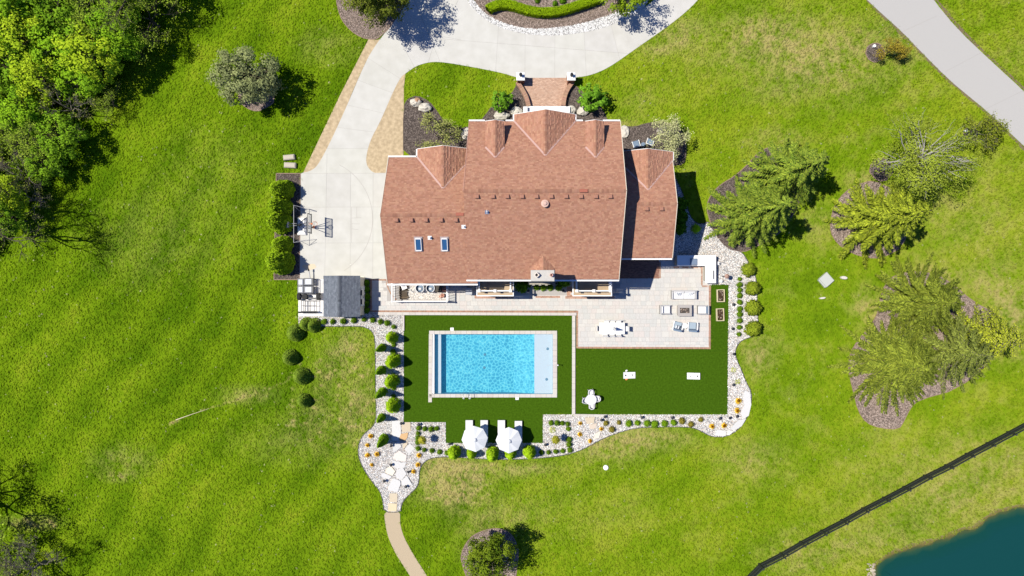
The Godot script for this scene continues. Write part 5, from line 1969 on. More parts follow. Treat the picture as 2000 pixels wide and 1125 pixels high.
func pool_things() -> void:
	var up := Vector3(0, 0.024, 0)
	# sun loungers
	var l0 := thing("sun_lounger", "white sun lounger", "sun lounger", Vector3.ZERO, 0.0, "sun loungers below the pool")
	var bed := MB.new()
	bed.pad(Vector3(0, 0.24, -0.25), Vector3(0.72, 0.13, 1.42), 0.03)
	part("mattress", bed, M.cushion, l0)
	var back := MB.new()
	back.box(Vector3(0, 0.46, 0.77), Vector3(0.72, 0.12, 0.76), Basis(Vector3.RIGHT, -0.45))
	part("backrest", back, M.cushion, l0)
	var fm := MB.new()
	fm.box(Vector3(0, 0.2, 0.06), Vector3(0.70, 0.07, 2.0))
	part("frame", fm, M.white, l0)
	for e in [[-0.31, -0.85], [0.31, -0.85], [-0.31, 0.95], [0.31, 0.95]]:
		var lg := MB.new()
		lg.box(Vector3(e[0], 0.085, e[1]), Vector3(0.06, 0.17, 0.06))
		part("leg", lg, M.white, l0)
	var k := 0
	for q in [[917, 838.5, "outermost on the west, left of the west umbrella"], [946, 838.5, "partly shaded by the west umbrella"], [979.5, 838.5, "left of the east umbrella"], [1012.5, 840, "outermost on the east, shaded by the east umbrella"]]:
		if k == 0:
			l0.position = g(q[0], q[1]) + up
			l0.set_meta("label", "white sun lounger, " + q[2])
		else:
			copy(l0, "white sun lounger, " + q[2], g(q[0], q[1]) + up)
		k += 1
	# open umbrellas
	for q in [[929.5, 847.5, "west"], [994, 850, "east"]]:
		var u := thing("parasol", "open white eight sided parasol over the loungers, %s one" % q[2], "parasol", g(q[0], q[1]), 0.08 if q[2] == "west" else 0.0, "parasols over the loungers")
		var base := MB.new()
		base.lathe(PackedVector2Array([Vector2(0, 0.09), Vector2(0.25, 0.07), Vector2(0.28, 0.0)]), Vector3.ZERO, 16)
		part("base", base, M.grey_paint, u)
		rod("pole", u, [Vector3.ZERO, Vector3(0, 2.75, 0)], 0.024, M.steel)
		for i in 8:
			var a := TAU * i / 8.0
			var b := TAU * (i + 1) / 8.0
			var r := 1.24
			var c := MB.new()
			var top := Vector3(0, 2.70, 0)
			for s in 4:
				# every panel sags a little between its ribs
				for h in 2:
					var u0 := h / 2.0
					var u1 := (h + 1) / 2.0
					var f := func(ss: float, uu: float) -> Vector3:
						var p := Vector3(cos(a), 0, sin(a)).lerp(Vector3(cos(b), 0, sin(b)), uu)
						return top + p * r * ss + Vector3(0, -0.52 * pow(ss, 1.15) - 0.05 * ss * sin(uu * PI), 0)
					c.quad(f.call(s / 4.0, u0), f.call((s + 1) / 4.0, u0), f.call((s + 1) / 4.0, u1), f.call(s / 4.0, u1), Vector3.UP)
			var pan := part("canopy_panel", c, M.canopy, u)
			rod("rib", u, [top + Vector3(0, -0.03, 0), top + Vector3(cos(a) * r * 0.98, -0.56, sin(a) * r * 0.98)], 0.012, M.grey_paint)
		var vent := MB.new()
		vent.lathe(PackedVector2Array([Vector2(0, 2.86), Vector2(0.10, 2.82), Vector2(0.21, 2.73)]), Vector3.ZERO, 8)
		part("vent_cap", vent, M.canopy, u)
		for j in 3:
			var tie := MB.new()
			tie.box(Vector3(0.12 + 0.05 * j, 2.71 - 0.03 * j, -0.14 + 0.13 * j), Vector3(0.05, 0.03, 0.03))
			part("tie", tie, M.dark_metal, u)
	# handrails
	for q in [[905.5, "left"], [917.5, "right"]]:
		var r := thing("pool_handrail", "curved steel handrail on the south pool edge, %s of the pair" % q[1], "handrail", g(q[0], 773) + Vector3(0, 0.07, 0), 0.0, "pool handrails")
		rod("tube", r, [Vector3(0, -0.05, 0.22), Vector3(0.02, 0.55, 0.2), Vector3(0.02, 0.8, 0.05), Vector3(0.02, 0.78, -0.2), Vector3(0.02, 0.45, -0.38), Vector3(0.02, -0.6, -0.42)], 0.024, M.steel)
		for z in [0.22]:
			var e := MB.new()
			e.lathe(PackedVector2Array([Vector2(0, 0.03), Vector2(0.09, 0.03), Vector2(0.1, 0.0)]), Vector3(0, 0, z), 12)
			part("escutcheon", e, M.white, r)
	var pt := thing("pool_pole", "thin white topped post at the east pool edge", "post", g(1088.5, 711.5) + up)
	rod("shaft", pt, [Vector3.ZERO, Vector3(0, 0.78, 0)], 0.022, M.grey_paint)
	rod("arm", pt, [Vector3(0, 0.74, 0), Vector3(-1.1, 0.78, 0)], 0.012, M.grey_paint)
	var kb := MB.new()
	kb.lathe(circle_profile(0.07), Vector3(0, 0.83, 0), 12)
	part("knob", kb, M.white, pt)
	# round garden table with four chairs on the games lawn
	var ct := thing("garden_table", "round pale grey garden table on the games turf", "table", g(1153, 778.5) + up)
	var tp := MB.new()
	tp.lathe(PackedVector2Array([Vector2(0, 0.72), Vector2(0.50, 0.72), Vector2(0.53, 0.70), Vector2(0.52, 0.66), Vector2(0.0, 0.66)]), Vector3.ZERO, 28)
	var plastic := mat("grey_plastic", lin(0.58, 0.57, 0.60), 0.5)
	part("tabletop", tp, plastic, ct)
	var hole := MB.new()
	hole.lathe(PackedVector2Array([Vector2(0, 0.724), Vector2(0.03, 0.724)]), Vector3.ZERO, 10)
	part("umbrella_plug", hole, M.grey_paint, ct)
	for i in 4:
		var l := MB.new()
		var a := PI / 4 + PI / 2 * i
		l.tube(PackedVector3Array([Vector3(cos(a) * 0.36, 0.67, sin(a) * 0.36), Vector3(cos(a) * 0.42, 0.0, sin(a) * 0.42)]), 0.035, 0.03, 6)
		part("leg", l, plastic, ct)
	var g0: Node3D = null
	for q in [[1153, 764, 0.12, "north"], [1141, 780.5, PI / 2 - 0.1, "west"], [1154.5, 792, PI - 0.05, "south"], [1166, 777, -PI / 2 + 0.05, "east"]]:
		var label := "pale grey plastic armchair on the %s side of the round garden table" % q[3]
		if g0:
			copy(g0, label, g(q[0], q[1]) + up, q[2])
			continue
		g0 = thing("plastic_armchair", label, "chair", g(q[0], q[1]) + up, q[2], "chairs round the garden table")
		var s := MB.new()
		s.pad(Vector3(0, 0.36, 0.04), Vector3(0.44, 0.045, 0.44), 0.02)
		part("seat", s, plastic, g0)
		var b := MB.new()
		var arc := []
		for i in 11:
			var a := PI + PI * i / 10.0
			arc.append(Vector3(cos(a) * 0.275, 0.76 - 0.14 * pow(absf(i - 5) / 5.0, 2.0), sin(a) * 0.27 + 0.02))
		arc.push_front(Vector3(-0.275, 0.60, 0.25))
		arc.append(Vector3(0.275, 0.60, 0.25))
		b.tube(PackedVector3Array(arc), 0.032, 0.032, 7)
		for i in 6:
			var a := PI + PI * (i + 2.5) / 10.0
			b.box(Vector3(cos(a) * 0.26, 0.55, sin(a) * 0.255 + 0.02), Vector3(0.075, 0.38, 0.02), Basis(Vector3.UP, -a + PI / 2))
		part("backrest", b, plastic, g0)
		for e in [[-0.23, -0.2], [0.23, -0.2], [-0.25, 0.24], [0.25, 0.24]]:
			var l := MB.new()
			l.box(Vector3(e[0], 0.29, e[1]), Vector3(0.05, 0.58, 0.05))
			part("leg", l, plastic, g0)
	# cornhole boards with print
	for k2 in 2:
		var left: bool = k2 == 0
		var b := thing("cornhole_board", "white cornhole board %s" % ("with bean bags beside it, nearer the pool" if left else "nearer the gravel on the east"), "game board", (g(1228.5, 732.5) if left else g(1353.5, 734)) + up, 0.0 if left else PI, "cornhole boards")
		var d := MB.new()
		var tilt := Basis(Vector3.BACK, -0.20)
		d.box(Vector3(0, 0.17, 0), Vector3(1.22, 0.035, 0.62), tilt)
		part("deck", d, M.white, b)
		var fr := MB.new()
		for e in [-1.0, 1.0]:
			fr.box(Vector3(0, 0.12, e * 0.29), Vector3(1.18, 0.07, 0.03), tilt)
			fr.box(Vector3(-0.5, 0.12, e * 0.24), Vector3(0.05, 0.24, 0.04))
		part("frame", fr, M.white, b)
		var ho := MB.new()
		ho.lathe(PackedVector2Array([Vector2(0, 0.002), Vector2(0.078, 0.002)]), Vector3.ZERO, 18)
		var hp := part("hole", ho, M.tyre, b)
		hp.transform = Transform3D(tilt, tilt * Vector3(-0.38, 0.02, 0) + Vector3(0, 0.17, 0))
		var lg := MB.new()
		lg.box(Vector3.ZERO, Vector3(0.05, 0.004, 0.24), Basis(Vector3.UP, 0.5))
		lg.box(Vector3(-0.03, 0.001, -0.05), Vector3(0.03, 0.004, 0.12), Basis(Vector3.UP, -0.6))
		var lo := part("emblem", lg, M.dark_metal, b)
		lo.transform = Transform3D(tilt, tilt * Vector3(0.31, 0.02, 0) + Vector3(0, 0.17, 0))
		var tx := MB.new()
		for i in 5:
			tx.box(Vector3(-0.17 + 0.08 * i, 0, rf(-0.01, 0.01)), Vector3(0.03, 0.004, 0.10), Basis(Vector3.UP, 0.2))
		var to := part("faint_print", tx, mat("faint_print", lin(0.55, 0.55, 0.62), 0.7), b)
		to.transform = Transform3D(tilt, tilt * Vector3(0.0, 0.02, 0) + Vector3(0, 0.17, 0))
	for q in [[1223.3, 724, "white bean bag beside the cornhole board nearer the pool", true], [1223.5, 740.3, "orange bean bag beside the cornhole board nearer the pool", false]]:
		var m := MB.new()
		m.blob(Vector3(0, 0.05, 0), Vector3(0.14, 0.05, 0.10), 12, 0.06, 5, 10)
		solo("bean_bag", m, M.cushion if q[3] else M.orange, q[2], "bean bag", g(q[0], q[1]) + up, 0.5)


# ---------------------------------------------------------------- small things on the lawns
func yard_things() -> void:
	var green := mat("utility_green", lin(0.40, 0.42, 0.385), 0.7)
	var u := thing("transformer_box", "square pale green utility box on the east lawn", "utility box", g(1611.5, 547), 0.72)
	var m := MB.new()
	m.pad(Vector3(0.05, 0, 0), Vector3(1.0, 0.34, 1.1), 0.04)
	part("cabinet", m, green, u)
	var m2 := MB.new()
	m2.pad(Vector3(-0.52, 0, 0), Vector3(0.14, 0.28, 1.0), 0.03)
	part("hinge_strip", m2, green, u)
	for q in [[1646, 542.5, 0.62, 0.30, 0.38, -0.15, "white oval utility pedestal right of the green utility box"], [1604.5, 582, 0.56, 0.19, 0.34, 0.15, "slim white utility pedestal below the green utility box"]]:
		var p := MB.new()
		p.lathe(PackedVector2Array([Vector2(0, 1.0), Vector2(0.35, 0.97), Vector2(0.5, 0.85), Vector2(0.5, 0.0)]), Vector3.ZERO, 14, Vector2(q[2], q[3]))
		var o := solo("utility_pedestal", p, M.limestone, q[6], "utility pedestal", g(q[0], q[1]), q[5])
		o.scale.y = q[4]
	var cp := MB.new()
	cp.lathe(PackedVector2Array([Vector2(0, 0.14), Vector2(0.2, 0.13), Vector2(0.25, 0.1), Vector2(0.26, 0.0)]), Vector3.ZERO, 18)
	solo("cleanout_cap", cp, M.white, "round white cap in the lawn south of the gravel", "pipe cap", g(1183, 913))
	var lg := MB.new()
	lg.tube(PackedVector3Array([g(344, 820) + Vector3(0, 0.03, 0), g(358, 815) + Vector3(0, 0.06, 0), g(378, 808) + Vector3(0, 0.06, 0), g(408, 798) + Vector3(0, 0.02, 0)]), 0.055, 0.015, 6)
	solo("bleached_log", lg, M.pale_wood, "long bleached branch lying on the west lawn", "branch")
	# boulders
	for q in [[812.5, 201, 0.55, 0.40, 0.42, 1, "rusty faced limestone boulder, upper in the front west bed"], [831, 211.5, 0.68, 0.42, 0.45, 2, "white limestone boulder, lower in the front west bed"], [980, 227.5, 0.80, 0.45, 0.42, 3, "long white boulder left of the entrance landing"], [1009, 219, 0.62, 0.42, 0.45, 4, "white boulder in a shrub's shadow, touching the entrance landing"], [1115, 216.5, 0.52, 0.42, 0.48, 5, "white round boulder just right of the entrance landing"], [1138, 217.5, 0.56, 0.42, 0.46, 6, "white boulder beside the right leafy shrub"], [1297, 258, 0.75, 0.3, 0.5, 7, "flat grey boulder under the pale front tree"], [912, 262, 0.55, 0.25, 0.6, 8, "white boulder at the main block's northwest corner"], [1219, 258, 0.5, 0.25, 0.62, 9, "white boulder at the main block's northeast corner"]]:
		var b := MB.new()
		b.col = Color(0.98, 0.96, 0.92) if q[5] != 7 else Color(0.62, 0.6, 0.55)
		b.blob(Vector3(0, q[3] * 0.5, 0), Vector3(q[2], q[3], q[4]), q[5] * 7, 0.22, 8, 12)
		if q[5] == 1:
			b.col = Color(0.80, 0.48, 0.30)
			b.blob(Vector3(0.2, q[3] * 0.55, -0.1), Vector3(0.36, 0.40, 0.32), 77, 0.2, 7, 10)
		solo("boulder", b, M.limestone, q[6], "boulder", g(q[0], q[1]))
	# garden path lights
	var pl: Array = [[1430, 594.5, "beside the third bushy shrub's row, east gravel"], [1428.5, 641.5, "near the lowest bushy shrub, east gravel"], [1431, 690.5, "in the narrow of the east gravel"], [1430, 750.5, "above the yellow tussocks, east gravel"], [1423, 815, "at the southeast corner of the games turf"], [1404, 816, "left of the southeast turf corner"], [1437, 812, "beside the southeast flagstones"], [1311.5, 814.5, "above the right half of the clipped row"], [1252.5, 814, "above the left half of the clipped row"], [1180.5, 812.5, "near the tan flagstones, right"], [1174, 819, "near the tan flagstones, lower"], [1065, 867, "below the right turf corner by the parasols"], [879, 865.5, "below the left turf corner by the parasols"], [819, 827.5, "above the southwest boxwood square"], [785, 825.5, "at the top of the stepping stones"], [765.5, 868.5, "left of the upper stepping stones"], [765, 906, "left of the middle stepping stones"], [799, 919.5, "right of the middle stepping stones"], [752, 937.5, "left of the lower stepping stones"], [794, 948, "right of the lower stepping stones"], [1032, 568, "in the gravel left of the deck's ball shrubs"], [1099.5, 568, "in the gravel right of the deck's ball shrubs"]]
	var p0: Node3D = null
	for q in pl:
		var label := "small black path light %s" % q[2]
		if p0:
			copy(p0, label, g(q[0], q[1]), rf(0, 6))
			continue
		p0 = thing("path_light", label, "path light", g(q[0], q[1]), 0.0, "black path lights in the gravel")
		rod("stake", p0, [Vector3.ZERO, Vector3(0, 0.40, 0)], 0.02, M.dark_metal)
		var h := MB.new()
		h.lathe(PackedVector2Array([Vector2(0, 0.50), Vector2(0.06, 0.48), Vector2(0.15, 0.41), Vector2(0.14, 0.39), Vector2(0.0, 0.40)]), Vector3.ZERO, 10)
		part("hood", h, M.dark_metal, p0)
	for q in [[1705, 91.5, "white bucket by the small orange leaved tree"], [1883.5, 256, "white bucket by the small tree at the road"]]:
		var m3 := MB.new()
		m3.lathe(PackedVector2Array([Vector2(0, 0.3), Vector2(0.15, 0.3), Vector2(0.13, 0.0)]), Vector3.ZERO, 12)
		solo("bucket", m3, M.white, q[2], "bucket", g(q[0], q[1]))


# ---------------------------------------------------------------- shrubs and flowers
func rand_dir() -> Vector3:
	var a := rf(0, TAU)
	var y := rf(-1, 1)
	var r := sqrt(1.0 - y * y)
	return Vector3(r * cos(a), y, r * sin(a))


# a clipped ball, cushion or cone of small leaves; shape(t) gives the radius at height t from 0 to 1
func bush(h: float, r: float, count: int, leaf_l: float, dark: Color, light: Color, cone: float, rough := 0.2) -> ArrayMesh:
	var m := MB.new()
	var no := FastNoiseLite.new()
	no.seed = rng.randi()
	no.frequency = 1.6 / r
	# an inner body that keeps the light from shining through
	m.col = dark.lerp(light, 0.2)
	var prof := PackedVector2Array([Vector2(0, h * 0.93)])
	for i in range(1, 7):
		var t := 1.0 - i / 7.0
		prof.append(Vector2(r * 0.80 * shape(t, cone), h * t * 0.93))
	m.lathe(prof, Vector3.ZERO, 9)
	for i in int(count * 1.3):
		var t := pow(rng.randf(), 0.8 if cone < 0.5 else 1.1)
		var a := rf(0, TAU)
		var rr := r * shape(t, cone)
		var d := Vector3(cos(a), 0, sin(a))
		var slope_y := 0.7 + 0.6 * t
		if cone < 0.5:
			slope_y = lerpf(-0.1, 1.6, t)
		var nrm := (d + Vector3(0, slope_y, 0)).normalized()
		var k := 1.0 + rough * (no.get_noise_3d(d.x * r * 1.5, t * h, d.z * r * 1.5) * 2.2) + rf(-0.07, 0.07)
		var at := d * rr * k + Vector3(0, h * t * (1.0 if cone > 0.5 else k), 0)
		m.col = tint(dark, light, 0.25)
		var along := (rand_dir() + nrm * 0.5).normalized()
		var ln := (nrm + rand_dir() * 0.6).normalized()
		if ln.dot(nrm) < 0:
			ln = -ln
		along = (along - ln * along.dot(ln)).normalized()
		m.leaf(at, along, ln, (nrm + rand_dir() * 0.35).normalized(), leaf_l * rf(0.7, 1.3), leaf_l * rf(0.5, 0.8))
	return m.done()


func shape(t: float, cone: float) -> float:
	var ball := sqrt(maxf(0.0, 1.0 - pow(clampf(t, 0, 1) * 1.12 - 0.12 - 0.0, 2.0)))
	var co := pow(maxf(1.0 - t, 0.0), 0.75) * (0.82 + 0.18 * smoothstep(0.0, 0.15, t)) + 0.05
	return lerpf(ball, co, cone)


var stem_mesh: ArrayMesh
func row(called: String, meshes: Array, at: Array, labels: String, category: String, group: String, size := 1.0) -> void:
	for i in at.size():
		var q = at[i]
		var label := labels % NTH[i] if labels.contains("%s") else labels
		if q.size() > 2 and q[2] is String:
			label = q[2]
		var o := solo(called, meshes[i % meshes.size()], M.leaf, label, category, g(q[0], q[1]), rf(0, TAU), group)
		var s := size * rf(0.88, 1.12)
		o.scale = Vector3(s * rf(0.9, 1.12), s * rf(0.85, 1.12), s * rf(0.9, 1.12))
		part("stem", stem_mesh, M.bark, o)


func garden_plants() -> void:
	var sm := MB.new()
	sm.tube(PackedVector3Array([Vector3.ZERO, Vector3(0, 0.12, 0)]), 0.03, 0.02, 5)
	stem_mesh = sm.done()
	var lime_d := Color(0.157, 0.262, 0.0121)
	var lime_l := Color(0.44, 0.691, 0.0226)
	var box_d := Color(0.0628, 0.136, 0.00904)
	var box_l := Color(0.209, 0.356, 0.0226)
	var cones: Array = []
	for i in 3:
		cones.append(bush(2.7, 0.60, 1500, 0.12, lime_d, lime_l, 0.75))
	row("lime_arborvitae", cones, [[768, 658.5], [770, 703.5], [768, 742.5], [770, 790]], "%s from the north of the broad lime arborvitae west of the pool", "arborvitae", "broad lime arborvitae west of the pool")
	var slim: Array = []
	for i in 3:
		slim.append(bush(3.3, 0.40, 1400, 0.12, Color(0.105, 0.209, 0.0121), Color(0.293, 0.502, 0.0226), 0.85))
	row("slim_arborvitae", slim, [[748, 678.5], [747, 722], [748.5, 764.5], [747, 814], [752, 855.5]], "%s from the north of the slim dark arborvitae along the west gravel edge", "arborvitae", "slim arborvitae along the west gravel edge")
	var south: Array = []
	for i in 3:
		south.append(bush(2.5, 0.55, 1400, 0.13, lime_d, lime_l, 0.6))
	row("yellow_green_arborvitae", south, [[888, 881], [922, 882], [962, 883.5], [997, 881.5], [1034, 880]], "%s from the west of the bright arborvitae along the south gravel edge", "arborvitae", "bright arborvitae along the south edge")
	var small: Array = []
	for i in 4:
		small.append(bush(0.52, 0.25, 260, 0.075, box_d, box_l, 0.1))
	var gb := "small clipped boxwoods in the gravel"
	row("boxwood", small, [[1443.7, 545], [1443, 556], [1443.5, 566], [1443.7, 577.6], [1443.7, 590], [1443.7, 603], [1443.7, 614], [1443.5, 626], [1442.4, 639], [1442, 653]], "%s from the north in the straight row of clipped boxwoods on the east gravel", "boxwood", gb)
	row("boxwood", small, [[818, 835], [830, 837], [842.6, 837], [853, 836]], "%s from the west in the top line of the southwest boxwood square", "boxwood", gb)
	row("boxwood", small, [[817, 845.5], [816.5, 855], [816, 863]], "%s from the north in the left line of the southwest boxwood square", "boxwood", gb)
	row("boxwood", small, [[817, 875], [829, 878], [844, 879.5], [859, 882], [873.5, 884]], "%s from the west in the curved line below the southwest boxwood square", "boxwood", gb)
	row("boxwood", small, [[1076, 825], [1088, 825.5], [1098, 826], [1108.5, 827]], "%s from the west in the top line of the boxwoods east of the parasols", "boxwood", gb)
	row("boxwood", small, [[1110, 837], [1111, 857.5], [1111, 867], [1112.7, 878]], "%s from the north in the right line of the boxwoods east of the parasols", "boxwood", gb)
	row("boxwood", small, [[1099, 880], [1085.5, 881], [1071, 882.5], [1057, 883]], "%s from the east in the bottom line of the boxwoods east of the parasols", "boxwood", gb)
	row("boxwood", small, [[634, 628], [650.6, 628], [671.4, 627.5], [692, 625.5], [712, 624], [728.6, 625], [743.4, 628], [757, 630.5], [769.6, 638]], "%s from the west in the arc of boxwoods below the shed", "boxwood", gb, 1.1)
	row("boxwood", small, [[769.5, 673], [768.5, 687], [769, 757], [769, 773]], "%s from the north of the boxwoods between the broad lime arborvitae", "boxwood", gb)
	var lush: Array = []
	for i in 3:
		lush.append(bush(0.62, 0.33, 320, 0.085, Color(0.105, 0.209, 0.00904), Color(0.273, 0.46, 0.0226), 0.1))
	row("round_shrub", lush, [[1227.5, 826], [1244.7, 825], [1263, 826], [1277.6, 827.5], [1297, 826.5], [1315, 825]], "%s from the west in the clipped row below the games turf", "shrub", "clipped row below the games turf")
	row("ball_shrub", lush, [[1048, 561], [1062, 561], [1074.7, 561.5], [1090.6, 562.4]], "%s from the west of the ball shrubs below the chimney", "shrub", "ball shrubs below the chimney", 1.0)
	var olive: Array = []
	for i in 2:
		olive.append(bush(0.5, 0.29, 240, 0.085, Color(0.126, 0.126, 0.0181), Color(0.398, 0.335, 0.0603), 0.15, 0.2))
	row("bronze_shrub", olive, [[1183, 826], [1208.6, 824.5], [1194.6, 838], [1348.7, 828], [1331, 821.5], [1367.8, 819]], "%s from the west among the bronze leaved shrublets, south gravel", "shrub", "bronze shrublets in the south gravel")
	var bushy: Array = []
	for i in 2:
		bushy.append(bush(1.3, 0.70, 1400, 0.15, Color(0.10, 0.15, 0.012), Color(0.34, 0.42, 0.035), 0.25, 0.2))
	row("bushy_shrub", bushy, [[1460, 526.5], [1467, 563], [1469, 601], [1468, 641.5]], "%s from the north of the large yellow green shrubs on the east gravel edge", "shrub", "large shrubs on the east gravel edge")
	var cone_l: Array = []
	for i in 2:
		cone_l.append(bush(1.75, 0.78, 1500, 0.12, Color(0.0941, 0.157, 0.0181), Color(0.273, 0.398, 0.0452), 0.95, 0.06))
	row("cone_shrub", cone_l, [[578.5, 650], [569, 697.5], [591, 734], [595.5, 781.5]], "%s from the north of the dark cone shrubs on the west lawn", "shrub", "cone shrubs on the west lawn")
	var hedge_m: Array = []
	for i in 3:
		hedge_m.append(bush(3.0, 0.98, 3400, 0.16, Color(0.115, 0.209, 0.0121), Color(0.356, 0.524, 0.0226), 0.5, 0.1))
	row("tall_arborvitae", hedge_m, [[556, 374], [554, 406], [553, 436], [556, 479], [554, 512]], "%s from the north of the big arborvitae beside the court", "arborvitae", "big arborvitae beside the court")
	row("dark_shrub", cone_l, [[600, 633, "dark shrub below the cart pad, left of the pair"], [615, 635, "dark shrub below the cart pad, right of the pair"]], "", "shrub", "dark shrubs below the cart pad", 0.9)
	var fern: Array = []
	for i in 2:
		fern.append(bush(0.45, 0.33, 260, 0.16, Color(0.0524, 0.126, 0.00904), Color(0.147, 0.293, 0.0181), 0.1, 0.3))
	row("bed_plant", fern, [[715, 553], [715.5, 566], [716, 580], [715, 593], [715.5, 606]], "%s from the north of the green plants in the shaded bed by the shed", "plant", "green plants in the shaded bed")
	row("house_shrub", fern, [[1020, 557, "low shrub in deck shade, left of the chimney"], [1100, 549, "low shrub in house shade, right of the chimney"], [1328, 400, "low shrub in the shade beside the east wing, upper"], [1330, 425, "low shrub in the shade beside the east wing, middle"], [1327, 446, "low shrub in the shade beside the east wing, lower"]], "", "shrub", "", 1.7)
	solo("lime_perennial", bush(0.8, 0.42, 420, 0.14, Color(0.251, 0.46, 0.0151), Color(0.586, 0.879, 0.0301), 0.2, 0.3), M.leaf, "bright lime plant standing alone in the gravel shade east of the house", "plant", g(1358, 447.5))
	# tussocks of straw coloured grass
	var tus: Array = []
	for i in 3:
		var m := MB.new()
		for k in 90:
			var a := rf(0, TAU)
			var e := rf(0.15, 1.0)
			var d := Vector3(cos(a), 0, sin(a))
			m.col = tint(Color(0.521, 0.317, 0.0312), Color(1.08, 0.744, 0.0729), 0.2)
			var dir := (d * e + Vector3(0, 0.9, 0)).normalized()
			var side := dir.cross(d).normalized()
			m.leaf(dir * 0.17 + d * 0.02, dir, (Vector3.UP + d * 0.3 - dir * (Vector3.UP + d * 0.3).dot(dir)).normalized(), (Vector3.UP + d * 0.5).normalized(), 0.36, 0.05)
		tus.append(m.done())
	var gt := "straw yellow tussocks in the gravel"
	row("grass_tussock", tus, [[1132.5, 826], [1174, 837], [1132, 847.5], [1152, 860.5]], "%s from the north of the straw yellow tussocks by the tan flagstones", "ornamental grass", gt, 0.9)
	row("grass_tussock", tus, [[1389.6, 832], [1412.6, 830], [1438, 801], [1440.7, 782]], "%s from the west of the golden tussocks in the southeast gravel corner", "ornamental grass", gt, 1.2)
	row("grass_tussock", tus, [[724.4, 850.7], [718.4, 869], [718.4, 888], [737, 885.4], [726.5, 907]], "%s from the north of the ochre tussocks left of the stepping stones", "ornamental grass", gt)
	row("grass_tussock", tus, [[819, 888], [816.5, 906.8], [808, 920]], "%s from the north of the ochre tussocks right of the stepping stones", "ornamental grass", gt)
	var wisp: Array = []
	for i in 2:
		var m := MB.new()
		for k in 50:
			var a := rf(0, TAU)
			var d := Vector3(cos(a), 0, sin(a))
			m.col = tint(Color(0.26, 0.317, 0.0625), Color(0.65, 0.67, 0.229), 0.2)
			var dir := (d * rf(0.4, 1.4) + Vector3(0, 0.6, 0)).normalized()
			m.leaf(dir * 0.2, dir, Vector3.UP.slide(dir).normalized(), Vector3.UP, 0.36, 0.03)
		wisp.append(m.done())
	row("wispy_plant", wisp, [[1432, 722, "sparse wispy plant in the east gravel, upper"], [1440, 745, "sparse wispy plant in the east gravel, lower"], [1079, 839, "sparse wispy plant above the spiky plant by the parasols"]], "", "plant", "wispy plants")
	# two spiky standards in the boxwood squares
	for q in [[829.5, 852.5, "spiky olive green plant in the middle of the southwest boxwood square"], [1083.5, 851.5, "spiky olive green plant in the boxwoods east of the parasols"]]:
		var t := thing("spiky_plant", q[2], "plant", g(q[0], q[1]))
		var stem := MB.new()
		stem.tube(PackedVector3Array([Vector3.ZERO, Vector3(0.02, 0.9, 0), Vector3(0, 1.7, 0)]), 0.05, 0.03, 6)
		part("stem", stem, M.bark, t)
		var m := MB.new()
		for k in 260:
			var d := rand_dir()
			d.y = absf(d.y) * 0.8 + 0.05
			d = d.normalized()
			m.col = tint(Color(0.149, 0.167, 0.0156), Color(0.484, 0.466, 0.0625), 0.2)
			m.leaf(Vector3(0, 1.6, 0) + d * rf(0.12, 0.32), d, Vector3.UP.slide(d).normalized(), (Vector3.UP + d).normalized(), 0.42, 0.07)
		part("crown", m, M.leaf, t)
	# curved hedge of the island
	var hp: Array = []
	for q in curved(PackedVector2Array([Vector2(953, 17), Vector2(958, 12), Vector2(980, 5), Vector2(1004, 9), Vector2(1035, 20), Vector2(1067, 23), Vector2(1098, 19), Vector2(1126, 10), Vector2(1151, 2), Vector2(1172, -6)]), 3, false):
		var p := g(q.x, q.y, 0.8)
		p.y = 0
		hp.append(p)
	var hm := MB.new()
	var leaves := MB.new()
	for i in hp.size() - 1:
		var a: Vector3 = hp[i]
		var b: Vector3 = hp[i + 1]
		var d := b - a
		hm.col = Color(0.0372, 0.0652, 0.00521)
		hm.box((a + b) / 2 + Vector3(0, 0.42, 0), Vector3(d.length() + 0.05, 0.84, 0.62), Basis(Vector3.UP, -atan2(d.z, d.x)))
		var f := d.normalized()
		var s := Vector3(-f.z, 0, f.x)
		for k in int(d.length() * 620):
			var u := rf(-1.0, 1.0)
			var ht := 0.95 - 0.13 * u * u + rf(-0.05, 0.05)
			var on_side := rng.randf() < 0.35
			var at := a + d * rng.randf() + s * (0.40 * u if not on_side else 0.42 * signf(u)) + Vector3(0, ht if not on_side else rf(0.1, 0.8), 0)
			var nrm := (Vector3.UP + s * u * 0.6 if not on_side else s * signf(u) + Vector3(0, 0.4, 0)).normalized()
			leaves.col = tint(Color(0.112, 0.196, 0.00625), Color(0.335, 0.503, 0.0125), 0.25)
			var ln := (nrm + rand_dir() * 0.5).normalized()
			leaves.leaf(at, rand_dir().slide(ln).normalized(), ln, (nrm + rand_dir() * 0.3).normalized(), rf(0.08, 0.14), rf(0.05, 0.09))
	var hedge := thing("clipped_hedge", "winding clipped green hedge in the island of the drive", "hedge")
	part("branches", hm, M.leaf, hedge)
	part("foliage", leaves, M.leaf, hedge)
	row("island_plant", fern, [[1050, 2, "small green plant behind the island hedge, left"], [1084, 8, "small green plant behind the island hedge, middle"], [1099, 2, "small green plant behind the island hedge, right"]], "", "plant", "small plants behind the island hedge", 0.8)


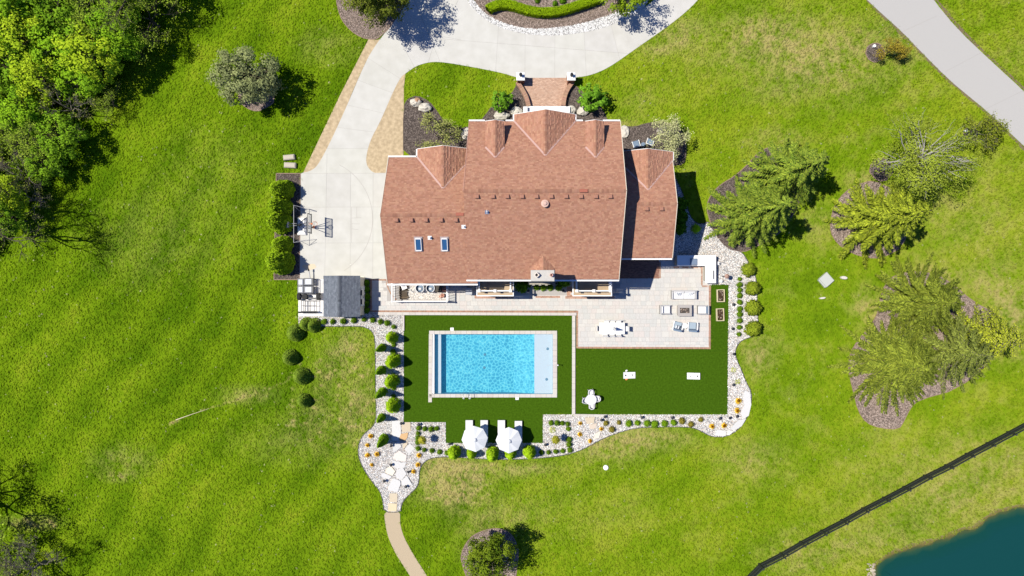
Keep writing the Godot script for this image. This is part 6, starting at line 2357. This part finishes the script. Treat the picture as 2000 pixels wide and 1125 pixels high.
# ---------------------------------------------------------------- trees
func conifer(h: float, r: float, dark: Color, light: Color, dense := 1.0, levels := 0.5, sag := 0.36) -> Array:
	var m := MB.new()
	var wood := MB.new()
	wood.tube(PackedVector3Array([Vector3.ZERO, Vector3(0, h * 0.5, 0), Vector3(0, h, 0)]), 0.03 * h * 0.5 + 0.05, 0.02, 7)
	var n := int(h / levels)
	var turn := 0.0
	for i in n:
		var t := (i + 0.5) / n
		var y := h * lerpf(0.05, 0.985, t)
		var reach := r * pow(1.0 - t, 0.82) + 0.12
		turn += 0.9 + rf(-0.3, 0.3)
		var arms := int(lerpf(9.6, 5.2, t))
		for k in arms:
			var a := turn + TAU * k / arms + rf(-0.28, 0.28)
			var d := Vector3(cos(a), 0, sin(a))
			var s := Vector3(-d.z, 0, d.x)
			var length := reach * rf(0.72, 1.12)
			var pts := PackedVector3Array()
			for j in 4:
				var u := j / 3.0
				pts.append(Vector3(0, y, 0) + d * length * u + Vector3(0, length * (-sag * u + sag * 0.55 * u * u), 0))
			wood.tube(pts, 0.03 + 0.008 * length, 0.008, 3, false)
			var steps := int(length / (0.075 / dense)) + 2
			var hue := rf(0.8, 1.2)
			for j in steps:
				var u := (j + rf(0.3, 1.0)) / steps
				var p := Vector3(0, y, 0) + d * length * u + Vector3(0, length * (-sag * u + sag * 0.55 * u * u), 0)
				var wide := (0.10 + 0.36 * sin(PI * clampf(u * 0.8 + 0.14, 0, 1))) * clampf(length * 0.5, 0.4, 1.0) * rf(0.7, 1.25)
				for e in [-1.0, 1.0]:
					var dir: Vector3 = (d * rf(0.5, 1.0) + s * e * rf(0.5, 1.0) + Vector3(0, rf(-0.25, 0.12), 0)).normalized()
					m.col = tint(dark, light, 0.22) * hue
					var nn := Vector3.UP.slide(dir).normalized()
					nn = (nn + rand_dir() * 0.35).slide(dir).normalized()
					m.leaf(p + dir * wide * 0.45, dir, nn, (Vector3.UP * 0.8 + d * 0.5 + s * e * 0.25 + rand_dir() * 0.3).normalized(), wide, 0.055 + 0.035 * rng.randf())
				if j % 2 == 0:
					m.col = tint(dark, light, 0.2) * hue
					var dd := (d + Vector3(0, rf(-0.1, 0.3), 0)).normalized()
					m.leaf(p + Vector3(0, 0.04, 0), dd, Vector3.UP.slide(dd).normalized(), (Vector3.UP + d * 0.4 + rand_dir() * 0.25).normalized(), 0.24, 0.07)
	return [wood.done(), m.done()]


func limb(m: MB, a: Vector3, b: Vector3, r0: float, r1: float, bend := 0.15) -> void:
	var d := (b - a).length() * bend
	m.tube(PackedVector3Array([a, a.lerp(b, 0.4) + Vector3(rf(-d, d), rf(0, d), rf(-d, d)), a.lerp(b, 0.75) + Vector3(rf(-d, d), rf(-d * 0.3, d * 0.5), rf(-d, d)) * 0.6, b]), r0, r1, 5, false)


# trunk, limbs to each clump of leaves, leaves spread through the clumps
func broadleaf(h: float, low: float, rad: Vector3, clumps: int, per: int, leaf_l: float, dark: Color, light: Color, clump_r := 0.75, twigs := 2, lean := Vector3.ZERO) -> Array:
	var m := MB.new()
	var wood := MB.new()
	var mid := Vector3(0, h - rad.y, 0) + lean
	var top := mid + Vector3(0, rad.y * 0.35, 0)
	wood.tube(PackedVector3Array([Vector3.ZERO, Vector3(rf(-0.1, 0.1), low, rf(-0.1, 0.1)) + lean * 0.3, mid, top]), 0.035 * h * 0.5 + 0.04, 0.03, 7)
	for i in clumps:
		var d := rand_dir()
		d.y = d.y * 0.9 + 0.15
		var k := pow(rng.randf(), 0.4)
		var c := mid + d * rad * k
		var cr := clump_r * rf(0.7, 1.25)
		var from := Vector3(0, low, 0).lerp(mid, rf(0.1, 1.0)) + lean * 0.2
		limb(wood, from, c, 0.012 * h * 0.5 + 0.015, 0.012)
		for j in twigs:
			limb(wood, c.lerp(from, rf(0.1, 0.5)), c + rand_dir() * cr, 0.018, 0.006, 0.1)
		var hue := tint(dark, light, 0.12)
		for j in per:
			var o := rand_dir() * pow(rng.randf(), 0.45) * cr
			var p := c + o * Vector3(1, 0.75, 1)
			var out := ((p - mid) / rad).normalized()
			var nrm := (out * 0.5 + o.normalized() * 0.5 + Vector3(0, 0.45, 0)).normalized()
			var ln := (nrm + rand_dir() * 0.8).normalized()
			if ln.y < 0.05:
				ln = (ln + Vector3(0, 0.6, 0)).normalized()
			m.col = hue.lerp(tint(dark, light, 0.2), 0.55)
			m.leaf(p, rand_dir().slide(ln).normalized(), ln, (nrm + rand_dir() * 0.35).normalized(), leaf_l * rf(0.7, 1.3), leaf_l * rf(0.5, 0.75))
	return [wood.done(), m.done()]


func fork(m: MB, a: Vector3, dir: Vector3, length: float, r: float, level: int, tips: Array) -> void:
	var pts := PackedVector3Array([a])
	var p := a
	var d := dir
	for i in 3:
		d = (d + rand_dir() * 0.22 + Vector3(0, 0.03, 0)).normalized()
		p += d * length / 3.0
		pts.append(p)
	m.tube(pts, r, r * 0.55, 6 if level > 2 else 3, false)
	if level == 0:
		tips.append(p)
		return
	for i in (4 if level < 3 else 3):
		var nd := (d + rand_dir() * 0.85).normalized()
		if nd.y < -0.15:
			nd.y = 0.1
		fork(m, pts[1].lerp(p, rf(0.1, 1.0)), nd.normalized(), length * rf(0.55, 0.8), maxf(r * 0.56, 0.009), level - 1, tips)


func bare(h: float, levels: int, leaf_share: float, dark: Color, light: Color, per := 4, spread := 0.5) -> Array:
	var wood := MB.new()
	var m := MB.new()
	var tips: Array = []
	wood.tube(PackedVector3Array([Vector3.ZERO, Vector3(0.05, h * 0.14, 0), Vector3(0, h * 0.28, 0.05)]), 0.02 * h + 0.03, 0.017 * h, 8, false)
	for i in 5:
		var a := TAU * i / 5.0 + rf(-0.4, 0.4)
		fork(wood, Vector3(0, h * rf(0.2, 0.28), 0), Vector3(cos(a) * spread, rf(0.45, 0.9), sin(a) * spread).normalized(), h * 0.30, 0.011 * h, levels, tips)
	for t in tips:
		if rng.randf() > leaf_share:
			continue
		for j in per:
			m.col = tint(dark, light, 0.25)
			var ln := (Vector3.UP + rand_dir() * 0.8).normalized()
			m.leaf(t + rand_dir() * rf(0.05, 0.45), rand_dir().slide(ln).normalized(), ln, (Vector3.UP + rand_dir() * 0.5).normalized(), rf(0.09, 0.20), rf(0.06, 0.11))
	if m.v.is_empty():
		return [wood.done(), null]
	return [wood.done(), m.done()]


func tree(called: String, made: Array, label: String, category: String, at: Vector3, turn := 0.0, size := 1.0, group := "", bark: Material = null, crown_mat: Material = null) -> Node3D:
	var t := thing(called, label, category, at, turn, group)
	t.scale = Vector3.ONE * size
	part("trunk", made[0], bark if bark else M.bark, t)
	if made[1]:
		part("crown", made[1], crown_mat if crown_mat else M.leaf, t)
	return t


func trees() -> void:
	var spruce_d := Color(0.0543, 0.101, 0.0149)
	var spruce_l := Color(0.232, 0.295, 0.0347)
	var sp1 := conifer(9.8, 3.3, spruce_d, spruce_l)
	var sp2 := conifer(9.4, 3.25, spruce_d * 1.05, spruce_l)
	var gold := conifer(9.0, 3.5, Color(0.07, 0.10, 0.012), Color(0.315, 0.37, 0.03), 1.0, 0.42, 0.2)
	var olive := conifer(6.8, 4.7, Color(0.055, 0.08, 0.012), Color(0.24, 0.285, 0.035), 1.0, 0.30, 0.15)
	var thin := conifer(6.8, 4.2, Color(0.06, 0.08, 0.016), Color(0.23, 0.27, 0.05), 0.8, 0.45, 0.2)
	tree("spruce_tree", sp1, "large dark green spruce nearest the east wing, lower of the pair in its bed", "spruce tree", g(1450, 424), 0.3, 1.2, "", null, M.needle)
	tree("spruce_tree", sp2, "dark green spruce in the same bed, upper right of the large one", "spruce tree", g(1517, 347), 1.4, 1.15, "", null, M.needle)
	tree("spruce_tree", gold, "bright yellow green spruce alone in its round bed", "spruce tree", g(1686, 435), 0.8, 1.2, "", null, M.needle)
	tree("fir_tree", olive, "olive fir at the top of the large east bed", "fir tree", g(1779, 588), 0.0, 1.0, "", null, M.needle)
	tree("fir_tree", olive, "olive fir at the lower left of the large east bed", "fir tree", g(1727, 703), 2.1, 1.1, "", null, M.needle)
	tree("larch_tree", thin, "sparse fir with a bare pale leader, right in the large east bed", "fir tree", g(1838, 682), 0.7, 1.05, "", M.pale_bark, M.needle)
	tree("larch_tree", conifer(6.5, 3.0, Color(0.155, 0.186, 0.0186), Color(0.403, 0.449, 0.0372), 0.55, 0.5, 0.2), "pale yellow green larch at the right end of the large east bed", "larch tree", g(1900, 656), 0.4, 1.15, "", M.pale_bark, M.needle)
	tree("cedar_tree", broadleaf(7.0, 1.0, Vector3(2.5, 3.1, 2.5), 90, 90, 0.2, Color(0.0543, 0.109, 0.00992), Color(0.248, 0.326, 0.0248), 0.6, 1), "round dense green tree in the ring bed at the bottom edge", "tree", g(962, 1062), 0.0, 0.95)
	tree("cedar_tree", broadleaf(8.6, 1.2, Vector3(3.0, 3.8, 3.0), 120, 100, 0.2, Color(0.0465, 0.0853, 0.0124), Color(0.232, 0.264, 0.0372), 0.65, 1), "tall green tree in the mulch bed at the top of the drive", "tree", g(757, 25), 0.0, 1.0)
	tree("island_tree", broadleaf(6.2, 1.2, Vector3(2.5, 2.4, 2.4), 60, 80, 0.2, Color(0.093, 0.171, 0.00992), Color(0.341, 0.465, 0.0248), 0.55, 2), "leafy bright green tree at the right end of the drive island", "tree", g(1207, 8), 0.0, 1.0)
	tree("silver_pine", broadleaf(5.4, 0.5, Vector3(3.3, 2.5, 2.6), 110, 100, 0.2, Color(0.109, 0.132, 0.0558), Color(0.403, 0.449, 0.186), 0.6, 1), "spreading silvery green pine on the west lawn in a round bed", "pine tree", g(505, 166), 0.0, 1.02)
	# shrubs with large leaves by the walk
	var leafy := broadleaf(2.4, 0.4, Vector3(1.2, 1.05, 1.2), 40, 34, 0.26, Color(0.0775, 0.186, 0.0149), Color(0.264, 0.527, 0.0434), 0.34, 0)
	tree("leafy_shrub", leafy, "leafy bright green shrub left of the brick walk", "shrub", g(981, 203), 0.0, 0.88, "leafy shrubs by the walk")
	tree("leafy_shrub", leafy, "leafy bright green shrub right of the brick walk, the larger", "shrub", g(1153, 199), 2.0, 1.15, "leafy shrubs by the walk")
	# sparse small trees
	tree("serviceberry", bare(3.9, 4, 0.8, Color(0.155, 0.186, 0.0496), Color(0.434, 0.449, 0.149), 4, 1.0), "sparse grey green small tree in the front west bed", "small tree", g(858, 272), 0.3, 0.95, "", M.bark)
	tree("serviceberry", bare(4.1, 4, 0.9, Color(0.264, 0.295, 0.112), Color(0.651, 0.651, 0.347), 4, 1.0), "pale sparse flowering small tree before the east wing", "small tree", g(1297, 282), 1.3, 1.0, "", M.pale_bark)
	tree("birch_tree", broadleaf(9.6, 3.0, Vector3(4.4, 3.2, 4.0), 64, 170, 0.16, Color(0.16, 0.22, 0.02), Color(0.40, 0.48, 0.06), 1.0, 3), "large half bare birch with white limbs on the east lawn", "birch tree", g(1724, 331), 0.0, 1.0, "", mat("birch_bark", lin(0.42, 0.40, 0.37), 0.8, 0.0, M.fine, 1.0))
	tree("young_tree", bare(4.2, 4, 0.8, Color(0.155, 0.124, 0.0149), Color(0.465, 0.372, 0.0496), 4, 0.55), "small orange leaved tree in a round bed left of the road", "small tree", g(1727, 107), 0.0, 0.72)
	tree("young_tree", bare(4.0, 4, 0.8, Color(0.109, 0.155, 0.0149), Color(0.31, 0.341, 0.0372), 4, 0.6), "small green tree leaning over the lawn beside the road", "small tree", g(1893, 263), 0.6, 1.0, "", M.pale_bark)
	# the wood in the northwest
	var wood_kinds: Array = [
		broadleaf(5.2, 1.0, Vector3(2.5, 2.2, 2.4), 55, 80, 0.24, Color(0.127, 0.289, 0.0163), Color(0.338, 0.549, 0.0254), 0.65, 1),
		broadleaf(5.6, 1.0, Vector3(2.6, 2.4, 2.6), 60, 75, 0.24, Color(0.223, 0.364, 0.0163), Color(0.497, 0.626, 0.0339), 0.65, 1),
		broadleaf(4.8, 0.9, Vector3(2.4, 2.0, 2.5), 50, 75, 0.22, Color(0.111, 0.244, 0.0163), Color(0.258, 0.436, 0.0254), 0.6, 1),
		bare(6.0, 4, 0.12, Color(0.139, 0.171, 0.0339), Color(0.356, 0.399, 0.0678), 3, 0.8),
		bare(6.0, 4, 0.55, Color(0.0992, 0.171, 0.0169), Color(0.338, 0.455, 0.0507), 5, 0.8),
	]
	var w := "trees of the northwest wood"
	# kind, image position of the crown, size, what tells it apart
	for q in [
		[4, 275, 25, 1.0, "half bare tree at the top, nearest the lawn"], [0, 220, 75, 1.0, "bright green tree second from the lawn at the top"], [1, 182, 112, 1.05, "lime tree bulging towards the lawn"],
		[4, 165, 20, 1.1, "half bare tree at the top edge left of the bright green one"], [0, 120, 95, 1.1, "green tree in the middle of the upper wood"], [2, 110, 30, 1.1, "dark green tree at the top edge"], [1, 55, 75, 1.1, "yellowish tree left of the middle"],
		[0, 10, 35, 1.2, "green tree in the top left corner"], [2, 15, 130, 1.1, "dark green tree on the left edge, upper"], [1, 82, 150, 0.95, "bright yellow lime tree above the grey thicket"], [0, 150, 150, 0.9, "green tree just above the bare fan of twigs"],
		[3, 118, 205, 1.0, "grey leafless tree with a fan of twigs"], [0, 35, 215, 0.9, "small green tree left of the leafless one"], [2, 110, 262, 0.95, "dark leaved tree below the leafless one, nearest the lawn"], [4, 45, 275, 0.95, "half bare grey tree on the left edge"],
		[2, 75, 315, 0.8, "small dark green tree low in the wood"], [3, 22, 335, 0.9, "leafless tree low on the left edge"], [1, 8, 375, 0.75, "yellowish bush low on the left edge"], [3, 40, 385, 0.75, "leafless shrubby tree at the lower end of the wood"], [2, 4, 425, 0.7, "dark bush at the lowest tip of the wood"],
		[0, 225, 10, 1.0, "green tree at the top edge, third from the lawn"], [2, 70, -10, 1.2, "dark tree cut by the top edge"], [4, 190, 190, 0.55, "twiggy bush at the wood's edge beside the leafless fan"],
	]:
		tree("woodland_tree", wood_kinds[q[0]], "%s, northwest wood" % q[4], "tree", Vector3(g(q[1], q[2], 3.2).x, 0, g(q[1], q[2], 3.2).z), rf(0, TAU), q[3] * rf(0.95, 1.05), w, M.pale_bark if q[0] == 3 else M.bark)
	var low := bush(1.5, 1.0, 420, 0.2, Color(0.05, 0.10, 0.008), Color(0.17, 0.26, 0.02), 0.2, 0.3)
	var where: Array = []
	var cols := PackedColorArray()
	for q in inside_many(poly([-40, -40, 285, -40, 280, 30, 240, 90, 215, 150, 175, 200, 130, 260, 110, 330, 70, 380, 30, 430, -40, 520]), 0.75):
		where.append(Transform3D(Basis(Vector3.UP, rf(0, 6)).scaled(Vector3.ONE * rf(0.6, 1.3)), Vector3(q.x, 0, q.y)))
		cols.append(Color.WHITE * rf(0.75, 1.25))
	var under := scatter("undergrowth", low, M.leaf, self, where, cols)
	tag(under, "tangled green undergrowth filling the floor of the northwest wood", "undergrowth")
	var tall := bare(14.0, 4, 0.85, Color(0.0775, 0.139, 0.0124), Color(0.248, 0.341, 0.0372), 5, 0.5)
	tree("tall_tree", tall, "tall sparse tree at the lower left end of the wood, its shadow on the lawn", "tree", g(22, 433), 0.5, 0.95)
	tree("tall_tree", tall, "tall sparse tree beyond the top edge, shading the upper lawn", "tree", g(292, -14), 2.5, 0.8)
	tree("tall_tree", wood_kinds[0], "broad green tree beyond the top edge, shading the upper lawn", "tree", g(322, -22), 2.5, 1.25)
	var grey := bare(6.5, 5, 0.12, Color(0.109, 0.155, 0.0372), Color(0.248, 0.279, 0.062), 3, 0.95)
	tree("bare_tree", grey, "grey leafless spreading tree in the lower left corner", "tree", g(88, 1096), 0.4, 1.1, "", M.pale_bark)
	tree("bare_tree", wood_kinds[4], "half bare leafy tree beyond the left edge above the leafless corner tree", "tree", g(-12, 985), 0.9, 1.5)
	tree("bare_tree", wood_kinds[4], "olive grey half bare tree low in the lower left corner", "tree", g(38, 1118), 1.2, 0.95, "", M.pale_bark)
	tree("bare_tree", wood_kinds[4], "olive grey half bare tree cut by the left edge, lower corner", "tree", g(30, 1062), 3.2, 0.8, "", M.pale_bark)
	tree("bare_tree", grey, "leafless tree beyond the left edge, its shadow reaching the lawn", "tree", g(-40, 950), 2.0, 1.2, "", M.pale_bark)


# ---------------------------------------------------------------- the lawn
func lawn() -> void:
	var fields: Array = []
	for s in [[11, 0.0045, 4], [12, 0.016, 4], [13, 0.07, 3], [14, 0.22, 2]]:
		var no := FastNoiseLite.new()
		no.seed = s[0]
		no.frequency = s[1]
		no.fractal_octaves = s[2]
		fields.append(no.get_image(MW, MH).get_data())
	# thin and worn places: px, py, radius x, radius y, strength
	var worn := PackedFloat32Array()
	worn.resize(MW * MH)
	for q in [
		[665, 705, 36, 45, 0.5], [705, 800, 24, 60, 0.45], [630, 800, 60, 50, 0.16], [690, 670, 30, 25, 0.4], [560, 860, 110, 40, 0.12], [1540, 100, 150, 70, 0.42], [1640, 120, 120, 60, 0.35], [1470, 60, 60, 30, 0.5],
		[1720, 620, 14, 34, 0.8], [1690, 600, 20, 40, 0.5], [1840, 540, 60, 20, 0.6], [1960, 620, 60, 60, 0.55], [1960, 560, 60, 60, 0.3], [1330, 70, 40, 26, 0.6], [1280, 100, 30, 14, 0.6], [1245, 855, 90, 22, 0.75], [1180, 880, 60, 25, 0.5],
		[870, 930, 60, 40, 0.6], [900, 960, 50, 30, 0.5], [860, 905, 40, 14, 0.8], [1000, 915, 80, 14, 0.55], [1480, 690, 30, 40, 0.6], [1470, 900, 60, 40, 0.4], [1900, 900, 200, 60, 0.28], [1850, 980, 150, 60, 0.32], [1700, 1060, 140, 40, 0.32], [1560, 1090, 70, 30, 0.35],
		[240, 900, 50, 25, 0.35], [60, 1020, 40, 12, 0.7], [230, 930, 22, 8, 0.7], [640, 840, 80, 60, 0.12], [480, 770, 40, 14, 0.5], [1230, 240, 30, 12, 0.4], [1680, 350, 30, 20, 0.5], [1520, 270, 60, 18, 0.4], [1860, 420, 120, 80, 0.25], [1600, 440, 24, 40, 0.3], [1780, 60, 60, 40, 0.35], [1980, 120, 40, 60, 0.2],
		[940, 700, 1, 1, 0], [640, 90, 50, 30, 0.25], [300, 470, 120, 80, 0.12], [420, 330, 100, 80, 0.08], [1100, 1000, 200, 60, 0.1], [1250, 190, 50, 30, 0.15], [985, 1010, 60, 26, 0.3], [930, 1050, 30, 40, 0.35],
	]:
		stamp(worn, q[0], q[1], q[2], q[3], q[4])
	# pale trails of dry soil
	for l in [[395, 800, 440, 787], [440, 787, 500, 765], [500, 765, 560, 745], [915, 905, 908, 930], [908, 930, 890, 950], [900, 945, 892, 975], [330, 828, 350, 818], [640, 730, 655, 720], [45, 1010, 75, 1030], [95, 1015, 110, 1028]]:
		for k in 14:
			var u := k / 13.0
			stamp(worn, lerpf(l[0], l[2], u) + rf(-2, 2), lerpf(l[1], l[3], u) + rf(-2, 2), rf(1.2, 3), rf(0.8, 2), rf(0.2, 1.0))
	for k in 110:
		stamp(worn, rf(560, 730), rf(700, 870), rf(2, 5), rf(1.5, 3.5), rf(0.2, 1.0))
	for k in 60:
		stamp(worn, rf(830, 960), rf(905, 985), rf(2, 7), rf(1.5, 4), rf(0.2, 0.9))
	var n0: PackedByteArray = fields[0]
	var n1: PackedByteArray = fields[1]
	var n2: PackedByteArray = fields[2]
	var n3: PackedByteArray = fields[3]
	var bytes := PackedByteArray()
	bytes.resize(MW * MH * 3)
	lawn_rgb.resize(MW * MH)
	var deep := Color(0.061, 0.125, 0.003)
	var fresh := Color(0.122, 0.202, 0.006)
	var lime := Color(0.206, 0.26, 0.015)
	var straw := Color(0.315, 0.27, 0.10)
	var lut := PackedByteArray()
	lut.resize(1025)
	for i in 1025:
		lut[i] = int(clampf(Color(i / 1024.0, 0, 0).linear_to_srgb().r * 255.0 + 0.5, 0, 255))
	for j in MH:
		var z := (j + 0.5 - MH / 2.0) * 0.1
		for i in MW:
			var x := (i + 0.5 - MW / 2.0) * 0.1
			var at := j * MW + i
			var a := n0[at] / 255.0 - 0.5
			var b := n1[at] / 255.0 - 0.5
			var c := n2[at] / 255.0 - 0.5
			var d := n3[at] / 255.0 - 0.5
			# drier and yellower towards the east, mown in faint diagonal passes
			var dry := clampf((x + 2.0) / 45.0, -0.45, 0.85)
			var pass_w := sin((x * 0.47 + z * 0.88) * 1.45 + a * 4.0) * 0.09 if x > 0.0 else sin((x * 0.80 + z * 0.60) * 1.5 + a * 5.0 + b * 1.2) * 0.16
			var v := 0.48 + 0.26 * dry + a * 0.55 + b * 0.34 + c * 0.28 + d * 0.36 + pass_w
			var k := deep.lerp(fresh, clampf(v * 2.0, 0.0, 1.0)) if v < 0.5 else fresh.lerp(lime, clampf(v * 2.0 - 1.0, 0.0, 1.3))
			var s := worn[at] * (0.75 + c * 1.6 + d * 1.2 + b * 0.6) + maxf(0.0, dry) * maxf(0.0, b + c * 0.8 - 0.04) * 0.55
			if s > 0.02:
				k = k.lerp(straw, clampf(s, 0.0, 0.9))
			lawn_rgb[at] = k
			at *= 3
			bytes[at] = lut[int(minf(k.r, 1.0) * 1024.0)]
			bytes[at + 1] = lut[int(minf(k.g, 1.0) * 1024.0)]
			bytes[at + 2] = lut[int(clampf(k.b, 0.0, 1.0) * 1024.0)]
	var im := Image.create_from_data(MW, MH, false, Image.FORMAT_RGB8, bytes)
	var turf_m := StandardMaterial3D.new()
	turf_m.resource_name = "lawn"
	turf_m.albedo_texture = ImageTexture.create_from_image(im)
	turf_m.roughness = 0.95
	turf_m.specular_mode = BaseMaterial3D.SPECULAR_DISABLED
	# one sheet to the horizon, open only where the pool is dug in
	var gm := MB.new()
	gm.use_uv = true
	var big := 420.0
	var hx0 := -7.98
	var hx1 := 4.2
	var hz0 := 4.3
	var hz1 := 10.55
	for r in [[-big, -big, big, hz0], [-big, hz1, big, big], [-big, hz0, hx0, hz1], [hx1, hz0, big, hz1]]:
		gm.quad(Vector3(r[0], 0, r[1]), Vector3(r[2], 0, r[1]), Vector3(r[2], 0, r[3]), Vector3(r[0], 0, r[3]), Vector3.UP)
	for q in gm.v:
		gm.uv.append(Vector2(q.x / (MW * 0.1) + 0.5, q.z / (MH * 0.1) + 0.5))
	var ground := struct("ground", gm, turf_m)
	# tufts of blades over everything that is lawn
	var tuft := MB.new()
	for k in 9:
		var a := TAU * k / 9.0 + rf(-0.3, 0.3)
		var d := Vector3(cos(a), 0, sin(a))
		var root := d * rf(0.0, 0.05)
		var side := Vector3(-d.z, 0, d.x) * rf(0.014, 0.022)
		var tip := root + d * rf(0.03, 0.075) + Vector3(0, rf(0.04, 0.075), 0)
		var nn := (Vector3.UP * 1.0 + d * 0.5).normalized()
		tuft.smooth(root - side, root + side, tip, nn, nn, nn)
	var mesh := tuft.done()
	var where: Array = []
	var cols := PackedColorArray()
	for i in 330000:
		var q := Vector2(rf(-53.5, 53.5), rf(-31.5, 31.5))
		var at := spot(q)
		# blades lean a little over the edges of beds and paving
		if hard[at] and (rng.randf() > 0.5 or hard[spot(q + Vector2(rf(-0.16, 0.16), rf(-0.16, 0.16)))]):
			continue
		var s := rf(0.7, 1.5)
		var bs := Basis(Vector3.UP, rf(0, TAU)).scaled(Vector3(s, s * rf(0.6, 1.2), s))
		where.append(Transform3D(bs, Vector3(q.x, 0, q.y)))
		var c := lawn_rgb[at] * rf(0.85, 1.28)
		if rng.randf() < 0.006:
			c = c.lerp(Color(0.42, 0.40, 0.22), rf(0.3, 0.8))
		c.a = 1.0
		cols.append(c)
	var gmx := mat("grass_blade", Color.WHITE, 0.85)
	gmx.specular_mode = BaseMaterial3D.SPECULAR_DISABLED
	scatter("grass_tufts", mesh, gmx, ground, where, cols)


func stamp(f: PackedFloat32Array, px: float, py: float, rx: float, ry: float, k: float) -> void:
	var cx := (px - 1000.0) * S * 10.0 + MW / 2.0
	var cy := (py - 562.5) * S * 10.0 + MH / 2.0
	var ax := rx * S * 10.0
	var ay := ry * S * 10.0
	for j in range(maxi(0, int(cy - ay * 2)), mini(MH, int(cy + ay * 2) + 1)):
		for i in range(maxi(0, int(cx - ax * 2)), mini(MW, int(cx + ax * 2) + 1)):
			var d := pow((i - cx) / ax, 2.0) + pow((j - cy) / ay, 2.0)
			if d < 4.0:
				f[j * MW + i] += k * exp(-d * 0.9)
